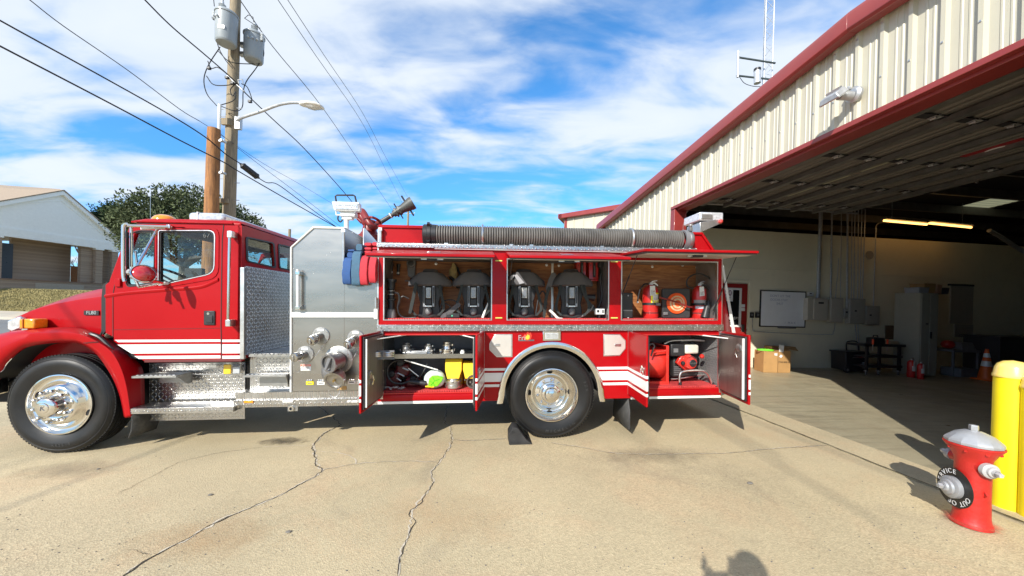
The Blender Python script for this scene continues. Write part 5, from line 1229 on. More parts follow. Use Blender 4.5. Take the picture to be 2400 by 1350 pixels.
# ---------------- running board and steps (tread plate)
def tread_box(nm,u0,u1,vt,vb_,d0,d1,front=TP_RAIL,top=TP_XY):
    x0,z0,x1,z1=rect(u0,vt,u1,vb_,d0); mb=MB(); mb.mat(0).box(x0,x1,d0,d0+.004,z0,z1); mb.mat(1).box(x0+.0005,x1-.0005,d0+.0042,d1,z0+.001,z1-.0005); mb.box(x0,x1,d0+.0045,d1,z1-.0004,z1+.0016); return tp(nm,mb,[front,top],bevel=.0015)
tread_box('running_board',303,547,956,968,-.07,.179)
rb2=tread_box('running_board',547,846,937,947.5,-.03,.0)
mb=MB(); x0,x1=qx(547,930,-.03),PX1; mb.box(x0,x1,.0005,.25,ZB-.02,ZP0-.003); tp('board_filler',mb,TP_XY)
# lower diamond plate box under the cab door
x0,z0,x1,z1=rect(338,852,566,937,.18)
mb=MB(); mb.mat(0).box(x0,x1,.24,.246,z0-.25,z1); mb.mat(1).box(x0+.001,x1-.001,.2462,.9,z0-.1,z1-.001); tp('battery_box',mb,[TP_XZ,TP_XY],bevel=.002)
mb=MB(); bq(mb,341,877,540,878.3,.176,.1799); tp('box_seam',mb,GALV)
for ua in (412,489):mb=MB(); bq(mb,ua,855,ua+18,862,.174,.1799); tp('light_holder',mb,ALU,bevel=.002)
mb=MB(); bq(mb,523,854,541,877,.164,.1799); tp('yellow_marker',mb,M('yellow_lens',(.85,.55,.03),.3,coat=.6),bevel=.012)
mb=MB(); bq(mb,545,854,562,876,.164,.1799); c_=tp('socket_cover',mb,M('socket_grey',(.42,.44,.45),.5),bevel=.012)
mb=MB(); p=q(553,858,.16); mb.box(p.x-.03,p.x+.03,.156,.1638,p.z-.008,p.z+.008); tp('socket_hinge',mb,GREYP,parent=c_)
def step(u0,u1,vt,vb_,d0,d1,bu,bv):
    x0,z0,x1,z1=rect(u0,vt,u1,vb_,d0); mb=MB(); mb.box(x0,x1,d0,d1,z1-.004,z1); mb.box(x0,x1,d0,d0+.012,z0,z1-.0041); s=tp('step_tread',mb,ALUC,bevel=.001)
    mb=MB()
    for k in range(int((x1-x0)/.045)):mb.box(x0+.02+k*.045,x0+.045+k*.045,d0+.03,d0+.04,z1+.0005,z1+.004)
    tp('step_grip',mb,GALV,parent=s,kind='stuff')
    mb=MB(); mb.slab([Vector((x1-.005,d0+.01,z1-.005)),Vector((x1-.005,d1,z1-.005)),Vector((x1-.005,d1,z1-bv)),Vector((x1-.005,d1-.06,z1-bv))],(-.006,0,0)); tp('step_bracket',mb,ALUC,parent=s)
    mb=MB(); mb.box(x0+.10,x1,d1-.006,d1-.0005,z1-bv,z1-.005); tp('step_back',mb,ALUC,parent=s)
step(308,413,881,886,-.04,.179,0,.12)
# block behind the cab with the second step
x0,z0,x1,z1=rect(581,832,683,918,.06); XCR=qx(566,760)
mb=MB(); mb.mat(0).box(XCR+.055,PX0-.002,.14,.146,ZP0-.02,z1); mb.mat(1).box(XCR+.001,PX0-.003,.1462,1.9,ZP0-.02,z1-.001); mb.box(XCR+.007,PX0-.003,.07,1.9,z1-.0008,z1+.002); tp('walkway_box',mb,[TP_XZ,TP_XY],bevel=.002)
mb=MB(); bq(mb,583,875,682,876.5,.056,.0599); tp('box_seam',mb,GALV)
step(569,670,879,884,-.07,.059,0,.15)
tread_box('upper_ledge',583,682,829,836,.02,.0595)
# step front plates on the running board edge
for u in (674,826):
    mb=MB(); bq(mb,u-12,938.5,u+12,943.5,-.036,-.0305); tp('edge_light',mb,WPAINT,bevel=.002)
mb=MB(); bq(mb,571,939,593,945,-.04,-.0305); tp('amber_marker',mb,AMBER,bevel=.004)
mb=MB(); bq(mb,674,948,698,964,.0,.03); pl_=tp('outlet_plate',mb,ALUC,bevel=.002)
mb=MB(); p=q(684,957,0); mb.lathe([(.02,0),(.028,0),(.028,.02),(.018,.02)],(p.x,0,p.z),(0,-1,0),16); tp('drain_pipe',mb,CHROME,parent=pl_)
# ---------------- cab
YC=.03      # cab side plane
XC0,XCR_=qx(250,760,YC),qx(566,760,YC)
c_out=xz([(338,847),(331,842),(300,822),(266,800),(266,790),(247,780),(247,668),(262,655),(268,640),(305,540),(310,527),(330,521),(548,521),(560,524),(565,534),(567,847)],YC)
win1=xz([(318,545),(358,545),(358,636),(307,655),(316,590)],YC)
vent=rounded(xz([(326,541),(362,541),(360,660),(330,668),(300,671),(295,662),(300,560),(312,545)],YC),.03)
mainw=rounded(xz([(373,541),(503,541),(501,640),(372,668)],YC),[.02,.07,.09,.02])
def scale_poly(P,cx,cz,s):return [(cx+(p[0]-cx)*s,cz+(p[1]-cz)*s) for p in P]
mb=MB(); mb.prism(c_out,YC,YC+.05,'y',[vent,mainw]); tp('cab_side',mb,RED,bevel=.004,sharp=30)
mb=MB(); mb.prism(c_out,TW-.10,TW-.05,'y',[vent,mainw]); tp('cab_side',mb,RED)
for P,nm,gm in ((vent,'vent_window',GLASS),(mainw,'door_window',GLASS)):
    c=Vector((sum(p[0] for p in P)/len(P),sum(p[1] for p in P)/len(P)))
    mb=MB(); mb.prism(P,YC+.006,YC+.04,'y',[scale_poly(P,c.x,c.y,.955)]); g=tp(nm,mb,BLACK)
    mb=MB(); mb.prism(scale_poly(P,c.x,c.y,.97),YC+.024,YC+.027); tp('pane',mb,gm,parent=g)
    mb=MB(); mb.prism(scale_poly(P,c.x,c.y,1.028),YC-.005,YC-.0005,'y',[scale_poly(P,c.x,c.y,1.0)]); tp('chrome_trim',mb,BLACK if nm=='vent_window' else ALU,parent=g)
    mb=MB(); mb.prism(scale_poly(P,c.x,c.y,.999),TW-.08,TW-.077); tp('pane',mb,gm,parent=g)
# door: raised shut lines as thin dark grooves are real gaps between strips: thin dark inlays
def groove(pts,r=.0035,d=None,m=DARK,nm='shut_line'):
    d=YC-.0005 if d is None else d; mb=MB(); mb.tube([q(u,v,d) for u,v in pts],r,4,cap=False); return tp(nm,mb,m)
groove([(269,667),(265,690),(265,790)],.004); groove([(525,522),(521,560),(518,760),(520,847)],.005); groove([(266,773),(518,769)],.0025)
groove([(305,527),(330,524),(525,524)],.004)
# body creases: thin raised beads
for P in ([(247,694),(300,686),(400,678),(470,672),(512,655)],):
    pth=smooth_path([q(u,v,YC-.001) for u,v in P],6); mb=MB(); rows=[]
    for yy,dz in ((.002,.022),(-.012,.010),(-.014,.0),(-.002,-.022)):rows.append([p+Vector((0,yy,dz)) for p in pth])
    mb.loft(rows); tp('door_crease',mb,RED,sharp=80)
pth=[q(u,v,YC) for u,v in ((312,533),(512,532))]
fr=rounded(xz([(364,532),(514,532),(513,652),(364,678)],YC),[.01,.10,.12,.01]); fr2=rounded(xz([(368,537),(508,537),(506,646),(368,672)],YC),[.01,.09,.10,.01])
mb=MB(); mb.prism(fr,YC-.007,YC-.0006,'y',[fr2]); tp('window_surround',mb,RED,bevel=.003)
mb=MB(); bq(mb,315,518.5,545,522.5,YC-.02,YC-.0005); tp('drip_moulding',mb,RED,bevel=.006)
# stripes on the cab
for v0,v1,uL in ((796,801.5,269),(807,828,275),(833.5,840.5,315)):
    x0,z0,x1,z1=rect(uL,v0,518,v1,YC); xs1=qx(uL+(v1-v0)*1.6,v1,YC); mb=MB(); mb.prism([(xs1,z0),(x1-.004,z0),(x1-.004,z1),(x0,z1)],YC-.0025,YC-.0004); tp('stripe',mb,WHITE)
    x0,z0,x1,z1=rect(521,v0,566,v1,YC); mb=MB(); mb.prism([(x0,z0),(x1,z0),(x1,z1),(x0,z1)],YC-.0025,YC-.0004); tp('stripe',mb,WHITE)
mb=MB(); bq(mb,338,842.5,566,848.5,YC-.006,YC-.0005); tp('rocker_trim',mb,M('rocker_dark',(.12,.02,.02),.5),bevel=.002)
# door handle, hinge, badge, grab rail
mb=MB(); bq(mb,477,728.5,503,762,YC-.014,YC-.0005); h_=tp('door_handle',mb,BLACK,bevel=.012)
mb=MB(); bq(mb,482,740,498,757,YC-.022,YC-.0142); tp('handle_paddle',mb,BLACK,parent=h_,bevel=.006)
mb=MB(); p=q(490,735,YC); mb.lathe([(0,.016),(.014,.016),(.014,0.0)],(p.x,YC,p.z),(0,-1,0),14); tp('lock',mb,CHROME,parent=h_)
mb=MB(); bq(mb,268,653,281,672,YC-.02,YC-.0005); tp('door_hinge',mb,RED,bevel=.004)
mb=MB(); bq(mb,196,728,231,738.5,.148,.1545); bg_=tp('model_badge',mb,BLACK,bevel=.001)
o=q(213.5,733.2,.146); tp('badge_letters',text_on('FL80',.052,(o.x,.1465,o.z),(1,0,0),(0,0,1),.001),ALU,parent=bg_)
mb=MB(); a,b=q(539,548,-.05),q(535,758,-.05); mb.tube([(a.x,-.055,a.z),(b.x,-.055,b.z)],.014,12); gr_=tp('grab_rail',mb,CHROME)
for u,v in ((542,550),(538,757)):mb=MB(); bq(mb,u-6,v-8,u+6,v+8,-.072,YC-.001,at=-.04); tp('rail_bracket',mb,ALU,parent=gr_,bevel=.006)
# roof with crown
zr_=q(430,521,YC).z
xf,xr2=q(312,524,YC).x,q(563,524,YC).x
rows=[]
for t,dz in ((0,-.02),(0,.015),(.10,.05),(.30,.075),(.7,.085),(1.0,.06),(1,-.02)):pass
def roof_row(x,k):return [Vector((x,YC-.004,zr_-.015)),Vector((x,YC-.006,zr_+.006*k)),Vector((x,YC+.03,zr_+.040*k)),Vector((x,YC+.12,zr_+.058*k)),Vector((x,1.2,zr_+.075*k)),Vector((x,TW-.17,zr_+.058*k)),Vector((x,TW-.08,zr_+.04*k)),Vector((x,TW-.05,zr_-.015))]
mb=MB(); mb.loft([roof_row(xf-.015,0),roof_row(xf+.01,.45),roof_row(xf+.10,.85),roof_row(xf+.3,1),roof_row(xr2-.10,1.0),roof_row(xr2-.015,.7),roof_row(xr2+.012,.0)]); tp('roof',mb,RED,sharp=60)
# rear wall of the cab with two windows, lower part tread plate
def yz(pts,xv):return [(hit(TF,u,v,0,xv).y,hit(TF,u,v,0,xv).z) for u,v in pts]
xw=XCR_
w1,w2=rounded(yz([(577,556),(641,570),(645,627),(579,612)],xw),.04),rounded(yz([(653,573),(700,584),(702,637),(655,628)],xw),.04)
y1,y2=YC+.052,TW-.10
mb=MB(); mb.prism([(y1,z1-.04),(y1,zr_-.01),(y2,zr_-.01),(y2,z1-.04)],xw-.04,xw-.002,'x',[w1,w2]); tp('cab_back',mb,RED,bevel=.003)
mb=MB(); mb.box(xw-.04,xw+.0,YC+.0,YC+.05,qz(846,560),zr_-.02); tp('corner_post',mb,RED)
for P in (w1,w2):
    c=Vector((sum(p[0] for p in P)/len(P),sum(p[1] for p in P)/len(P))); mb=MB(); mb.prism(scale_poly(P,c.x,c.y,1.06),xw-.001,xw+.006,'x',[scale_poly(P,c.x,c.y,.95)]); g=tp('rear_window',mb,BLACK)
    mb=MB(); mb.prism(P,xw-.022,xw-.018,'x'); tp('pane',mb,GLASSD,parent=g)
tpl=yz([(566,622),(683,639),(683,800),(567,838)],xw+.02)
ztp=tpl[0][1]; 
mb=MB(); mb.prism([(.035,z1+.003),(.035,ztp-.03),(.07,ztp),(1.55,ztp-.0),(1.55,z1+.003)],xw+.004,xw+.03,'x'); tp('tread_plate_guard',mb,TP_YZ,bevel=.004)
mb=MB(); mb.box(xw+.001,xw+.045,-.0,.034,qz(842,560),ztp-.02); tp('guard_edge',mb,ALU,bevel=.004)
# windshield, cowl, dashboard, seats, wheel
wA,wB=q(262,660,YC),q(308,530,YC)
mb=MB(); mb.hexa([Vector((wA.x+.02,.09,wA.z)),Vector((wA.x+.02,TW-.14,wA.z)),Vector((wB.x+.02,TW-.14,wB.z)),Vector((wB.x+.02,.09,wB.z))],[Vector((wA.x+.03,.09,wA.z)),Vector((wA.x+.03,TW-.14,wA.z)),Vector((wB.x+.03,TW-.14,wB.z)),Vector((wB.x+.03,.09,wB.z))]); ws=tp('windshield',mb,GLASS)
mb=MB(); mb.hexa([Vector((wA.x-.03,YC-.001,wA.z)),Vector((wA.x-.03,.09,wA.z)),Vector((wB.x-.02,.09,wB.z)),Vector((wB.x-.02,YC-.001,wB.z))],[Vector((wA.x+.06,YC+.001,wA.z)),Vector((wA.x+.06,.09,wA.z)),Vector((wB.x+.06,.09,wB.z)),Vector((wB.x+.06,YC+.001,wB.z))]); tp('windshield_pillar',mb,RED,bevel=.01)
mb=MB(); mb.box(wB.x-.03,xr2-.05,.12,TW-.2,zr_-.03,zr_-.01); tp('headliner',mb,DARK)
mb=MB(); mb.box(wA.x-.02,wA.x+.55,.09,TW-.15,wA.z-.35,wA.z-.02); tp('dashboard',mb,BLACK,bevel=.03)
mb=MB(); mb.box(wA.x,xw-.05,.09,TW-.15,qz(842,430),qz(832,430)); tp('cab_floor',mb,DARK)
sc_=q(395,668,.35); 
zlow=q(440,655,YC).z
cw=Vector((qx(405,650,.45),.48,zlow+.03)); mb=MB(); axw=Vector((.55,0,.85)).normalized(); e1=Vector((0,1,0)); e2=axw.cross(e1)
mb.tube([cw+(e1*math.cos(a)+e2*math.sin(a))*.235 for a in [2*PI*i/32 for i in range(32)]],.016,8,closed=True); sw=tp('steering_wheel',mb,BLACK)
for a in (0,120,240):mb=MB(); mb.cyl(cw-axw*.03,cw+(e1*math.cos(R(a))+e2*math.sin(R(a)))*.23,.013,6); tp('spoke',mb,BLACK,parent=sw)
mb=MB(); mb.cyl(cw-axw*.05,cw-axw*.5,.03,8); tp('steering_column',mb,BLACK,parent=sw)
for yy in (.22,1.5):
    xs_=qx(520,700,.4); mb=MB(); mb.box(xs_-.55,xs_-.05,yy,yy+.5,1.15,1.30); s_=tp('seat',mb,CLOTH,bevel=.03); mb=MB(); mb.box(xs_-.12,xs_+.02,yy,yy+.5,1.30,zlow-.04); tp('seat_back',mb,CLOTH,parent=s_,bevel=.04)
p0,p1=q(432,628,1.0),q(474,652,1.0); mb=MB(); mb.box(p0.x,p1.x,1.0,1.06,p1.z-.02,p0.z,None); lp=tp('computer_screen',mb,BLACK,bevel=.01); mb=MB(); mb.cyl(((p0.x+p1.x)/2,1.05,p1.z),((p0.x+p1.x)/2-.05,1.05,p1.z-.4),.03,8); tp('screen_mount',mb,BLACK,parent=lp)
o=q(480,551,YC-.001); tp('window_number',text_on('67',.075,(o.x,YC+.0225,o.z),(1,0,0),(0,0,1),.0004),M('decal_grey',(.07,.075,.075),.6))
# hood
def HP(u,v,d):p=q(u,v,d); return p
top=[(24,760),(27,745),(36,733),(60,716),(95,700),(130,688),(185,676),(243,668)]
crs=[(24,768),(27,756),(36,746),(60,735),(95,722),(130,713),(185,703),(243,695)]
rows=[]
for (u,v),(u2,v2) in zip(top,crs):
    T_=q(u,v,.42); C_=q(u2,v2,.16); x=C_.x; zl=qz(800,150,.15)
    pts_=[(.175,zl-.25),(.17,zl),(.155,C_.z-.02),(.16,C_.z+.004),(.205,C_.z+.03),(.36,T_.z-.012),(.46,T_.z),(1.21,T_.z+.03)]
    rows.append([Vector((x,y,z)) for y,z in pts_]+[Vector((x,TW-.03-y,z)) for y,z in pts_[-2::-1]])
rows.insert(0,[p.lerp(Vector((p.x,1.2,.9)),.06)+Vector((.02,0,-.03)) for p in rows[0]])
mb=MB(); mb.loft(rows); tp('hood',mb,RED,sharp=26)
mb=MB(); mb.box(rows[1][0].x+.02,rows[1][0].x+.05,.2,TW-.2,.75,rows[1][7].z-.02); tp('grille',mb,CHROME)
groove([(243,671),(240,700),(240,775),(236,785)],.008,.13); groove([(250,670),(245,700),(244,775)],.004,.10)
mb=MB(); a=[q(u,v,.05) for u,v in ((240,668),(252,660),(252,770),(240,785))]; mb.slab(a,(0,.02,0)); tp('cowl_gap',mb,DARK)
# front fender: swept rows
N_in=[(0,872),(15,851),(45,824),(70,812),(113,805),(151,803),(185,805),(219,824),(242,851),(264,887),(279,924),(287,958),(290,977)]
N_md=[(-12,805),(18,792),(48,785),(80,781),(113,780),(151,779),(190,784),(232,803),(262,826),(283,862),(296,905),(303,950),(306,978)]
N_out=[(-12,790),(20,778),(48,773),(80,770),(113,768),(151,767),(195,770),(240,787),(275,806),(312,836),(335,866),(339,915),(339,950)]
r1=[q(u,v,-.05) for u,v in N_in]; r2=[q(u,v,-.075) for u,v in N_md]; r3=[q(u,v,.13) for u,v in N_out]
ext=[q(-60,880+30,-.05),q(-60,860,-.075),q(-60,840,.13)]
r1=[ext[0]]+r1; r2=[ext[1]]+r2; r3=[ext[2]]+r3
r0=[p+Vector((0,.5,0)) for p in r1]
r12=[a.lerp(b,.5)+Vector((0,-.018,0)) for a,b in zip(r1,r2)]; r23=[a.lerp(b,.4)+Vector((0,-.03,.012)) for a,b in zip(r2,r3)]; r23b=[a.lerp(b,.75)+Vector((0,-.012,.012)) for a,b in zip(r2,r3)]
def sm(r):return smooth_path(r,4)
mb=MB(); mb.loft([sm(x) for x in (r1,r12,r2,r23,r23b,r3)]); fd=tp('front_fender',mb,RED,sharp=50)
fd.modifiers.new('thick','SOLIDIFY').thickness=.006
mb=MB(); mb.loft([sm(r0),sm([p+Vector((0,.012,0)) for p in r1])]); mb.box(rows[1][0].x+.12,q(300,800,.5).x,.52,.55,.45,1.12); tp('inner_wheel_well',mb,DARK)
# far side fender so the front is whole
mb=MB(); mb.loft([[Vector((p.x,TW-p.y,p.z)) for p in sm(x)] for x in (r1,r2,r3)]); tp('front_fender',mb,RED,sharp=50)
# rubber vent strip between fender and cab
P=[q(u,v,-.015) for u,v in ((208,781),(232,790),(252,808),(266,822))]; mb=MB(); mb.tube(smooth_path(P,5),[.006]+[.018]*14+[.006],8); tp('fender_seal',mb,BLACK)
groove([(196,804),(230,801)],.004,-.085)
# headlamp and marker
P=[q(u,v,.15) for u,v in ((31,752),(58,742),(63,746),(60,768),(40,776),(31,770))]; mb=MB(); mb.slab(P,(0,-.05,0)); hl=tp('headlight',mb,LENS,bevel=.008)
mb=MB(); mb.tube([p+Vector((0,-.03,0)) for p in P],.007,6,closed=True); tp('headlight_rim',mb,CHROME,parent=hl)
mb=MB(); bq(mb,52,747,88,770,.02,.15,at=.05); mk=tp('turn_signal',mb,AMBER,bevel=.014)
mb=MB(); bq(mb,62,747.5,64,769.5,.012,.149,at=.05); tp('lens_rib',mb,M('amber_dark',(.4,.10,.01),.3),parent=mk)
mb=MB(); bq(mb,56,770,70,774,.03,.14,at=.05); tp('signal_foot',mb,CHROME,parent=mk)
# bumper end, chassis bits ahead of the wheel
mb=MB(); x_b=q(20,860,.0).x; xn=rows[1][0].x-.42; mb.box(xn,x_b-.12,-.0,.12,.62,.80); mb.box(xn,xn+.2,.12,TW-.1,.55,.85); tp('front_bumper',mb,CHROME,bevel=.02)
P=[q(u,v,.10) for u,v in ((0,872),(4,860),(20,857),(44,853),(46,858),(20,866),(8,872))]; mb=MB(); mb.slab(P,(0,.03,0)); tp('bumper_bracket',mb,WPAINT)
mb=MB(); x_=q(30,900,.15).x; mb.box(rows[1][0].x-.2,x_-.02,.2,TW-.2,.50,.75); tp('chassis_front',mb,DARK)
mb=MB(); mb.tube([(x_-.55,.16,.56),(x_-.18,.16,.66),(x_-.02,.2,.74)],.03,8); tp('spring_end',mb,BLACK)
# mudflaps
MFM=M('mudflap',(.05,.05,.05),.75,var=.3,vs=8,dirt=.6,dcol=(.14,.13,.11),ds=8,bump=.3)
a=[q(u,v,.05) for u,v in ((306,970),(309,985),(306,1010),(300,1027))]; mb=MB(); mb.loft([a,[p+Vector((.03,.30,.0)) for p in a]]); o_=tp('mudflap',mb,MFM); o_.modifiers.new('thick','SOLIDIFY').thickness=.008
P=[q(1473,915,.02),q(1474,1015,-.05)]; xm_=P[0].x
mb=MB(); mb.loft([[Vector((xm_-.0,.03+.52*t,.52)) for t in (0,.5,1)],[Vector((xm_+.015,.0+.52*t,.30)) for t in (0,.5,1)],[Vector((xm_+.005,-.03+.55*t,.085)) for t in (0,.5,1)]]); o_=tp('mudflap',mb,MFM); o_.modifiers.new('thick','SOLIDIFY').thickness=.010
# mirrors and their tube frame
MY=-.26
mf=MB(); mf.tube(smooth_path([q(u,v,MY) for u,v in ((292,660),(289,640),(289,540),(291,528),(298,525))],4),.015,10); mir=tp('mirror_bracket',mf,CHROME)
mb=MB(); mb.cyl(q(308,531,MY*.7),q(308,632,MY*.7),.013,10); tp('mirror_tube',mb,CHROME,parent=mir)
mb=MB(); mb.box(0,1,0,1,0,1); mb=MB(); a,b=q(297,529,MY),q(402,532,YC-.02); mb.tube([a,b],.014,8); tp('mirror_tube',mb,CHROME,parent=mir)
mb=MB(); a,b=q(330,535,-.14),q(385,533,YC-.03); mb.tube([a,b],.016,8); tp('mirror_tube',mb,WPAINT,parent=mir)
mb=MB(); mb.cyl(q(322,622,MY*.7),q(370,536,YC-.04),.013,8); tp('mirror_brace',mb,CHROME,parent=mir)
mb=MB(); mb.cyl(q(318,590,YC-.02),q(322,622,MY*.7),.010,8); tp('mirror_brace',mb,CHROME,parent=mir)
mb=MB(); a=q(399,532,YC-.02); mb.box(a.x-.02,a.x+.02,YC-.05,YC-.001,a.z-.02,a.z+.02); tp('bracket_foot',mb,CHROME,parent=mir,bevel=.004)
for A_,B__ in (((322,673),(388,662)),((352,655),(386,664))):
    mb=MB(); mb.tube([q(*A_,MY*.6),q(*B__,YC-.03)],.014,8); tp('mirror_brace',mb,CHROME,parent=mir)
mb=MB(); a=q(388,664,YC-.02); mb.box(a.x-.03,a.x+.02,YC-.05,YC-.001,a.z-.015,a.z+.015); tp('bracket_foot',mb,WPAINT,parent=mir,bevel=.004)
mb=MB(); mb.cyl(q(309,636,MY),q(325,672,MY),.012,8); mb.ball(q(306,638,MY),.035,10); mb.ball(q(312,648,MY),.028,10); tp('mirror_clamp',mb,ALUC,parent=mir)
# round convex mirror: a red reflection painted onto the dome towards the camera
mc_=q(337,641,MY-.02); axm=Vector((.72,-.55,.35)).normalized(); mb=MB(); mb.lathe([(0,.035),(.04,.031),(.07,.017),(.09,-.004),(.093,-.012)],mc_,axm,28); tp('mirror_shell',mb,M('mirror_red_reflection',(.45,.02,.02),.12,coat=1),parent=mir)
mb=MB(); mb.lathe([(.093,-.015),(.099,-.010),(.099,.002),(.091,.005)],mc_,axm,28); tp('mirror_rim',mb,CHROME,parent=mir)
mb=MB(); mb.lathe([(0,-.013),(.091,-.013)],mc_,axm,28); tp('mirror_face',mb,CHROME,parent=mir)
# long flat mirror seen nearly edge on
a,b=q(305,545,MY*.7),q(305,625,MY*.7); mb=MB(); mb.box(a.x-.0,a.x+.012,MY*.7-.05,MY*.7-.02,b.z,a.z); mf_=tp('mirror_head',mb,BLACK,parent=mir,bevel=.01)
# roof lights
p=q(378,510,.45); zrt=zr_+.06
mb=MB(); mb.lathe([(0,.075),(.05,.07),(.09,.052),(.115,.025),(.12,0)],(p.x,.50,p.z-.03),(0,0,1),24); tp('roof_beacon',mb,AMBER)
p0,p1=q(440,503,.30),q(525,503,.30)
zb0=zr_+.065
mb=MB(); mb.box(p0.x,p1.x,.30,TW-.35,zb0,zb0+.115); tb=tp('light_bar',mb,LENS,bevel=.035)
mb=MB(); mb.box(p0.x-.01,p1.x+.01,.32,TW-.37,zb0-.03,zb0-.0005); tp('light_bar_base',mb,ALU,parent=tb)
mb=MB(); mb.box(p0.x+.10,p0.x+.11,.295,TW-.345,zb0,zb0+.118); tp('lens_divider',mb,WPAINT,parent=tb)
# roof antenna
p=q(297,500,1.2); mb=MB(); mb.cyl((p.x+.3,1.2,zr_),(p.x+.3,1.2,zr_+.7),.002,5); tp('whip_antenna',mb,ALU)
# ---------------- work lights on the pump house, deck gun
pl0=q(812,533,.45)
mb=MB(); mb.cyl((pl0.x,.45,ZP1),(pl0.x,.45,q(812,510,.45).z),.028,12); wl_=tp('light_mast',mb,WPAINT)
x0,z0,x1,z1=rect(777,473,844,494,.40)
mb=MB(); mb.hexa([Vector((x0+.03,.40,z0)),Vector((x1+.0,.40,z0)),Vector((x1-.015,.40,z1)),Vector((x0,.40,z1))],[Vector((x0+.05,.52,z0+.01)),Vector((x1-.02,.52,z0+.01)),Vector((x1-.02,.52,z1)),Vector((x0+.03,.52,z1))]); fl1=tp('work_light',mb,WPAINT,bevel=.008,label='white rectangular LED work light')
mb=MB(); mb.box(x0+.045,x1-.025,.388,.3995,z0+.018,z1-.018); tp('led_window',mb,LENS,parent=fl1)
for k in range(8):mb=MB(); xx=x0+.075+k*(x1-x0-.13)/7; mb.lathe([(.016,0),(.013,.006),(0,.003)],(xx,.387,(z0+z1)/2-.005),(0,-1,0),10); tp('led',mb,CHROME,parent=fl1)
mb=MB(); mb.tube([q(u,v,.5) for u,v in ((788,472),(786,460),(790,457.5),(828,457.5),(832,460),(835,473))],.011,8); tp('handle',mb,BLACK,parent=fl1)
x0,z0,x1,z1=rect(795,494,830,507,.42); mb=MB(); mb.box(x0,x1,.44,.56,z0,z1); tp('light_bracket',mb,WPAINT,parent=fl1,bevel=.01)
mb=MB(); mb.tube([q(u,v,.4) for u,v in ((788,495),(788,504),(832,504),(833,495))],.009,6); tp('guard_bar',mb,GALV,parent=fl1)
mb=MB(); mb.tube(smooth_path([q(u,v,.45) for u,v in ((793,504),(792,514),(798,520),(803,513),(800,505))],5),.010,6); tp('cable_loop',mb,BLACK,parent=wl_)
mb=MB(); x0,z0,x1,z1=rect(800,505,825,514,.42); mb.box(x0,x1,.42,.50,z0,z1); tp('mast_head',mb,WPAINT,parent=wl_,bevel=.01)
GD=.95
gun=MB(); DG=M('monitor_red',(.19,.018,.016),.42,var=.12,vs=10)
b0=q(866,545,GD); b1=q(862,520,GD)
mb=MB(); mb.lathe([(.16,-.25),(.16,.0),(.13,.02),(.10,.06),(.085,.14),(.10,.16),(.10,.20),(.07,.22)],(b0.x,GD,b0.z-.05),(0,0,1),22); dg_=tp('deck_gun',mb,DG,sharp=45)
path=smooth_path([(b0.x-.02,GD,b0.z+.12),q(846,505,GD+.05),q(849,496,GD),q(862,517,GD-.12),q(874,532,GD-.12),q(884,527,GD),q(890,521,GD)],6)
mb=MB(); mb.tube(path,.047,14); tp('monitor_elbow',mb,DG,parent=dg_)
mb=MB(); mb.tube([q(845,494,GD),q(838,508,GD+.1),q(850,520,GD+.1)],.04,12); tp('monitor_elbow',mb,DG,parent=dg_)
mb=MB(); mb.tube(smooth_path([q(862,514,GD-.1),q(868,509,GD-.2),q(882,513,GD-.2),q(892,522,GD-.1),q(886,532,GD-.1)],5),.018,8); tp('gear_housing',mb,DG,parent=dg_)
n0,n1,n2,n3=q(886,524,GD),q(922,502,GD),q(942,490,GD),q(961,479,GD)
GM=M('nozzle_grey',(.07,.075,.07),.5,.15,var=.12)
def cone(a,b,ra,rb,nm,m=GM,par=None):mb=MB(); mb.tube([a,b],[ra,rb],20); return tp(nm,mb,m,parent=par)
cone(n0,n1,.034,.030,'nozzle_pipe',GM,dg_); cone(n0.lerp(n1,.8),n0.lerp(n1,.86),.040,.040,'pipe_collar',WPAINT,dg_)
cone(n1,n2,.045,.060,'nozzle_body',GM,dg_); cone(n2,n3,.058,.085,'nozzle_head',GM,dg_)
dn=(n3-n2).normalized(); mb=MB(); mb.lathe([(.085,0),(.09,.0),(.09,.05),(.075,.05),(.05,.02),(0,.02)],n3,dn,22); tp('nozzle_tip',mb,GM,parent=dg_)
for t in (.35,.75):
    c_=n1.lerp(n2,t); mb=MB(); mb.lathe([(.05,-.012),(.07,-.012),(.07,.012),(.05,.012)],c_,dn,8); tp('nozzle_ring',mb,GM,parent=dg_)
pp=dn.cross(Vector((0,1,0))).normalized(); c_=n3.lerp(n2,.3); mb=MB(); mb.tube([c_+pp*.16,c_-pp*.16],.014,6); tp('nozzle_bar',mb,BLACK,parent=dg_)
c_=n1.lerp(n2,.6); mb=MB(); mb.tube([c_+pp*.12,c_-pp*.12],.010,6); tp('nozzle_bar',mb,BLACK,parent=dg_)
# ---------------- rear scene light and stand
zt3=zq1+.005
p0,p1=q(1640,500,.25),q(1696,512,.25)
mb=MB(); mb.box(p0.x,p1.x,.25,.62,qz(517,1665,.25),qz(497,1665,.25)); rl=tp('rear_beacon',mb,LENS,bevel=.015,label='clear rectangular warning beacon on a stand')
mb=MB(); mb.box(p0.x+.02,p0.x+.17,.235,.2495,qz(513,1665,.25),qz(503,1665,.25)); tp('reflector',mb,ALU,parent=rl)
P=[q(u,v,.25) for u,v in ((1641,521),(1667,516),(1695,515),(1690,524),(1664,542),(1641,545))]
P=[Vector((p.x,.25,p.z)) for p in P]
mb=MB(); mb.slab([P[0],P[1],P[2],P[3],P[5]],(0,.30,0)); tp('beacon_stand',mb,ALU,bevel=.004)
mb=MB(); mb.box(P[0].x,P[0].x+.1,.35,.5,zq1-.03,P[5].z+.03); tp('stand_post',mb,ALU)
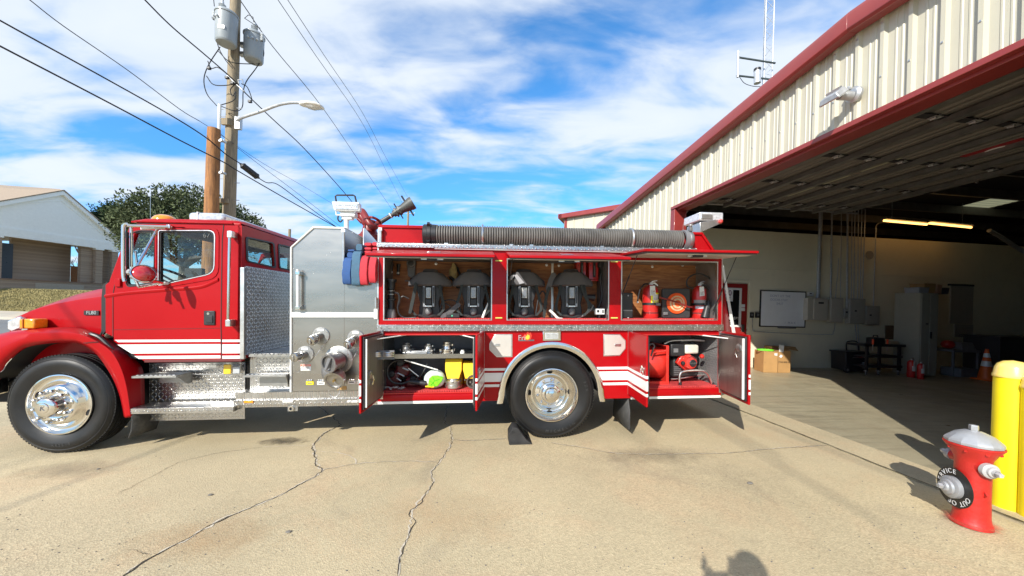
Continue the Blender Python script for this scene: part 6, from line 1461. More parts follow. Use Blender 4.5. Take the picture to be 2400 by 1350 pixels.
mb=MB(); c_=q(1689,519,.24); mb.ball(c_,.03,10); tp('red_marker',mb,M('red_lens',(.6,.06,.04),.2,coat=1))
# rear end: handrail, step bumper, red slanted flare
mb=MB(); mb.hexa([q(1692,625,.06),q(1696,622,.06),q(1696,622,.10),q(1692,625,.10)],[q(1716,780,.3),q(1724,780,.3),q(1724,780,.34),q(1716,780,.34)]); tp('rear_handrail',mb,WPAINT)
mb=MB(); mb.hexa([q(1691,648,.02),q(1693,648,.02),q(1693,648,.3),q(1691,648,.3)],[q(1691,783,.02),q(1714,783,.3),q(1714,783,.5),q(1691,783,.5)]); tp('rear_corner',mb,RED)
mb=MB(); mb.box(BX1,BX1+.34,.55,TW-.3,qz(922,1765,.6),qz(906,1765,.6)); tp('rear_step',mb,TP_RAIL,bevel=.004)
# ================================================================== gear in the truck's compartments
ZF=zu0+.023            # top of the mats in the upper compartments
PACKG='breathing apparatus packs in the upper compartments'
PACKD=M('pack_plastic',(.022,.022,.024),.5,var=.2,vs=9); PACKS=M('pack_rail',(.30,.30,.31),.38,.8,var=.15); PADM=M('pack_shroud',(.085,.083,.088),.85,var=.15,vs=12,bump=.2,bs=120)
def airpack(u,label):
    p=q(u,745,.20); T=Thing('air_pack',label,'air pack',(p.x,.20,ZF),TF,PACKG); x,y,z=p.x,.20,ZF; P=T.part
    H=q(u,633,.20).z-ZF; k=H/.565
    def bx(x0,x1,y0,y1,z0,z1,nm,m,par=None,b=.003):mb=MB(); mb.box(x+x0*k,x+x1*k,y+y0*k,y+y1*k,z+z0*k,z+z1*k); return P(nm,mb,m,parent=par,bevel=b)
    mb=MB(); poly=[(-.13,.0),(.13,.0),(.12,.13),(.11,.17),(.17,.41),(-.17,.41),(-.11,.17),(-.12,.13)]
    mb.prism([(x+a*k,z+b*k) for a,b in poly],y,y+.05*k); bp=P('backplate',mb,PACKD,bevel=.008)
    mb=MB(); rows=[]
    for zz_,hw,dy in ((.375,.245,-.10),(.39,.262,-.13),(.44,.255,-.13),(.535,.150,-.10),(.545,.11,-.08),(.55,.092,-.07),(.578,.086,-.04),(.580,.06,.0)):
        rows.append([Vector((x+hw*k*math.copysign(abs(math.sin(a)) ** .7,math.sin(a)),y+.05*k+(dy*math.cos(a) if math.cos(a)>0 else dy*.2*math.cos(a))*k,z+(zz_-.008*abs(math.sin(a)) ** 3)*k)) for a in [2*PI*j/24 for j in range(24)]])
    mb.loft(rows,close_v=True,cap=True); P('shoulder_shroud',mb,PADM,sharp=40)
    for s in (-1,1):
        bx(s*.055-.013,s*.055+.013,-.035,-.001,.13,.41,'rail',PACKS,bp); bx(s*.055-.007,s*.055+.007,-.042,-.036,.17,.36,'rail_slot',PACKD,bp)
        mb=MB(); pth=smooth_path([(x+s*.13*k,y-.06*k,z+.41*k),(x+s*.15*k,y-.08*k,z+.30*k),(x+s*.19*k,y-.10*k,z+.12*k),(x+s*.13*k,y-.11*k,z+.03*k)],5); rows=[]
        for p_ in pth:rows.append([p_+Vector((-.016*k,0,0)),p_+Vector((.016*k,0,0)),p_+Vector((.016*k,.006,0)),p_+Vector((-.016*k,.006,0))])
        mb.loft(rows,close_v=True,cap=True); P('shoulder_strap',mb,WEB)
        mb=MB(); mb.ball((x+s*.13*k,y-.05*k,z+.385*k),.008,6); P('rivet',mb,ALU,parent=bp)
    bx(-.032,.032,-.05,-.001,.23,.36,'bottle_clip',ALUC,bp,.006); bx(-.02,.02,-.055,-.0505,.25,.33,'clip_plate',PACKS,bp)
    bx(-.035,.035,-.04,-.001,.15,.222,'buckle',BLACK,bp,.006); bx(-.042,.042,-.052,-.001,.128,.146,'cross_bar',ALU,bp)
    mb=MB(); mb.ball((x,y-.03*k,z+.075*k),.042*k,14,1,1,1.15); P('valve_cover',mb,GREYP,parent=bp)
    mb=MB(); mb.tube(smooth_path([(x-.15*k,y-.05,z+.02),(x-.08*k,y-.10,z+.03),(x,y-.11,z+.012),(x+.08*k,y-.10,z+.03),(x+.15*k,y-.05,z+.02)],4),.014*k,6); P('waist_tube',mb,PACKD)
    mb=MB(); mb.tube(smooth_path([(x+.06*k,y-.04,z+.40*k),(x+.16*k,y-.05,z+.30*k),(x+.17*k,y-.06,z+.2*k),(x+.26*k,y-.06,z+.12*k),(x+.12*k,y-.09,z+.04*k)],5),.008*k,6); P('air_hose',mb,BLACK)
    mb=MB(); mb.tube([(x,y+.12*k,z+.05*k),(x,y+.12*k,z+.08*k),(x,y+.12*k,z+.43*k),(x,y+.12*k,z+.50*k)],[.03*k,.068*k,.068*k,.03*k],18); P('cylinder',mb,GREYP)
    T.o.rotation_euler.rotate_axis('Z',R((u*7 % 11-5)*1.6))
    return T
ap1=airpack(1006,'first air pack from the left, beside the tall black nozzle')
ap2=airpack(1110,'second air pack from the left, with the tan glove hanging between it and its neighbour')
ap3=airpack(1228,'third air pack from the left, the one with a pale reflective patch on its shroud')
ap4=airpack(1339,'rightmost air pack, under the two red chargers')
p=q(1205,655,.10)
mb=MB(); a=[q(u,v,.095) for u,v in ((1193,648),(1203,643),(1213,664),(1203,666))]; mb.slab(a,(0,.004,0)); mb2=[q(u,v,.075) for u,v in ((1205,645),(1212,643),(1229,663),(1218,666))]
ap3.part('reflective_patch',MB().slab(mb2,(0,.01,0)),M('reflective_grey',(.35,.35,.38),.5))
ap3.part('reflective_patch',MB().slab([q(u,v,.10) for u,v in ((1190,660),(1199,645),(1206,644),(1200,655))],(0,.01,0)),M('reflective_grey',(.35,.35,.38),.5))
def small(name,label,cat,u,v,d,builder,group=None):
    p=q(u,v,d); T=Thing(name,label,cat,(p.x,d,p.z),TF,group); builder(T,p); return T
# tall nozzle at the left end
def b_noz(T,p):
    x,z=p.x,ZF
    for nm,pr,m in (('tip',[(0,0),(.06,0),(.058,.05),(.045,.10)],GREYP),('barrel',[(.045,.10),(.036,.13),(.036,.20),(.050,.205),(.050,.225),(.036,.23)],BLACK),('valve',[(.036,.23),(.036,.28),(.03,.285),(.03,.33),(.042,.335),(.042,.36)],BLACK),('coupling',[(.042,.36),(.045,.42),(.06,.425),(.06,.455),(0,.456)],BLACK)):
        mb=MB(); mb.lathe([(r,a) for r,a in pr],(x,p.y,z),(0,0,1),20); T.part(nm,mb,m,sharp=40)
    mb=MB(); mb.tube(smooth_path([(x+.03,p.y,z+.30),(x+.09,p.y-.03,z+.28),(x+.10,p.y-.03,z+.18),(x+.07,p.y,z+.12)],5),.012,6); T.part('bale_handle',mb,BLACK)
    for zz_ in (.27,.31):mb=MB(); mb.lathe([(.038,zz_),(.044,zz_+.003),(.044,zz_+.012),(.038,zz_+.015)],(x,p.y,z),(0,0,1),18); T.part('ring',mb,ALUC)
small('hose_nozzle','tall black hose nozzle standing at the far left end of the upper left compartment','nozzle',917,740,.14,b_noz)
def b_flash(T,p):
    mb=MB(); mb.lathe([(.018,-.09),(.018,.0),(.026,.02),(.026,.05),(0,.05)],p,(.08,-.1,1),14); T.part('body',mb,BLACK); mb=MB(); mb.lathe([(.019,-.075),(.021,-.07),(.021,-.055),(.019,-.05)],p,(.08,-.1,1),14); T.part('ring',mb,GALV)
small('flashlight','right hand black flashlight clipped to the back wall above the tall nozzle','flashlight',934,628,.40,b_flash,'flashlights over the tall nozzle'); small('flashlight','left hand black flashlight in the dark corner above the tall nozzle','flashlight',918,626,.40,b_flash,'flashlights over the tall nozzle')
def b_mask(T,p):
    mb=MB(); mb.lathe([(0,.03),(.04,.03),(.055,.02),(.06,0),(.06,-.02)],p,(0,-1,0),20); T.part('ring',mb,GREYP); mb=MB(); mb.lathe([(0,.0335),(.03,.033),(.036,.031)],p,(0,-1,0),16); T.part('face',mb,BLACK)
    mb=MB(); mb.prism([(p.x-.055,p.z),(p.x+.055,p.z),(p.x+.045,p.z-.16),(p.x,p.z-.19),(p.x-.045,p.z-.16)],p.y,p.y+.03); T.part('body',mb,GREYP,bevel=.01)
    mb=MB(); mb.tube([(p.x-.0,p.y-.01,p.z-.19),(p.x+.01,p.y-.01,p.z-.22)],.015,8); T.part('stem',mb,BLACK); mb=MB(); mb.tube([(p.x-.07,p.y-.03,p.z-.225),(p.x+.07,p.y-.03,p.z-.225)],.008,6); T.part('bar',mb,GREYP)
small('mask_regulator','dark grey rounded breathing regulator hanging on the back wall above the first air pack','regulator',964,617,.42,b_mask)
def b_glove(T,p):
    GL=M('tan_glove',(.33,.24,.10),.9,var=.3,vs=30,bump=.3); GD_=M('glove_cuff',(.02,.02,.02),.9)
    mb=MB(); rows=[]
    for u,v,hw in ((1062,616,2),(1064,624,6),(1062,634,10),(1062,644,11),(1067,651,7),(1070,655,4)):c=q(u,v,.36); s=hw/195; rows.append([c+Vector((s*math.cos(a),.025*math.sin(a)*(1 if hw>3 else .3),0)) for a in [2*PI*j/10 for j in range(10)]])
    mb.loft(rows,close_v=True,cap=True); T.part('palm',mb,GL,sharp=60)
    mb=MB(); rows=[]
    for u,v,hw in ((1062,648,12),(1068,655,14),(1075,662,11),(1078,676,8)):c=q(u,v,.37); s=hw/195; rows.append([c+Vector((s*math.cos(a),.03*math.sin(a),0)) for a in [2*PI*j/10 for j in range(10)]])
    mb.loft(rows,close_v=True,cap=True); T.part('cuff',mb,GD_,sharp=60)
    mb=MB(); mb.tube([q(1064,618,.37),q(1072,628,.38),q(1078,644,.39)],.014,6); T.part('thumb',mb,GD_)
small('glove','tan leather glove hanging fingers up between the first two air packs','glove',1065,640,.36,b_glove)
# loose straps, hoses, and tools on the floor
def pad(label,pts,d,wpx,m=WEB,name='padded_strap',cat='strap'):
    P=smooth_path([q(u,v,d) for u,v in pts],6); c=P[len(P) // 2]; mb=MB(); rows=[]
    for i,p_ in enumerate(P):
        t=(P[min(i+1,len(P)-1)]-P[max(i-1,0)]).normalized(); n=Vector((-t.z,0,t.x)); wv=wpx/2/195*(1 if 0<i<len(P)-1 else .6); rows.append([p_-n*wv,p_+n*wv,p_+n*wv+Vector((0,.02,0)),p_-n*wv+Vector((0,.02,0))])
    mb.loft(rows,close_v=True,cap=True); return solo(name,label,cat,mb,m,base=c,F=TF)
pad('grey padded waist strap slanting up between the first two air packs',[(1032,742),(1050,735),(1065,722),(1078,712)],.09,10,PADM)
pad('black padded strap draped left of the rightmost air pack',[(1300,640),(1292,655),(1288,668),(1284,680)],.10,12,PADM)
pad('dark green strap hanging left of the first air pack',[(975,662),(970,690),(965,715),(960,735)],.08,7)
pad('dark webbing strap beside the rightmost air pack',[(1288,672),(1280,700),(1275,745)],.09,7)
pad('long strap crossing right of the rightmost air pack',[(1362,668),(1372,695),(1385,715),(1393,728)],.09,6)
def loop(label,pts,d,r,m=BLACK,name='air_hose',cat='hose'):
    P=smooth_path([q(u,v,d) for u,v in pts],8); mb=MB(); mb.tube(P,r,8); return solo(name,label,cat,mb,m,base=P[0],F=TF)
loop('black hose looping round at the far left of the first air pack',[(958,700),(943,695),(933,712),(935,735),(950,745),(975,744)],.12,.009)
loop('black hose ring between the third and the rightmost air pack',[(1255,740),(1262,700),(1270,683),(1278,690),(1282,715)],.16,.009)
loop('black hose loop between the first two air packs',[(1030,740),(1035,712),(1050,703),(1068,706),(1078,720),(1080,738)],.2,.008)
loop('grey tube lying across the floor right of the rightmost air pack',[(1352,745),(1370,738),(1385,725),(1390,715)],.10,.012,GREYP)
loop('pale air line lying on the floor left of the rightmost air pack',[(1288,727),(1298,736),(1308,746),(1318,748)],.07,.016,WPAINT)
def b_tool(T,p):
    mb=MB(); mb.tube([q(1146,706,.12),q(1137,728,.10),q(1131,745,.09)],[.008,.012,.016],8); T.part('shaft',mb,WPAINT); mb=MB(); mb.box(p.x+.02,p.x+.07,.13,.2,ZF,ZF+.20); T.part('case',mb,BLACK,bevel=.01)
small('hand_tool','pale slanted hand tool at the right end of the upper left compartment','tool',1138,738,.12,b_tool)
def b_radio(T,p):
    x0,z0,x1,z1=rect(1046,736,1078,748,.08); mb=MB(); mb.box(x0,x1,.08,.16,ZF,ZF+.06); T.part('body',mb,BLACK,bevel=.012); mb=MB(); mb.box(x0+.06,x0+.075,.074,.0798,ZF+.02,ZF+.035); T.part('button',mb,M('green_button',(.1,.5,.3),.4))
small('radio_pouch','flat black pouch with a tiny green button lying between the first two packs','pouch',1062,742,.08,b_radio)
def b_meter(T,p):
    x0,z0,x1,z1=rect(1395,722,1418,738,.07); mb=MB(); mb.box(x0,x1,.07,.11,z0,z1); bo=T.part('body',mb,GREYP,bevel=.01); mb=MB(); mb.box(x0+.008,x1-.008,.066,.0698,z0+.008,z1-.008); T.part('face_plate',mb,WPAINT,parent=bo)
    for i in range(3):
        for j in range(3):mb=MB(); xx=x1-.04+i*.011; mb.box(xx-.004,xx+.004,.062,.0658,z0+.022+j*.014,z0+.031+j*.014); T.part('key',mb,BLACK,parent=bo)
    mb=MB(); xx=x0+.035; mb.box(xx-.014,xx+.014,.062,.0658,z0+.03,z0+.06); T.part('display',mb,BLACK,parent=bo)
    mb=MB(); mb.tube([((x0+x1)/2,.09,z0),((x0+x1)/2,.10,ZF)],.012,6); T.part('stand',mb,BLACK)
small('gas_meter','small keypad gas meter with a pale face at the right of the middle compartment','meter',1406,735,.09,b_meter)
# chargers and light stand at the right of the middle compartment
def charger(u0,label):
    T=Thing('charger',label,'charger',q(u0+12,655,.3),TF,'red chargers in the middle compartment'); x0,z0,x1,z1=rect(u0,614,u0+23,655,.30)
    mb=MB(); mb.prism([(x0,z0),(x1,z0),(x1,z1),(x0,z1)],.30,.44); T.part('shell',mb,RED2,bevel=.008)
    mb=MB(); xm=(x0+x1)/2+.005; mb.box(xm-.018,xm+.018,.285,.2995,z0+.03,z1-.01); b=T.part('slot',mb,BLACK,bevel=.004); mb=MB(); mb.box(xm-.005,xm+.005,.275,.2848,z0+.05,z1-.05); T.part('contact',mb,GREYP,parent=b)
    mb=MB(); mb.box(x0+.005,x1-.005,.29,.31,z0-.02,z0-.001); T.part('foot',mb,RED2,bevel=.004)
    mb=MB(); mb.lathe([(0,.004),(.008,.004),(.008,0)],(x0+.022,.3,z1-.04),(0,-1,0),10); T.part('lamp',mb,BLACK)
charger(1351,'left hand red charger hanging above the rightmost air pack'); charger(1380,'right hand red charger hanging next to the black light arm')
def b_arm(T,p):
    mb=MB(); mb.tube(smooth_path([q(u,v,.25) for u,v in ((1412,612),(1414,630),(1407,652),(1409,672),(1410,695),(1404,718),(1396,728))],5),[.02]*12+[.013]*19,8); T.part('arm',mb,BLACK)
    mb=MB(); a=q(1412,622,.24); mb.box(a.x-.05,a.x+.05,.2,.3,a.z-.03,a.z+.05); T.part('head',mb,BLACK,bevel=.012)
    mb=MB(); a=q(1384,696,.22); mb.tube([a+Vector((-.07,0,0)),a+Vector((-.03,0,0)),a+Vector((.05,0,-.01))],[.03,.035,.045],12); T.part('lamp_head',mb,BLACK)
small('light_arm','bent black light arm at the right end of the middle compartment','lamp',1410,690,.25,b_arm)
# extinguishers
LBL=M('label_white',(.72,.72,.68),.6); LBY=M('label_yellow',(.85,.72,.02),.5)
def extinguisher(name,label,x,y,z,r,h,F,hose_side=-1,rich=0,tag=True,sleeve=None,group=None):
    T=Thing(name,label,'fire extinguisher',(x,y,z),F,group)
    mb=MB(); mb.lathe([(0,.0),(r*.92,.0),(r,.012),(r,h*.74),(r*.93,h*.82),(r*.6,h*.89),(r*.28,h*.92),(r*.25,h*.94)],(x,y,z),(0,0,1),30); c=T.part('tank',mb,RED2,sharp=50)
    mb=MB(); mb.lathe([(r*.25,h*.93),(r*.32,h*.935),(r*.32,h*.965),(r*.2,h*.97),(r*.2,h),(0,h)],(x,y,z),(0,0,1),16); v=T.part('valve',mb,ALU)
    mb=MB(); mb.slab([Vector((x-r*.2,y-.008,z+h*.99)),Vector((x+r*.6,y-.008,z+h*1.0)),Vector((x+r*1.05,y-.008,z+h*.92)),Vector((x+r*.98,y-.008,z+h*.90)),Vector((x+r*.5,y-.008,z+h*.965)),Vector((x-r*.2,y-.008,z+h*.96))],(0,.018,0)); T.part('handle',mb,ALU,parent=v)
    mb=MB(); mb.slab([Vector((x,y-.008,z+h*1.0)),Vector((x+r*.3,y-.008,z+h*1.045)),Vector((x+r*.9,y-.008,z+h*1.06)),Vector((x+r*.9,y-.008,z+h*1.045)),Vector((x+r*.35,y-.008,z+h*1.02)),Vector((x+.01,y-.008,z+h*.985))],(0,.018,0)); T.part('lever',mb,ALU,parent=v)
    mb=MB(); mb.lathe([(0,.012),(r*.22,.012),(r*.22,0)],(x,y-r*.2,z+h*.965),(0,-1,0),14); T.part('gauge',mb,GALV,parent=v)
    s=hose_side
    if rich:
        mb=MB(); mb.tube(smooth_path([(x+s*r*.3,y,z+h*.955),(x+s*r*.9,y-.01,z+h*.945),(x+s*r*1.5,y-.02,z+h*.80),(x+s*r*1.75,y-.02,z+h*.6),(x+s*r*1.85,y-.02,z+h*.45)],6),.010,8); T.part('hose',mb,BLACK)
        mb=MB(); mb.tube([(x+s*r*1.85,y-.02,z+h*.46),(x+s*r*1.87,y-.02,z+h*.42)],.014,8); T.part('hose_tip',mb,WPAINT)
        for k,(zz_,rr_,hh) in enumerate(((.36,1.04,.03),(.13,1.012,.012))):mb=MB(); mb.lathe([(r*.99,0),(r*rr_,0),(r*rr_,hh),(r*.99,hh)],(x,y,z+h*zz_),(0,0,1),30); T.part('strap_band',mb,BLACK if k==0 else DARK,parent=c)
        mb=MB(); mb.box(x-r*.4,x+r*.4,y-r*1.12,y-r*1.0,z+h*.35,z+h*.37+.025); mb=MB(); mb.box(x+r*.25,x+r*.9,y-r*1.05,y-r*.75,z+h*.345,z+h*.345+.035); T.part('buckle',mb,GREYP,parent=c,bevel=.004)
    def curved(a0,a1,z0,z1,nm,m,off=.002,par=c):
        mb=MB(); n=8; rr_=r+off; mb.loft([[Vector((x+rr_*math.sin(R(a0+(a1-a0)*i/n)),y-rr_*math.cos(R(a0+(a1-a0)*i/n)),z+zz_)) for i in range(n+1)] for zz_ in (h*z0,h*z1)]); return T.part(nm,mb,m,parent=par)
    if rich==1:
        curved(-22,62,.40,.70,'yellow_label',LBY); curved(-8,45,.49,.66,'instructions',LBL,.003)
        for k in range(3):
            curved(-12+k*22,-2+k*22,.43,.47,'pictogram_frame',LBL,.0035); curved(-10+k*22,-4+k*22,.437,.462,'pictogram',BLACK,.004)
        for k in range(4):curved(-4,36-k*5,.51+k*.035,.518+k*.035,'print_line',GREYP,.004)
        curved(38,52,.52,.66,'print_block',BLACK,.0045)
    elif rich==2:
        curved(-75,80,.40,.52,'grey_band',M('label_grey',(.30,.28,.28),.5)); curved(10,75,.485,.50,'print_line',BLACK,.003); curved(-60,85,.27,.34,'pale_band',M('label_pale',(.5,.52,.6),.5)); curved(30,58,.10,.20,'round_mark',BLACK,.003)
    else:curved(-45,45,.35,.62,'label',LBL)
    if tag:
        mb=MB(); mb.slab([Vector((x-r*.55,y-r*1.05,z+h*.62)),Vector((x+r*.22,y-r*1.05,z+h*.64)),Vector((x+r*.18,y-r*.9,z+h*.90)),Vector((x-r*.5,y-r*.9,z+h*.89))],(0,.002,0)); t=T.part('inspection_tag',mb,LBL)
        for k in range(5):mb=MB(); zz_=z+h*(.66+k*.035); mb.box(x-r*.42,x+r*(.1-.04*(k % 3)),y-r*1.04-.004+.0035*k,y-r*1.04-.002+.0035*k,zz_,zz_+h*(.01 if k<4 else .025)); T.part('print',mb,GREYP,parent=t)
    return T
p=q(1524,745,.22); rr=(1542-1507)/2/189*1.04; hh=(qz(660,1524,.2)-ZF)/1.0
extinguisher('fire_extinguisher','large red extinguisher with a bright yellow label, left of the coiled cone',p.x,.22,ZF,rr,hh*.98,TF,-1,1)
p=q(1638,745,.20); extinguisher('fire_extinguisher','smaller red extinguisher with a grey band, right of the coiled cone',p.x,.20,ZF,.085,qz(664,1640,.2)-ZF,TF,1,2)
# black box, collapsed cone, second nozzle
def b_box(T,p):
    x0,z0,x1,z1=rect(1456,686,1484,748,.10); mb=MB(); mb.box(max(x0,qx(1455)+.016),x1,.10,.30,ZF,z1); b=T.part('case',mb,BLACK,bevel=.01)
    mb=MB(); mb.box(x0+.02,x1-.01,.094,.0998,ZF+.09,ZF+.105); T.part('seam',mb,GREYP,parent=b)
    for u,v in ((1472,693),(1472,745)):mb=MB(); c=q(u,v,.1); mb.ball((c.x,.095,c.z),.010,8); T.part('screw',mb,GALV,parent=b)
small('battery_box','black upright box in the left corner of the upper right compartment','box',1470,748,.1,b_box)
def b_cone(T,p):
    x0,z0,x1,z1=rect(1553,676,1618,747,.12); mb=MB(); mb.prism(rounded([(x0,ZF),(x1,ZF),(x1+.0,z1),(x0,z1)],.03),.12,.16); b=T.part('base',mb,M('cone_base',(.03,.03,.032),.6),bevel=.01)
    c=q(1587,711,.10); O1=M('cone_orange',(.85,.12,.02),.5,var=.05); O2=M('cone_reflective',(.80,.62,.38),.35)
    rs=[.130,.120,.108,.096,.086,.076,.064,.052,.040,.028,.015]
    for k,(a,b2) in enumerate(zip(rs,rs[1:]+[.0])):
        mb=MB(); mb.lathe([(a,.0),(a,.014+.003*k),(a-.004,.018+.003*k),(b2+.003,.016+.003*k),(b2,.006)],(c.x,.118,c.z),(0,-1,0),36); T.part('ring',mb,O2 if k in (3,4,6,7) else O1,parent=b)
    mb=MB(); mb.tube(smooth_path([q(1545,697,.07),q(1565,702,.06),q(1590,710,.05),q(1612,719,.06),q(1622,720,.08)],4),.010,6); T.part('strap',mb,DKRED,parent=b)
    mb=MB(); a=q(1560,735,.11); mb.box(a.x-.03,a.x+.03,.10,.119,a.z-.02,a.z+.02,None); T.part('corner_pad',mb,GREYP,parent=b,bevel=.008)
small('collapsible_cone','collapsed orange ringed cone on a black square base between the two extinguishers','traffic cone',1587,745,.12,b_cone)
def b_noz2(T,p):
    a,b=q(1660,706,.12),q(1651,745,.10); mb=MB(); mb.tube([a,a.lerp(b,.3),b],[.025,.036,.05],14); T.part('horn',mb,BLACK)
    mb=MB(); mb.tube(smooth_path([q(u,v,.16) for u,v in ((1625,677),(1611,670),(1611,655),(1625,644),(1642,642),(1660,650),(1673,668),(1673,690),(1663,706))],6),.010,8); T.part('hose',mb,BLACK)
small('extinguisher_horn','black discharge horn on a looping hose right of the smaller extinguisher','horn',1655,745,.12,b_noz2)
# ---- lower left compartment
ZL=zl0+.023
def b_adapter(T,p,r,h,mat=ALU):
    x,y,z=p.x,p.y,SHELF+.001; mb=MB(); mb.lathe([(0,0),(r,0),(r,h*.18),(r*.9,h*.22),(r*.9,h*.36),(r*.62,h*.40),(r*.55,h*.62),(r*.62,h*.66),(r*.62,h*.80),(r*.5,h*.84),(r*.5,h),(r*.4,h),(r*.4,h*.9)],(x,y,z),(0,0,1),28); T.part('body',mb,mat,sharp=35)
    for k in range(6):a=2*PI*k/6+.3; mb=MB(); mb.box(-.006,.010,-.008,.008,h*.20,h*.38,Matrix.Translation((x+math.cos(a)*r*.9,y+math.sin(a)*r*.9,z)) @ Matrix.Rotation(a,4,'Z')); T.part('lug',mb,mat)
    for k in range(3):a=2*PI*k/3; mb=MB(); mb.box(-.004,.012,-.008,.008,h*.66,h*.8,Matrix.Translation((x+math.cos(a)*r*.62,y+math.sin(a)*r*.62,z)) @ Matrix.Rotation(a,4,'Z')); T.part('lug',mb,mat)
AG='hose adapters on the lower left shelf'
small('hose_adapter','leftmost metal hose adapter on the lower left shelf, darker than the others','hose adapter',953,828,.22,lambda T,p:b_adapter(T,p,.078,.12,M('dull_adapter',(.22,.22,.22),.4,.8)),AG)
small('hose_adapter','middle low metal hose adapter on the lower left shelf','hose adapter',1004,828,.24,lambda T,p:b_adapter(T,p,.075,.105),AG)
small('hose_adapter','tallest and brightest metal hose adapter, right on the lower left shelf','hose adapter',1048,828,.16,lambda T,p:b_adapter(T,p,.092,.135,CHROME),AG)
def b_tray(T,p):mb=MB(); x0,x1=qx(943,825,.1),qx(1000,825,.1); mb.box(x0,x1,.10,.15,SHELF+.001,SHELF+.022); T.part('bar',mb,ALU,bevel=.003); mb=MB(); mb.box(x0,x1,.151,.20,SHELF+.001,SHELF+.03); T.part('bar',mb,GALV,bevel=.003)
small('spanner_wrenches','flat pale metal hose wrenches lying along the lower left shelf edge','tool',970,826,.12,b_tray)
def b_plug(T,p):mb=MB(); mb.lathe([(0,0),(.028,0),(.028,.02),(.02,.025),(.02,.04),(0,.04)],(p.x,p.y,SHELF+.001),(0,0,1),14); T.part('plug',mb,WPAINT)
small('small_plug','small white plug at the right end of the lower left shelf','plug',1084,828,.12,b_plug)
def b_hosef(T,p,u0,u1,vt,cap):
    x0,x1=qx(u0,870,.14),qx(u1,870,.14); YH=M('yellow_hose',(.80,.50,.02),.75,var=.12,vs=20,bump=.15,bs=120)
    zt_=qz(vt,(u0+u1)/2,.14); zc=ZL+.125; cx=(x0+x1)/2; hw=(x1-x0)/2
    mb=MB(); rows=[]
    for z,wv,th,yy in ((zc,hw*.72,.055,.13),(zc+.03,hw*.80,.05,.14),(zc+.09,hw,.03,.15),(zt_-.03,hw,.03,.16),(zt_,hw,.03,.19),(zt_+.0,hw,.03,.30),(zt_-.08,hw,.03,.36),(ZL,hw,.03,.38)):
        rows.append([Vector((cx-wv,yy,z)),Vector((cx-wv*.95,yy-th,z)),Vector((cx+wv*.95,yy-th,z)),Vector((cx+wv,yy,z)),Vector((cx+wv*.95,yy+th*.6,z)),Vector((cx-wv*.95,yy+th*.6,z))])
    mb.loft(rows,close_v=True,cap=True); T.part('hose',mb,YH,bevel=.006,sharp=50)
    ro=hw*.95 if cap else hw*.85
    if cap:mb=MB(); mb.lathe([(0,0),(ro*.8,0),(ro*.98,.015),(ro*1.05,.02),(ro*1.05,.05),(ro*.92,.055),(ro*.92,.075),(ro*1.02,.08),(ro*1.02,.105),(ro*.7,.112),(ro*.7,.13)],(cx,.13,ZL),(0,0,1),32); c=T.part('coupling',mb,ALU,sharp=35)
    else:
        ax=Vector((-.05,-1,-.1)).normalized(); mb=MB(); o=Vector((cx+.03,.13,ZL+.09)); mb.lathe([(ro*.72,-.06),(ro*.9,-.05),(ro*.9,.03),(ro,.032),(ro,.06),(ro*.8,.06),(ro*.74,.0),(0,-.02)],o,ax,30); c=T.part('coupling',mb,M('coupling_grey',(.12,.11,.10),.5,.5),sharp=35)
    for k in range(3):a=2*PI*k/3+.5; mb=MB(); mb.ball((cx+math.cos(a)*ro*1.05,.13+math.sin(a)*ro*1.05,ZL+.09),.013,6); T.part('lug',mb,ALUC,parent=c)
small('yellow_hose','left hand yellow folded hose with a shiny coupling at its foot','hose',1064,905,.14,lambda T,p:b_hosef(T,p,1043,1083,841,True),'yellow folded hoses')
small('yellow_hose','right hand yellow folded hose with a dark open coupling, half behind the door','hose',1100,905,.14,lambda T,p:b_hosef(T,p,1085,1122,850,False),'yellow folded hoses')
def b_bag(T,p):
    BW=M('plastic_bag',(.62,.72,.66),.45,var=.1,vs=12,bump=.4,bs=30); GRN=M('lime_fabric',(.20,.80,.01),.7,var=.25,vs=18,bump=.6,bs=18)
    c=q(1019,888,.17); mb=MB(); rows=[]
    for i in range(11):
        th=PI*i/10; rows.append([Vector((c.x+.13*math.sin(th)*math.cos(a)*(1+.08*noise.noise(Vector((a*2,th*3,1)))),c.y+.10*math.sin(th)*math.sin(a),max(ZL,c.z-.0+.11*math.cos(th)*(1+.1*noise.noise(Vector((a,th*2,5))))))) for a in [2*PI*j/20 for j in range(20)]])
    mb.loft(rows,close_v=True); b=T.part('bag',mb,BW,sharp=60)
    P=[q(u,v,.055) for u,v in ((1003,905),(1005,888),(1012,881),(1024,881),(1039,886),(1034,896),(1025,906),(1012,908))]; mb=MB(); mb.slab(P,(0,.06,0)); T.part('vest',mb,GRN,parent=b,bevel=.01)
    for l in (((1010,903),(1018,893),(1032,888)),((1006,893),(1015,897),(1020,906)),((1014,884),(1018,892))):mb=MB(); mb.tube([q(u,v,.052) for u,v in l],.003,5); T.part('fold',mb,M('lime_shadow',(.06,.28,.005),.8),parent=b)
small('plastic_bag','pale plastic bag with a lime green vest showing, left of the yellow hoses','bag',1019,910,.15,b_bag)
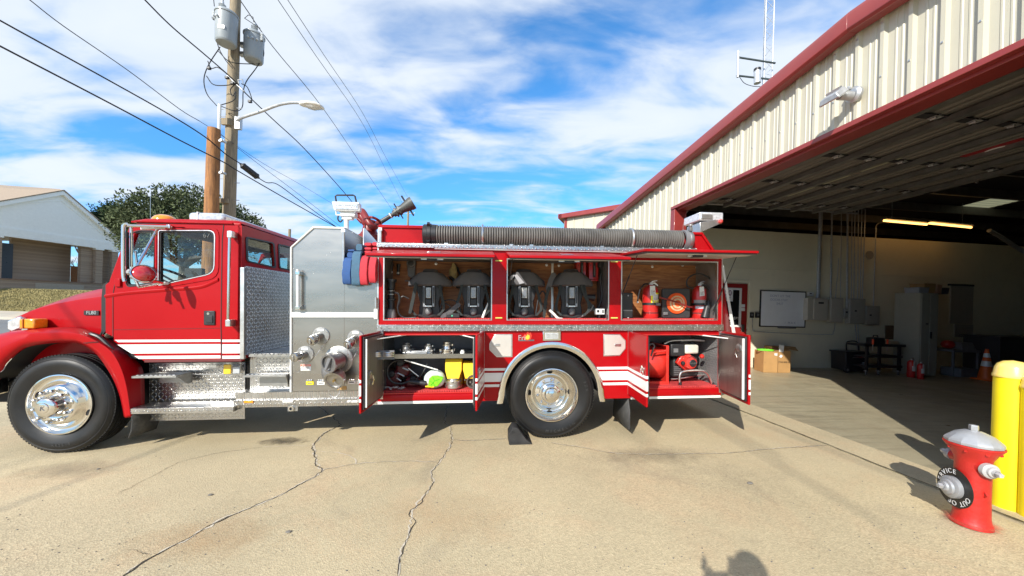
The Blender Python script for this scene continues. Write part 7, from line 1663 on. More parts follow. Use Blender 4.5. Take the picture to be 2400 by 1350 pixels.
def b_saw(T,p):
    DM=M('saw_red',(.12,.012,.016),.4,var=.2,coat=.3); c1,c2,c3=q(918,880,.28),q(945,872,.26),q(970,890,.28)
    mb=MB(); mb.box(c1.x-.09,c1.x+.10,.22,.45,ZL,c1.z+.06); b=T.part('housing',mb,DM,bevel=.03); mb=MB(); mb.box(c2.x-.09,c2.x+.07,.25,.42,ZL+.12,c2.z+.10); T.part('tank',mb,DM,parent=b,bevel=.03)
    mb=MB(); mb.box(c3.x-.09,c3.x+.08,.2,.42,ZL,c3.z+.04); T.part('engine',mb,DM,parent=b,bevel=.03)
    for cx,cz,r in ((q(917,877,.2).x,q(917,877,.2).z,.04),(q(938,850,.2).x,q(938,850,.2).z,.045),(q(968,888,.2).x,q(968,888,.2).z,.035)):mb=MB(); mb.lathe([(0,.02),(r*.7,.02),(r,.01),(r,-.05)],(cx,.2,cz),(0,-1,0),18); T.part('cap',mb,BLACK,parent=b)
    for l in (((944,862),(958,868)),((932,874),(948,882)),((930,886),(940,893))):mb=MB(); mb.tube([q(*l[0],.16),q(*l[1],.16)],.011,8); T.part('spark_plug',mb,ALUC,parent=b)
small('rescue_power_unit','dark red motor unit with black caps at the back of the lower left compartment','machine',940,905,.25,b_saw)
loop('thick black hose arching round the dark red motor unit',[(945,845),(925,846),(910,860),(909,880),(920,895),(940,899),(960,894),(978,892)],.12,.014)
def b_spray(T,p):
    mb=MB(); mb.tube([q(960,894,.10),q(978,896,.10),q(998,899,.10)],[.02,.03,.033],12); T.part('barrel',mb,BLACK); mb=MB(); mb.tube(smooth_path([q(u,v,.14) for u,v in ((975,892),(985,880),(995,866),(1002,852))],4),.009,6); T.part('lever',mb,BLACK)
small('black_nozzle','black hand nozzle lying on the lower left floor before the lime vest','nozzle',980,900,.1,b_spray)
for l,r,lb in (([(948,844),(1026,867)],.008,'long pale rod leaning across the lower left compartment'),([(957,863),(981,882)],.006,'short pale rod across the dark red motor unit')):
    mb=MB(); mb.tube([q(*l[0],.12),q(*l[1],.10)],r,8); solo('metal_rod',lb,'rod',mb,WPAINT,base=q(*l[0],.12),F=TF)
mb=MB(); rn=random.Random(4)
for i in range(22):a=q(903+i*2.1,909+rn.uniform(-2.5,2),.09); mb.tube([(a.x+.012*math.cos(t),.09+.007*math.sin(t),max(a.z,ZL+.008)+.008*math.sin(t+i)) for t in [2*PI*j/8 for j in range(8)]],.0028,4,closed=True)
solo('chain','thin steel chain heaped at the front left of the lower left floor','chain',mb,GALV,base=q(925,909,.09),F=TF,kind='stuff')
mb=MB(); a=q(997,906,.07); mb.tube([a,a+Vector((.10,0,.0))],[.008,.016],10); solo('yellow_tip','small yellow plastic tip lying in front of the black nozzle','nozzle tip',mb,YEL,base=a,F=TF)
# ring rack on the left door
def b_rings(T,p):
    for dx,n in ((0,3),(.13,3)):
        for k in range(n):mb=MB(); mb.tube([(p.x+dx+.055*math.cos(a),p.y+.045*math.sin(a),p.z-k*.018) for a in [2*PI*j/20 for j in range(20)]],.009,6,closed=True); T.part('ring',mb,ALU)
    mb=MB(); mb.box(p.x-.06,p.x+.19,p.y-.01,p.y+.01,p.z-.075,p.z+.02); T.part('rack',mb,GREYP)
small('wrench_rack','stack of bright metal rings racked on the open left door','rack',882,826,-.22,b_rings)
# ---- lower right compartment: the fan
ZR_=zr0+.023
def b_fan(T,p):
    P=T.part; FR=M('fan_red',(.62,.03,.02),.4,var=.12,vs=8,coat=.3,dirt=.25,dcol=(.25,.04,.03)); ENG=BLACK
    x0,x1=qx(1478,850,.16),qx(1569,850,.16); zc=q(1530,860,.2).z; r=(qz(811,1540,.16)-qz(895,1540,.16))/2
    mb=MB(); mb.lathe([(r*.9,0),(r*.93,.01),(r*.90,.15),(r*.82,.30),(r*.8,.31)],(x1-.015,.16+r+.0,ZR_+r+.02),(-1,0,0),40); d=P('shroud',mb,FR,sharp=60); d.modifiers.new('thick','SOLIDIFY').thickness=.006
    xc,yc,zc=x1-.01,.16+r,ZR_+r+.02
    hole_=[(yc+r*.88*math.cos(a),zc+r*.88*math.sin(a)) for a in [2*PI*j/28 for j in range(28)]]
    mb=MB(); mb.prism([(yc-r,zc-r-.01),(yc+r,zc-r-.01),(yc+r,zc+r+.01),(yc-r,zc+r+.01)],xc-.006,xc,'x',[hole_]); mb.box(xc-.035,xc,yc-r-.004,yc-r-.0005,zc-r-.01,zc+r+.01); mb.box(xc-.06,xc,yc-r,yc+r,zc+r+.0102,zc+r+.016); P('square_frame',mb,FR,bevel=.002)
    mb=MB(); mb.box(x0-.0,xc,yc-r-.01,yc-r+.02,ZR_-.0,ZR_+.035); P('skid',mb,FR)
    for u,v,rr_ in ((1507,806,.02),):pass
    mb=MB(); mb.tube(smooth_path([q(u,v,.12) for u,v in ((1526,835),(1530,820),(1534,812),(1530,806),(1522,808))],5),.010,6); P('throttle_cable',mb,BLACK)
    mb=MB(); mb.tube([q(1530,826,.14),q(1560,822,.14)],.012,8); P('carry_handle',mb,FR)
    # engine
    ex0,ez0,ex1,ez1=rect(1573,806,1606,835,.16); mb=MB(); mb.box(ex0,ex1,.16,.40,ez0,ez1); e=P('air_cleaner',mb,ENG,bevel=.012)
    mb=MB(); mb.box(ex0+.03,ex0+.09,.152,.1598,ez0+.05,ez0+.10); P('control_plate',mb,GREYP,parent=e)
    ex0,ez0,ex1,ez1=rect(1606,808,1639,830,.16); mb=MB(); mb.box(ex0,ex1,.16,.42,ez0,ez1); P('fuel_tank',mb,M('tank_cream',(.66,.64,.54),.35,coat=.4),parent=e,bevel=.025)
    mb=MB(); a=q(1622,806,.28); mb.lathe([(.03,0),(.035,.003),(.035,.02),(0,.022)],(a.x,.28,ez1),(0,0,1),16); P('fuel_cap',mb,BLACK,parent=e)
    c=q(1621,851,.10); mb=MB(); mb.lathe([(0,.07),(.045,.068),(.07,.06),(.088,.035),(.092,0),(.092,-.10)],(c.x,.16,c.z),(0,-1,0),30); s=P('starter_cover',mb,FR,sharp=35)
    mb=MB(); mb.prism([(c.x-.16,c.z-.01),(c.x-.10,c.z+.08),(c.x+.02,c.z+.10),(c.x+.08,c.z+.05),(c.x+.05,c.z-.11),(c.x-.05,c.z-.10)],.161,.22); P('blower_housing',mb,FR,parent=s,bevel=.01)
    mb=MB(); mb.lathe([(0,.012),(.040,.012),(.046,.006),(.046,0)],(c.x+.01,.092,c.z-.0),(0,-1,0),24); P('starter_badge',mb,BLACK,parent=s)
    o=Vector((c.x+.01,.078,c.z)); P('engine_lettering',text_on('HONDA',.026,o,(1,0,0),(0,0,1),.0008),ALU,parent=s)
    for k in range(5):
        rr_=.056+k*.007; mb=MB(); mb.tube([(c.x+.01+rr_*math.cos(a),.098+k*.002,c.z+rr_*math.sin(a)) for a in [R(50+110*j/8) for j in range(9)]],.0022,4); P('vent_slot',mb,BLACK,parent=s)
    mb=MB(); a=q(1601,851,.13); mb.ball(a,.028,10); P('recoil_grip',mb,BLACK,parent=s)
    mb=MB(); a=q(1645,835,.2); mb.ball(a,.03,10); P('oil_cap',mb,FR,parent=e)
    mb=MB(); bx0,bz0,bx1,bz1=rect(1578,838,1636,884,.24); mb.box(bx0,bx1,.24,.42,bz0,bz1); P('engine_block',mb,M('engine_dark',(.05,.05,.05),.5,.5),parent=e,bevel=.02)
    for k in range(5):mb=MB(); mb.box(bx0+.005,bx0+.10,.225,.2398,bz0+.03+k*.025,bz0+.042+k*.025); P('cooling_fin',mb,GREYP,parent=e)
    # tube frame
    G=ALU
    def tb(nm,pts,d,r_=.014):mb=MB(); mb.tube(smooth_path([q(u,v,dd) for (u,v),dd in zip(pts,d if isinstance(d,list) else [d]*len(pts))],5),r_,10); P(nm,mb,G)
    tb('tube_frame',[(1594,902),(1592,890),(1594,876),(1604,870),(1640,868),(1656,873),(1664,885),(1670,903)],.11)
    tb('tube_frame',[(1572,888),(1590,887),(1630,880),(1650,878)],.30); tb('tube_frame',[(1556,806),(1575,799),(1620,797),(1650,798)],.22)
    tb('tube_frame',[(1668,900),(1674,888),(1676,872)],.3)
    for u,v in ((1594,901),(1670,902)):mb=MB(); a=q(u,v,.11); mb.cyl((a.x,.11,ZR_),(a.x,.11,a.z+.03),.02,10); P('rubber_foot',mb,BLACK)
small('ventilation_fan','red petrol driven ventilation fan with tube frame in the lower right compartment','fan',1580,900,.25,b_fan)
# ---- hoses in the crosslay
def flat_hose(nm,label,u0,u1,vt,vb,mat,d0=.0,folds=(),group=None):
    x0,x1=qx(u0,630,-.05),qx(u1,630,-.05); zt_,zb_=qz(vt,(u0+u1)/2,-.05),qz(vb,(u0+u1)/2,-.08)
    T=Thing(nm,label,'hose',((x0+x1)/2,-.04,zt_),TF,group); mb=MB(); h=.012
    for off,yo in ((0,0),(.004,.055)):
        path=smooth_path([(0,.75,zt_-.02),(0,.25,zt_+.01),(0,.02,zt_+.005),(0,-.045-d0,zt_-.04),(0,-.075-d0,(zt_+zb_)/2),(0,-.075-d0,zb_+.05),(0,-.05-d0,zb_),(0,-.018-d0*.5,zb_+.06),(0,-.012,zt_-.1),(0,.02,zt_-.045),(0,.3,zt_-.04)],5); rows=[]
        for i,p_ in enumerate(path):
            a=path[max(i-1,0)]; b=path[min(i+1,len(path)-1)]; t=(b-a).normalized(); n=Vector((0,-t.z,t.y))*h
            wob=.006*noise.noise(Vector((u0,i*.3,2))); w0,w1=x0+.004+wob,x1-.004+wob
            rows.append([Vector((w0,0,0))+p_,Vector((w0+.008,0,0))+p_+n,Vector((w1-.008,0,0))+p_+n,Vector((w1,0,0))+p_,Vector((w1-.008,0,0))+p_-n,Vector((w0+.008,0,0))+p_-n])
        mb.loft(rows,close_v=True,cap=True); break
    T.part('hanging_loop',mb,mat,sharp=24)
    for (a,b,c,d_) in folds:
        X0,Z0,X1,Z1=rect(a,b,c,d_,.0); mb=MB(); rows=[]
        zc,hh_=(Z0+Z1)/2,(Z1-Z0)/2
        for yy in (.0,.015,.7):rows.append([Vector(((X0+X1)/2+(X1-X0)/2*math.copysign(abs(math.cos(t)) ** .5,math.cos(t))*(1 if yy else .9),yy+(.0 if yy else -.01),zc+hh_*math.copysign(abs(math.sin(t)) ** .7,math.sin(t))*(1 if yy else .7))) for t in [2*PI*j/14 for j in range(14)]])
        mb.loft(rows,close_v=True,cap=True); T.part('fold',mb,mat,sharp=60)
    return T
BLU=M('blue_hose',(.030,.085,.24),.85,var=.15,vs=25,bump=.3,bs=180); BLU2=M('faded_blue_hose',(.06,.13,.20),.88,var=.18,vs=25,bump=.3,bs=180); RDH=M('red_hose',(.52,.035,.05),.85,var=.12,vs=25,bump=.3,bs=180)
flat_hose('fire_hose','bright blue flat hose loop hanging leftmost over the pump panel',803,826,605,664,BLU,folds=[(813,590,830,606),(815,584,832,590)])
flat_hose('fire_hose','faded blue flat hose loop hanging left of the red ones',825,848,590,667,BLU2,.01,folds=[(834,571,850,590)])
flat_hose('fire_hose','left one of two red flat hose loops over the pump panel',844,865,600,665,RDH,.01,folds=[(854,568,871,577),(854,579,871,586),(854,587,871,593)])
flat_hose('fire_hose','right one of two red flat hose loops over the pump panel',864,884,603,660,RDH,.0,folds=[(872,567,885,577),(873,579,885,585),(873,586,885,592)])
# ---- wheel chock
p=q(1220,1030,-.10); x0,x1=q(1193,1030,-.16).x,q(1249,1032,-.16).x
ch=Thing('wheel_chock','black rubber wheel chock wedged before the rear wheel','wheel chock',((x0+x1)/2,-.05,0),TF)
mb=MB(); mb.prism(rounded([(x0,.0),(x1,.0),(x1-.07,.05),(x0+.10,.19),(x0+.05,.20),(x0,.12)],.015),-.16,.04); ch.part('wedge',mb,RUBBER,bevel=.006)
mb=MB(); mb.box(x0+.02,x1-.06,-.166,-.1605,.02,.03); ch.part('rib',mb,RUBBER); mb=MB(); mb.lathe([(.010,0),(.016,0),(.016,.006),(.010,.006)],(x0+.045,-.16,.15),(0,-1,0),12); ch.part('eye',mb,RUBBER)
# ================================================================== hydrant and bollards
HYR=M('hydrant_red',(.47,.018,.012),.45,var=.14,vs=7,coat=.08,bump=.4,bs=22,dirt=.18,dcol=(.30,.03,.02),ds=9); SIL=M('silver_paint',(.36,.37,.385),.38,.35,var=.12,vs=9,bump=.15,bs=30,dirt=.15,dcol=(.35,.35,.36))
hb=hit(BF,2276,1222,2,.0); hw_=BF @ hb; hx,hy=hw_.x,hw_.y; gz0=hw_.z
hyd=Thing('fire_hydrant','red fire hydrant with a silver bonnet and a black OUT OF SERVICE ring','fire hydrant',(hx,hy,gz0),WF)
O=Vector((hx,hy,gz0)); s_h=1.0
mb=MB(); mb.lathe([(.105,-.02),(.102,.005),(.094,.02),(.090,.06),(.088,.20),(.090,.36),(.088,.44),(.094,.47),(.118,.52),(.138,.545),(.140,.555),(.147,.558),(.147,.568),(.140,.570)],O,(0,0,1),40); hyd.part('barrel',mb,HYR,sharp=40)
mb=MB(); mb.lathe([(.140,.5705),(.143,.572),(.143,.588),(.136,.600),(.095,.640),(.050,.662),(.034,.666),(.030,.668)],O,(0,0,1),12); bo=hyd.part('bonnet',mb,SIL,sharp=20)
mb=MB(); mb.lathe([(.026,.665),(.026,.700),(.021,.706),(0,.706)],O,(0,0,1),5); hyd.part('operating_nut',mb,SIL,parent=bo)
for a in range(8):mb=MB(); t=R(22+45*a); mb.ball(O+Vector((math.cos(t)*.126,math.sin(t)*.126,.530)),.012,6); hyd.part('flange_bolt',mb,HYR)
def nozzle(dr,z,r,ln,capm,nm,ring=False):
    A=Vector((dr[0],dr[1],0)).normalized(); c=O+Vector((0,0,z)); up=Vector((0,0,1))
    mb=MB(); mb.lathe([(r*1.25,.06),(r*1.05,.085),(r,.10),(r,ln)],c,A,26); b=hyd.part(nm,mb,HYR)
    mb=MB(); mb.lathe([(r*1.0,ln-.004),(r*1.14,ln),(r*1.14,ln+.028),(r*.98,ln+.034),(r*.80,ln+.036),(r*.76,ln+.050),(r*.52,ln+.054),(r*.48,ln+.066),(.02,ln+.070)],c,A,30,ref=up); k=hyd.part('nozzle_cap',mb,capm,parent=b,sharp=30)
    mb=MB(); mb.lathe([(.019,ln+.066),(.019,ln+.083),(.016,ln+.095),(0,ln+.095)],c,A,5,ref=up); hyd.part('cap_nut',mb,capm,parent=b)
    return A,c,b
D0=Vector((-.97,.24,0)).normalized(); S0=Vector((D0.y,-D0.x,0))
nozzle((S0.x,S0.y),.43,.038,.15,SIL,'side_nozzle')
nozzle((-S0.x,-S0.y),.42,.044,.10,M('cap_white',(.46,.46,.45),.45,var=.1,bump=.2,bs=30),'side_nozzle')
A,c,b=nozzle((D0.x,D0.y),.235,.068,.105,SIL,'pumper_nozzle')
mb=MB(); mb.lathe([(.066,.100),(.14,.100),(.14,.1035),(.066,.1035)],c,A,48); ring_=hyd.part('service_ring',mb,M('ring_black',(.012,.012,.012),.4),parent=b)
LW=M('ring_lettering',(.72,.72,.72),.5); X_=Vector((0,0,1)).cross(A); Z_=Vector((0,0,1))
mb=MB(); txt='OUT OF SERVICE'
lay=[('E',58),('C',74),('I',87),('V',101),('R',117),('E',133),('S',149),('O',252),('F',268),('O',290),('U',306),('T',320)]
for ch_,ang in [('S',192),('E',174),('R',156),('V',139),('I',125),('C',111),('E',93)]:
    a=R(ang-2); rad=X_*math.cos(a)+Z_*math.sin(a); tx=X_*math.sin(a)-Z_*math.cos(a); mb.join(text_on(ch_,.046,c+A*.1045+rad*.112,tx,rad,.0006))
for ch_,ang in [('O',335),('U',317),('T',300),('O',272),('F',255)]:
    a=R(ang); rad=X_*math.cos(a)+Z_*math.sin(a); tx=-(X_*math.sin(a)-Z_*math.cos(a)); tx=X_*math.sin(a)-Z_*math.cos(a); mb.join(text_on(ch_,.046,c+A*.1045+rad*.112,tx,rad,.0006))
hyd.part('ring_lettering',mb,LW,parent=b,kind='stuff')
mb=MB(); k_=O+Vector((0,0,.24))-S0*.088; mb.tube([k_+Vector((0,0,.02)),k_-S0*.02+Vector((.0,0,.0)),k_+Vector((0,0,-.02))],.006,6); hyd.part('chain_eye',mb,HYR)
# overspray on the concrete round its foot
OS=M('red_overspray',(.50,.10,.06),.85,var=.3,vs=30)
t_,b_=nodes_of(OS); nz_=t_.nodes.new('ShaderNodeTexNoise'); nz_.inputs['Scale'].default_value=14; nz_.inputs['Detail'].default_value=6; tc_=t_.nodes.new('ShaderNodeTexCoord'); ln_=t_.nodes.new('ShaderNodeVectorMath'); ln_.operation='LENGTH'
t_.links.new(tc_.outputs['Object'],ln_.inputs[0]); t_.links.new(tc_.outputs['Object'],nz_.inputs['Vector']); m1=t_.nodes.new('ShaderNodeMapRange'); t_.links.new(ln_.outputs['Value'],m1.inputs[0]); m1.inputs[1].default_value=.09; m1.inputs[2].default_value=.20; m1.inputs[3].default_value=.8; m1.inputs[4].default_value=-.25
ad_=t_.nodes.new('ShaderNodeMath'); ad_.operation='ADD'; ad_.use_clamp=True; t_.links.new(m1.outputs[0],ad_.inputs[0]); sb_=t_.nodes.new('ShaderNodeMath'); sb_.operation='MULTIPLY_ADD'; t_.links.new(nz_.outputs[0],sb_.inputs[0]); sb_.inputs[1].default_value=1.2; sb_.inputs[2].default_value=-.75; t_.links.new(sb_.outputs[0],ad_.inputs[1]); t_.links.new(ad_.outputs[0],b_.inputs['Alpha'])
mb=MB(); mb.lathe([(.08,0),(.22,0)],O+Vector((0,0,.0055)),(0,0,1),30); me_=mb.mesh('overspray',OS,O); o_=bpy.data.objects.new('overspray',me_); COL.objects.link(o_); o_.location=O; o_['kind']='structure'
YELC=M('bollard_cap_yellow',(.85,.62,.16),.3,var=.04,coat=.5)
def bollard(u,v,h,label,r=.094):
    b=hit(BF,u,v,2,.003); p=BF @ b; T=Thing('bollard',label,'bollard',(p.x,p.y,p.z),WF,'yellow bollards at the garage door')
    mb=MB(); mb.lathe([(r,-.02),(r,.3),(r+.001,.6),(r,h-.10)],p,(0,0,1),40); T.part('sleeve',mb,YEL)
    mb=MB(); mb.lathe([(r+.006,h-.135),(r+.007,h-.13),(r+.006,h-.115),(r+.001,h-.10),(r*.96,h-.06),(r*.82,h-.03),(r*.5,h-.008),(0,h)],p,(0,0,1),40); T.part('dome_cap',mb,YELC,sharp=60)
    return T
bollard(2364,1188,1.16,'whole yellow domed bollard standing behind the hydrant')
bollard(2434,1215,1.1,'yellow bollard of which only a sliver shows at the right edge of the picture')
# ================================================================== things inside the garage
def bi(u,v,y):return hit(BF,u,v,1,y)
def brect(u0,v0,u1,v1,y):
    um,vm=(u0+u1)/2,(v0+v1)/2
    return bi(u0,vm,y).x,bi(um,v1,y).z,bi(u1,vm,y).x,bi(um,v0,y).z
def ibox(T,nm,u0,v0,u1,v1,y,dep,m,par=None,b=.004,lab=None):
    x0,z0,x1,z1=brect(u0,v0,u1,v1,y); mb=MB(); mb.box(x0,x1,y,y+dep,z0,z1); return T.part(nm,mb,m,parent=par,bevel=b,label=lab)
def iT(name,label,cat,u,v,y,group=None):return Thing(name,label,cat,bi(u,v,y),BF,group)
Yw=YW-.002
WB=M('whiteboard',(.88,.90,.92),.22,var=.03,coat=.4)
T=iT('whiteboard','whiteboard with faint writing hung on the garage wall','whiteboard',1836,766,Yw-.03)
ibox(T,'frame',1781.5,681.5,1889,767,Yw-.028,.028,BLACK); ibox(T,'board',1784,684,1886.5,764.5,Yw-.032,.0035,WB,b=0); ibox(T,'pen_tray',1826,767,1866,770,Yw-.06,.055,GREYP)
for s,u,v in (("DON'T LET THE",1829,694),('DOORS STAY',1826,703),('SHUT',1828,712),('/   M A X',1852,757)):
    o=bi(u,v,Yw-.0325); T.part('writing',text_on(s,.085,o,(1,0,0),(0,0,1),.0004),M('marker_faint',(.38,.42,.52),.6))
T=iT('service_door','red door with a big glazed pane, signs and a light frame, right behind the truck','door',1720,860,Yw-.04)
RD=M('door_red',(.30,.02,.018),.4,var=.05)
x0,z0,x1,z1=brect(1662,664,1750,860,Yw-.045)
mb=MB(); mb.box(x0,x1,Yw-.045,Yw-.005,.0,z1); T.part('leaf',mb,RD,bevel=.004)
ibox(T,'window_frame',1672,674,1738,766,Yw-.055,.0095,WPAINT); wp=ibox(T,'pane',1677,679,1732,761,Yw-.058,.0028,M('dark_pane',(.012,.013,.014),.08),b=0)
ibox(T,'paper_sign',1693,676,1718,706,Yw-.062,.0035,WHITE,b=0)
o=bi(1707,687,Yw-.0625); T.part('sign_number',text_on('20',.20,o,(1,0,0),(0,0,1),.0005),M('purple_ink',(.16,.02,.14),.6))
for k in range(3):ibox(T,'sign_print',1697,696+k*3,1713-k*2,697+k*3,Yw-.0628,.0007,GREYP,b=0)
o=bi(1715,746,Yw-.0590); T.part('door_lettering',text_on('FIRE DEPT',.095,o,(1,0,0),(0,0,1),.0005),WHITE)
o=bi(1708,757,Yw-.0590); T.part('door_lettering',text_on('NO',.09,o,(1,0,0),(0,0,1),.0005),WHITE)
ibox(T,'notice',1735,713,1746,720,Yw-.049,.0038,WHITE,b=0); ibox(T,'notice',1735,721,1746,729,Yw-.049,.0038,WHITE,b=0)
lk=ibox(T,'lock_plate',1738,761,1745,778,Yw-.055,.0098,ALU); o=bi(1741,772,Yw-.08); mb=MB(); mb.tube([o+Vector((0,.03,0)),o,o+Vector((-.07,0,0))],.01,8); T.part('lever',mb,ALU,parent=lk)
x0,z0,x1,z1=brect(1656,655,1761,860,Yw-.03)
for a in ((x0,x0+.06,.002,z1),(x1-.09,x1,.002,z1),(x0+.0602,x1-.0902,z1-.08,z1)):mb=MB(); mb.box(a[0],a[1],Yw-.03,Yw,a[2],a[3]); T.part('door_frame',mb,INW,bevel=.003)
# outlets and flex
T=iT('wall_outlets','pair of black wall sockets left of the whiteboard','socket',1770,738,Yw-.03)
for u in (1763,1777):b_=ibox(T,'socket',u-4.5,732,u+4.5,745,Yw-.05,.05,BLACK); ibox(T,'socket_face',u-2,735,u+2,741,Yw-.054,.0035,GREYP,b_)
mb=MB(); mb.tube(smooth_path([bi(u,v,Yw-.02) for u,v in ((1764,745),(1764,765),(1767,775),(1775,777),(1860,782),(1945,784),(1952,780),(1956,770),(1957,757))],4),.009,6)
solo('conduit','thin conduit running under the whiteboard from the sockets','conduit',mb,GALV,base=bi(1860,782,Yw-.02),F=BF)
# electrical boxes
EB=M('panel_grey',(.42,.40,.35),.5,.2,var=.08); EB2=M('panel_beige',(.55,.51,.42),.5,.1,var=.06)
EG='electrical boxes on the garage wall'
def ebox(label,u0,v0,u1,v1,dep,m=EB,door=None,knob=None,tag=None):
    T=iT('electrical_box',label,'electrical box',(u0+u1)/2,v1,Yw-dep,EG); b_=ibox(T,'enclosure',u0,v0,u1,v1,Yw-dep,dep,m,b=.006)
    if door:d=ibox(T,'cover',*door,Yw-dep-.02,.0195,m,b_,.006)
    if knob:ibox(T,'latch',knob[0]-2,knob[1]-2,knob[0]+2.5,knob[1]+1.5,Yw-dep-.032,.0118 if door else .03,BLACK,b_)
    if tag:ibox(T,'label_plate',*tag,Yw-dep-.026,.0055,BLACK,b_,0)
    return T
ebox('deep beige electrical box with a raised cover, nearest the whiteboard',1893,699,1940,751,.16,EB2,(1908,702,1940,748),None,(1919,708,1931,712))
ebox('flat grey electrical box second from the whiteboard',1945,698,1976,756,.10,EB2,(1948,700,1974,754))
ebox('small grey switch box between the larger electrical boxes',1978,723,1990,747,.09,EB,(1980,725,1989,744),(1985,732))
ebox('tall grey breaker panel in the middle of the conduits',1991,700,2028,759,.12,EB,(1993,702,2027,757),(2006,729))
ebox('rightmost and lowest grey breaker panel',2029,717,2062,762,.10,EB,(2031,719,2060,760),(2041,739))
T=iT('thermostat','small beige thermostat right above the deep beige box','thermostat',1901,694,Yw-.04); b_=ibox(T,'body',1895,685,1907,694,Yw-.04,.04,WPAINT); ibox(T,'display',1898,687,1903,689,Yw-.043,.0028,BLACK,b_,0)
ci=0
for u0,v0,u1,v1,r in ((1924,490,1917,699,.045),(1950,480,1947,698,.02),(1958,700,1966,605,.008),(1987,480,1985,723,.022),(1995,700,1997,490,.010),(2001,700,2004,490,.010),(2010,700,2012,490,.010),(2016,700,2020,490,.010),(2021,700,2028,490,.012),(2047,717,2053,540,.012),(1970,697,1972,490,.008),(2004,760,2010,824,.012),(2010,760,2014,820,.012)):
    mb=MB(); yv=Yw-.05; a,b2=bi(u0,v0,yv),bi(u1,v1,yv); mb.tube([a,b2],r,8)
    solo('conduit',['thick pipe above the deep beige box','second pipe from the left above the flat grey box','short thin conduit over the flat grey box','pipe running down to the small switch box','leftmost thin conduit above the tall breaker panel','second thin conduit above the tall breaker panel','third thin conduit above the tall breaker panel','fourth thin conduit above the tall breaker panel','rightmost thin conduit above the tall breaker panel','conduit rising from the lowest breaker panel to the strip light','thin conduit between the flat box and the switch box','left conduit below the tall breaker panel','right conduit below the tall breaker panel'][ci],'conduit',mb,GALV,base=a,F=BF,group='conduits on the garage wall'); ci+=1
mb=MB(); mb.tube(smooth_path([bi(u,v,Yw-.04) for u,v in ((2053,540),(2053,530),(2058,524),(2068,521))],4),.012,6); solo('conduit','short bent conduit end beside the lit strip light','conduit',mb,GALV,base=bi(2053,530,Yw),F=BF,group='conduits on the garage wall')
T=iT('wall_clock','dim round clock on the wall under the strip light','clock',2037,598,Yw-.03); o=bi(2037,598,Yw-.002); mb=MB(); mb.lathe([(0,.02),(.10,.02),(.115,.025),(.12,0)],o,(0,-1,0),24); T.part('face',mb,EB)
# strip light: two lit tubes
YF=8.2
T=iT('strip_light','lit fluorescent strip light with two glowing tubes hanging in the dark garage','light',2170,525,YF)
TUBE=M('lit_tube',(.9,.7,.35),.5,emit=((1.0,.50,.13),2.8))
for (ua,va),(ub,vb) in (((2072,517),(2172,526)),((2178,523),(2276,533))):
    a,b2=bi(ua,va,YF),bi(ub,vb,YF); mb=MB(); mb.tube([a,b2],.028,8); t=T.part('tube',mb,TUBE); mb=MB(); mb.hexa([a+Vector((0,-.07,.035)),a+Vector((0,.07,.035)),a+Vector((0,.03,.08)),a+Vector((0,-.03,.08))],[b2+Vector((0,-.07,.035)),b2+Vector((0,.07,.035)),b2+Vector((0,.03,.08)),b2+Vector((0,-.03,.08))]); T.part('fixture',mb,GREYP)
for u,v in ((2090,516),(2255,528)):a=bi(u,v,YF); mb=MB(); mb.cyl(a+Vector((0,0,.05)),a+Vector((0,0,roofz(YF)-a.z-.05)),.006,5); T.part('hanger_rod',mb,GALV)
# cardboard boxes
CARD=M('cardboard',(.42,.24,.09),.8,var=.08,vs=5,bump=.05); TAPE=M('packing_tape',(.50,.32,.15),.35)
def cbox(label,ul,um,ur,vt,vb,y,h,flaps):
    """left side from ul to um, front from um to ur"""
    a,b2=bi(um,vb,y),bi(ur,vb,y); x0,x1=a.x,b2.x; z1=h; dep=.38
    T=Thing('cardboard_box',label,'cardboard box',((x0+x1)/2,y,0),BF); mb=MB(); mb.box(x0,x1,y,y+dep,.001,z1); bb=T.part('carton',mb,CARD,bevel=.003)
    return T,x0,x1,y,dep,z1
x0_,_,x1_,zt_=brect(1789,824,1822,873,8.30)
TA=Thing('cardboard_box','left cardboard box with a lime green cable coiled on top','cardboard box',(x0_,8.3,0),BF)
xl=bi(1768,845,8.55).x
def hexbox(T,nm,pts,z0,z1,m,**k):mb=MB(); mb.hexa([Vector((x,y,z0)) for x,y in pts],[Vector((x,y,z1)) for x,y in pts]); return T.part(nm,mb,m,**k)
pA=[bi(1789,873,8.25),bi(1822,874,8.27),bi(1768,866,8.6)]
gA=hit(BF,1789,873,2,0); gB=hit(BF,1822,874,2,0); gC=hit(BF,1767,866,2,0); gD=gB+(gC-gA)
zA=hit(BF,1805,824,1,(gA.y+gB.y)/2).z
c1=hexbox(TA,'carton',[(gA.x,gA.y),(gB.x,gB.y),(gD.x,gD.y),(gC.x,gC.y)],.001,zA,CARD,bevel=.004)
gE=hit(BF,1823.5,874,2,0); gF=hit(BF,1852,874,2,0); up=(gC-gA)*.9; zB_=hit(BF,1838,822,1,gE.y).z
TB_=Thing('cardboard_box','taller right cardboard box with open flaps and white labels','cardboard box',(gE.x,gE.y,0),BF)
c2=hexbox(TB_,'carton',[(gE.x,gE.y),(gF.x,gF.y),((gF+up).x,(gF+up).y),((gE+up).x,(gE+up).y)],.001,zB_,CARD,bevel=.004)
TC_=Thing('cardboard_box','low open cardboard box resting across the two others against the wall','cardboard box',(gE.x,8.6,zB_),BF)
e0,e1=bi(1801,806,8.62),bi(1856,812,8.62); mb=MB(); mb.box(e0.x,e1.x,8.50,8.75,zA+.002,e1.z); TC_.part('carton',mb,CARD,bevel=.003)
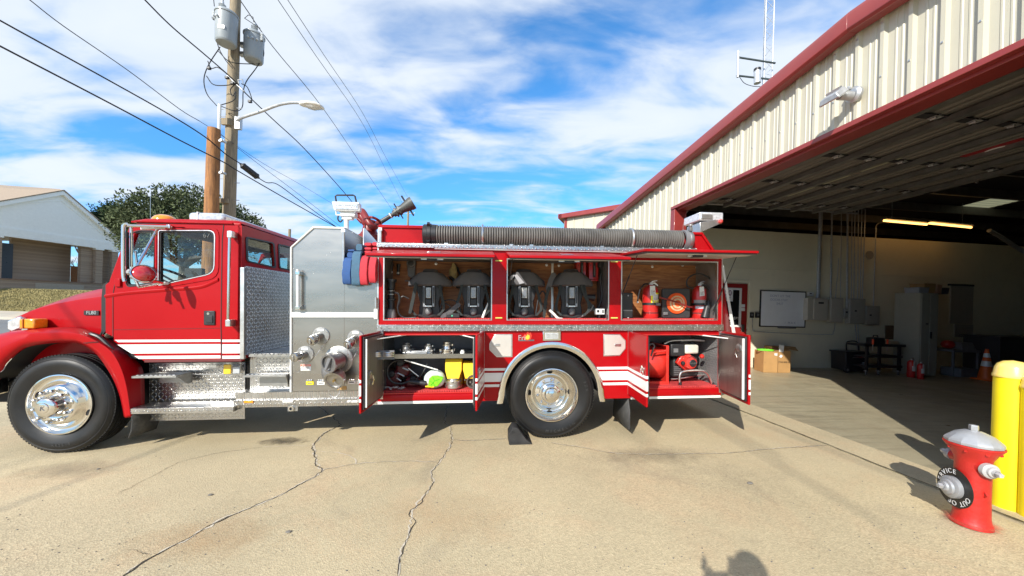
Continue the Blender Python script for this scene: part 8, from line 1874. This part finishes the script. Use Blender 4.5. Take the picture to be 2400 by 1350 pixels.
mb=MB(); mb.hexa([Vector((e0.x,8.49,e1.z)),Vector((e1.x,8.49,e1.z-.03)),Vector((e1.x,8.42,e1.z-.10)),Vector((e0.x+.15,8.42,e1.z-.02))],[Vector((e0.x,8.495,e1.z+.004)),Vector((e1.x,8.495,e1.z-.026)),Vector((e1.x,8.425,e1.z-.096)),Vector((e0.x+.15,8.425,e1.z-.016))]); TC_.part('flap',mb,CARD)
def flat(T,pts,m,par,y_off,nm='label'):
    mb=MB(); mb.slab(pts,(0,.002,0)); T.part(nm,mb,m,parent=par)
fy=gE.y-.004
flat(TB_,[bi(u,v,fy) for u,v in ((1826,808),(1838,810),(1836,826),(1826,824))],WHITE,c2,0); flat(TB_,[bi(u,v,fy) for u,v in ((1830,831),(1835,834),(1831,839),(1826,836))],WHITE,c2,0); flat(TA,[bi(u,v,gB.y-.004) for u,v in ((1815,828),(1822,828),(1822,834),(1815,833))],WHITE,c1,0)
for (T,par,u,yy) in ((TA,c1,1807,gA.y-.004),(TB_,c2,1839,fy)):
    o=bi(u,849,yy); T.part('print',text_on('[THIS SIDE UP]',.052,o,(1,0,0),(0,0,1),.0004),BLACK,parent=par)
mb=MB(); mb.tube(smooth_path([Vector((p.x,p.y,zA+.012+.01*i/9)) for i,p in enumerate([Vector((gA.x+.16+.20*math.cos(a),gA.y+.14+.12*math.sin(a),0)) for a in [R(250+44*k) for k in range(16)]])],3),.011,6); solo('green_cable','lime green cable coiled on the left cardboard box','cable',mb,M('lime_cable',(.18,.75,.04),.5),base=(gA.x,gA.y,zA),F=BF)
# steel cabinet
CAB=M('cabinet_beige',(.38,.36,.29),.5,.1,var=.05)
g1,g2,g3=hit(BF,2152,882,2,0),hit(BF,2229,888,2,0),hit(BF,2116,880,2,0)
zc_=hit(BF,2158,686,1,g1.y).z
T=Thing('steel_cabinet','tall beige two door steel cabinet in the dark of the garage','cabinet',(g1.x,g1.y,0),BF)
gw,gd=g2.x-g1.x,.55
mb=MB(); mb.box(g1.x,g1.x+gw,g1.y,g1.y+gd,.001,zc_); cb=T.part('body',mb,CAB,bevel=.004)
for k in (0,1):mb=MB(); mb.box(g1.x+.02+k*gw/2,g1.x+gw/2*(k+1)-.01,g1.y-.018,g1.y-.0005,.08,zc_-.03); d_=T.part('door',mb,CAB,bevel=.003)
mb=MB(); mb.box(g1.x+gw/2+.02,g1.x+gw/2+.05,g1.y-.045,g1.y-.0185,.95,1.12); T.part('handle',mb,BLACK,parent=d_)
mb=MB(); mb.box(g1.x+.02+gw/4,g1.x+.08+gw/4,g1.y-.03,g1.y-.0185,1.30,1.33); T.part('label',mb,BLACK,parent=d_)
zt2=zc_+.001
for lb,a,b2,y_,h,m in (('pale plastic tub on the left of the steel cabinet top',.02,.30,.05,.13,M('tub_grey',(.34,.34,.36),.5)),('brown carton on top of the steel cabinet',.28,.60,.12,.24,CARD),('small tan cup shaped bin on the right of the steel cabinet top',.62,.76,.1,.22,M('bin_tan',(.45,.24,.14),.6)),('dark bag heaped on the right end of the cabinet top',.80,1.05,.15,.15,CLOTH)):
    mb=MB(); mb.hexa([Vector((g1.x+a,g1.y+y_,zt2)),Vector((g1.x+b2,g1.y+y_,zt2)),Vector((g1.x+b2,g1.y+y_+.3,zt2)),Vector((g1.x+a,g1.y+y_+.3,zt2))],[Vector((g1.x+a-.01,g1.y+y_-.01,zt2+h)),Vector((g1.x+b2+.01,g1.y+y_-.01,zt2+h)),Vector((g1.x+b2+.01,g1.y+y_+.31,zt2+h)),Vector((g1.x+a-.01,g1.y+y_+.31,zt2+h))]); 
    T=Thing('storage_bin',lb,'bin',(g1.x+a,g1.y+y_,zt2),BF); c_=T.part('bin',mb,m,bevel=.01); mb=MB(); mb.box(g1.x+a-.015,g1.x+b2+.015,g1.y+y_-.015,g1.y+y_+.315,zt2+h+.0005,zt2+h+.012); T.part('rim',mb,m,bevel=.003)
# bulletin boards right of the cabinet
T=iT('notice_board','dim pale notice board right of the steel cabinet','board',2258,790,Yw-.03); b_=ibox(T,'panel',2228,669,2281,759,Yw-.03,.03,EB); ibox(T,'rail',2226,666,2284,670,Yw-.05,.05,BLACK); ibox(T,'lower_panel',2238,760,2281,790,Yw-.025,.025,EB)
T=iT('cork_board','brown board leaning behind the utility cart','board',2094,795,Yw-.04); ibox(T,'panel',2076,763,2109,795,Yw-.04,.03,M('brown_board',(.16,.10,.05),.8))
T=iT('push_broom','dark broom stick leaning at the left side of the cabinet','broom',2111,800,Yw-.1); mb=MB(); a,b2=bi(2110,748,Yw-.08),bi(2112,862,Yw-.25); mb.cyl(a,b2,.014,8); T.part('stick',mb,BLACK); mb=MB(); mb.box(b2.x-.16,b2.x+.12,b2.y-.05,b2.y+.05,.0,b2.z+.02); T.part('head',mb,BLACK)
# rolling jobsite box
g=hit(BF,2009,874,2,0); s=g.y
T=Thing('rolling_toolbox','black wheeled tool box with a pull handle against the wall','tool box',(g.x,g.y,0),BF)
x0,_,x1,z1=brect(1982,826,2034,874,g.y); mb=MB(); mb.prism([(x0+.03,.05),(x1,.02),(x1,z1-.02),(x0,z1)],g.y,g.y+.4); b_=T.part('body',mb,BLACK,bevel=.02)
mb=MB(); mb.box(x0-.02,x1+.02,g.y-.02,g.y+.42,z1-.02,z1+.02); T.part('lid',mb,BLACK,bevel=.01)
mb=MB(); mb.tube(smooth_path([bi(u,v,g.y+.3) for u,v in ((1985,828),(1984,805),(1990,800),(2005,800),(2011,806),(2013,828))],4),.016,6); T.part('pull_handle',mb,BLACK)
mb=MB(); c_=bi(1986,866,g.y-.02); mb.lathe([(0,0),(.075,0),(.08,-.01),(.08,-.05),(0,-.05)],(c_.x,g.y-.03,.082),(0,-1,0),22); wl2=T.part('wheel',mb,RUBBER); mb=MB(); mb.lathe([(0,.006),(.03,.005),(.032,0)],(c_.x,g.y-.03,.082),(0,-1,0),16); T.part('hub',mb,GREYP,parent=wl2)
mb=MB(); mb.box(x0+.2,x1-.05,g.y-.008,g.y-.0005,z1-.14,z1-.12); T.part('latch_line',mb,ALU,parent=b_)
for k in range(5):mb=MB(); mb.box(x1-.17,x1-.03-.02*(k % 3),g.y-.004,g.y-.0005,.12+k*.035,.137+k*.035); T.part('decal_print',mb,WHITE,parent=b_)
# utility cart with tools
gc=hit(BF,2060,880,2,0); yc0=gc.y
T=Thing('utility_cart','black three shelf utility cart loaded with tools before the cabinet','cart',(gc.x,gc.y,0),BF)
x0,x1=bi(2026,830,yc0).x,bi(2124,830,yc0).x
for nm,v in (('top_shelf',808),('middle_shelf',834),('bottom_shelf',858)):
    z=bi(2070,v,yc0).z; mb=MB(); e=0 if v==808 else .09; mb.box(x0+e,x1-e,yc0,yc0+.45,z-.05,z); mb.box(x0+e,x1-e,yc0,yc0+.02,z,z+.015); T.part(nm,mb,BLACK,bevel=.008)
    if v==808:ZTC=z
for xx in (x0+.12,(x0+x1)/2-.12,x1-.14):
    mb=MB(); mb.box(xx-.025,xx+.025,yc0+.02,yc0+.07,.10,ZTC-.05); T.part('post',mb,BLACK); mb=MB(); mb.lathe([(0,.012),(.045,.012),(.05,0),(.045,-.012),(0,-.012)],(xx,yc0+.05,.05),(.4,-1,0),16); c_=T.part('caster',mb,GREYP); mb=MB(); mb.box(xx-.03,xx+.03,yc0+.02,yc0+.08,.09,.12); T.part('caster_fork',mb,GALV,parent=c_)
def cart_item(label,cat,u,z,y,build,name):
    p=bi(u,800,yc0+y); T=Thing(name,label,cat,(p.x,yc0+y,z),BF); build(T,p.x,yc0+y,z)
def tool_case(T,x,y,z):mb=MB(); mb.box(x-.16,x+.16,y,y+.2,z,z+.16); T.part('case',mb,BLACK,bevel=.015); mb=MB(); mb.tube([(x-.07,y+.1,z+.16),(x-.06,y+.1,z+.21),(x+.06,y+.1,z+.21),(x+.07,y+.1,z+.16)],.012,6); T.part('handle',mb,BLACK)
cart_item('dark tool case in the middle of the cart top','tool case',2062,ZTC,.15,tool_case,'tool_case')
def driver(T,x,y,z):mb=MB(); mb.cyl((x,y,z),(x,y,z+.12),.02,10); T.part('grip',mb,M('hot_orange',(.9,.10,.02),.4)); mb=MB(); mb.cyl((x,y,z-.17),(x,y,z),.008,6); T.part('shaft',mb,ALU)
cart_item('left orange handled tool hooked on the cart top','tool',2046,ZTC+.01,-.025,driver,'hand_tool'); cart_item('right orange handled tool lying on the cart top','tool',2080,ZTC+.01,.05,driver,'hand_tool')
def reel(T,x,y,z):
    for k in range(4):mb=MB(); mb.tube([(x+(.17-.02*k)*math.cos(a),y+.15+.14*math.sin(a),z+.015+.02*k) for a in [2*PI*j/20 for j in range(20)]],.011,6,closed=True); T.part('coil',mb,M('rope_tan',(.35,.25,.15),.8))
cart_item('coil of tan rope on the right of the cart top','rope',2104,ZTC+.001,.02,reel,'rope_coil')
gx=hit(BF,2135,884,2,0); extinguisher('fire_extinguisher','left one of two red extinguishers on the floor before the cabinet',gx.x,gx.y,0.001,.075,.45,BF,-1,0,True,group='extinguishers on the garage floor')
gx=hit(BF,2157,888,2,0); extinguisher('fire_extinguisher','right one of two red extinguishers on the floor before the cabinet',gx.x,gx.y,0.001,.062,.40,BF,1,0,True,group='extinguishers on the garage floor')
# traffic cone
gc=hit(BF,2311,891,2,0); hcn=.72; T=Thing('traffic_cone','orange traffic cone with two white bands right of the cabinet','traffic cone',(gc.x,gc.y,0),BF)
def cr_(t):return .135+(.028-.135)*t
mb=MB(); mb.box(gc.x-.18,gc.x+.18,gc.y-.18,gc.y+.18,.001,.035); T.part('base',mb,ORANGE,bevel=.01)
mb=MB(); mb.lathe([(cr_(t),.035+hcn*t) for t in (0,.5,1)]+[(0,.035+hcn)],(gc.x,gc.y,0),(0,0,1),28); c_=T.part('cone',mb,ORANGE)
for a,b2 in ((.42,.60),(.72,.86)):mb=MB(); mb.lathe([(cr_(a)+.002,.035+hcn*a),(cr_(b2)+.002,.035+hcn*b2)],(gc.x,gc.y,0),(0,0,1),28); T.part('white_band',mb,WHITE,parent=c_)
# dim clutter right of the cabinet
g=hit(BF,2262,885,2,0)
T=Thing('workbench','dark workbench with clutter between the cabinet and the cone','workbench',(g.x,g.y+.2,0),BF)
x0,x1=bi(2236,830,g.y+.1).x,bi(2300,830,g.y+.1).x; mb=MB(); mb.box(x0,x1,g.y+.1,g.y+.7,.62,.68); T.part('top',mb,GREYP,bevel=.004)
for xx in (x0+.04,x1-.04):mb=MB(); mb.box(xx-.02,xx+.02,g.y+.12,g.y+.16,.0,.62); T.part('leg',mb,GREYP)
mb=MB(); mb.ball((x0+.12,g.y+.3,.80),.12,14,1.2,1,.9); solo('red_jug','round red jug on the left of the dark workbench','jug',mb,RED2,base=(x0+.12,g.y+.3,.68),F=BF)
mb=MB(); mb.hexa([Vector((x0+.32,g.y+.15,.681)),Vector((x1-.05,g.y+.15,.681)),Vector((x1-.05,g.y+.5,.681)),Vector((x0+.32,g.y+.5,.681))],[Vector((x0+.38,g.y+.2,.86)),Vector((x1-.1,g.y+.2,.86)),Vector((x1-.1,g.y+.45,.86)),Vector((x0+.38,g.y+.45,.86))]); solo('grey_crate','open grey crate on the right of the dark workbench','crate',mb,GREYP,base=(x0+.32,g.y+.15,.68),F=BF,bevel=.01)
mb=MB(); mb.box(x0+.05,x0+.55,g.y,g.y+.4,.001,.22); solo('storage_tub','low grey tub on the floor under the dark workbench','tub',mb,M('tub_dark',(.16,.17,.19),.4),base=(x0+.3,g.y,0),F=BF,bevel=.02)
g=hit(BF,2370,885,2,0); mb=MB(); mb.box(g.x-.2,g.x+2.2,g.y+.1,g.y+.8,.001,1.0); mb.box(g.x-.25,g.x+2.25,g.y+.05,g.y+.85,1.0,1.04)
solo('storage_chest','long dark storage chest at the far right of the garage floor','chest',mb,M('chest_dark',(.05,.05,.055),.6),base=(g.x,g.y,0),F=BF,bevel=.01)
# ceiling duct scrap of light on the right
mb=MB(); mb.tube([bi(u,v,8.0) for u,v in ((2318,540),(2345,555),(2375,575),(2400,590))],.05,8); solo('flexible_duct','thin pale duct sloping down at the far right under the roof','duct',mb,GALV,base=bi(2345,555,8),F=BF)
# ---- floodlight on the gable
a=hit(BF,2006,222,0,-.04)
T=Thing('floodlight','grey floodlight on an arm high on the ribbed gable','floodlight',(-.04,a.y,a.z),BF)
mb=MB(); mb.lathe([(.08,0),(.09,.0),(.09,.03),(.06,.05),(0,.05)],(-.045,a.y,a.z),(-1,0,0),20); T.part('wall_box',mb,GALV)
p1=Vector((-.10,a.y+.0,a.z-.02)); p2=Vector((-.24,a.y+.02,a.z-.02))
mb=MB(); mb.cyl(p1,p2,.05,12); T.part('arm',mb,GALV)
hc_=Vector((-.30,a.y+.03,a.z-.03)); Mx=Matrix.Translation(hc_) @ Matrix.Rotation(R(-35),4,'Y') @ Matrix.Scale(.62,4)
mb=MB(); mb.hexa([Mx @ Vector(v) for v in ((-.16,-.20,-.04),(.12,-.20,-.04),(.12,.20,-.04),(-.16,.20,-.04))],[Mx @ Vector(v) for v in ((-.12,-.15,.06),(.10,-.15,.08),(.10,.15,.08),(-.12,.15,.06))]); h_=T.part('head',mb,GALV,bevel=.01)
mb=MB(); mb.box(-.14,.10,-.18,.18,-.052,-.0405,Mx); T.part('lens',mb,LENS,parent=h_)
for k in range(4):mb=MB(); mb.box(.02+k*.02,.028+k*.02,-.13,.13,.078,.11,Mx); T.part('cooling_fin',mb,GALV,parent=h_)
mb=MB(); mb.ball((-.10,a.y+.03,a.z+.09),.025,8); T.part('photocell',mb,GALV)
# ================================================================== the person taking the picture (stands just behind the camera, seen only as a shadow)
def person():
    gy=gz(0,-.42); T=Thing('person','person in dark clothes standing and holding up a phone with both hands','person',(0,-.42,gy),WF)
    J=[((0,-.42,.96),.145),((0,-.42,1.12),.135),((0,-.41,1.30),.155),((0,-.41,1.44),.12),((0,-.40,1.53),.055),((0,-.38,1.60),.075),((0,-.375,1.68),.095),((0,-.385,1.755),.06),
         ((-.19,-.41,1.42),.062),((-.27,-.30,1.20),.05),((-.12,-.13,1.42),.036),((-.07,-.10,1.50),.035),
         ((.19,-.41,1.42),.062),((.27,-.30,1.20),.05),((.12,-.13,1.42),.036),((.07,-.10,1.50),.035),
         ((-.10,-.42,.88),.095),((-.12,-.41,.50),.065),((-.13,-.44,.09),.045),((-.14,-.30,.04),.04),
         ((.10,-.42,.88),.095),((.12,-.41,.50),.065),((.13,-.44,.09),.045),((.14,-.30,.04),.04)]
    E=[(0,1),(1,2),(2,3),(3,4),(4,5),(5,6),(6,7),(3,8),(8,9),(9,10),(10,11),(3,12),(12,13),(13,14),(14,15),(0,16),(16,17),(17,18),(18,19),(0,20),(20,21),(21,22),(22,23)]
    me=bpy.data.meshes.new('body'); off=Vector((0,-.42,0)); me.from_pydata([tuple(Vector(p)-off) for p,r in J],E,[]); o=bpy.data.objects.new('body',me); COL.objects.link(o); o.parent=T.o
    sk=o.modifiers.new('skin','SKIN'); sv=me.skin_vertices[0].data
    for i,(p,r) in enumerate(J):sv[i].radius=(r,r*(.72 if i<4 else 1)); sv[i].use_root=(i==0)
    o.modifiers.new('sub','SUBSURF').levels=2; o.modifiers['sub'].render_levels=2; me.materials.append(CLOTH)
    SKIN=M('skin',(.45,.26,.17),.55)
    mb=MB(); mb.ball((0,-.375,gy+1.685),.098,18,.85,1.0,1.2); h=T.part('head',mb,SKIN)
    mb=MB(); mb.ball((0,-.39,gy+1.71),.104,18,.88,1.0,1.1); T.part('hair',mb,M('hair',(.03,.02,.015),.7),parent=h)
    for s in (-1,1):
        mb=MB(); mb.ball((s*.033,-.284,gy+1.69),.012,8); T.part('eye',mb,WHITE,parent=h)
        mb=MB(); mb.ball((s*.085,-.375,gy+1.675),.022,8,.4,.8,1.3); T.part('ear',mb,SKIN,parent=h)
        mb=MB()
        for k in range(4):mb.tube([(s*.085,-.075,gy+1.50+k*.018),(s*.092,-.045,gy+1.505+k*.018),(s*.070,-.036,gy+1.508+k*.018)],[.009,.008,.007],6)
        mb.tube([(s*.075,-.09,gy+1.49),(s*.055,-.062,gy+1.515)],.010,6); T.part('fingers',mb,SKIN,kind='stuff')
    mb=MB(); mb.tube([(0,-.29,gy+1.675),(0,-.268,gy+1.655)],[.010,.014],8); T.part('nose',mb,SKIN,parent=h)
    mb=MB(); mb.box(-.022,.022,-.288,-.280,gy+1.625,gy+1.633); T.part('mouth',mb,M('lips',(.35,.12,.10),.5),parent=h)
    T.o.scale=(1,1,1.06)
    return gy
gy=person()
mb=MB(); mb.box(-.078,.078,-.055,-.046,gy+1.50,gy+1.576); solo('phone','black phone held up in landscape by the person','phone',mb,BLACK,base=(0,-.05,gy+1.54),bevel=.003)
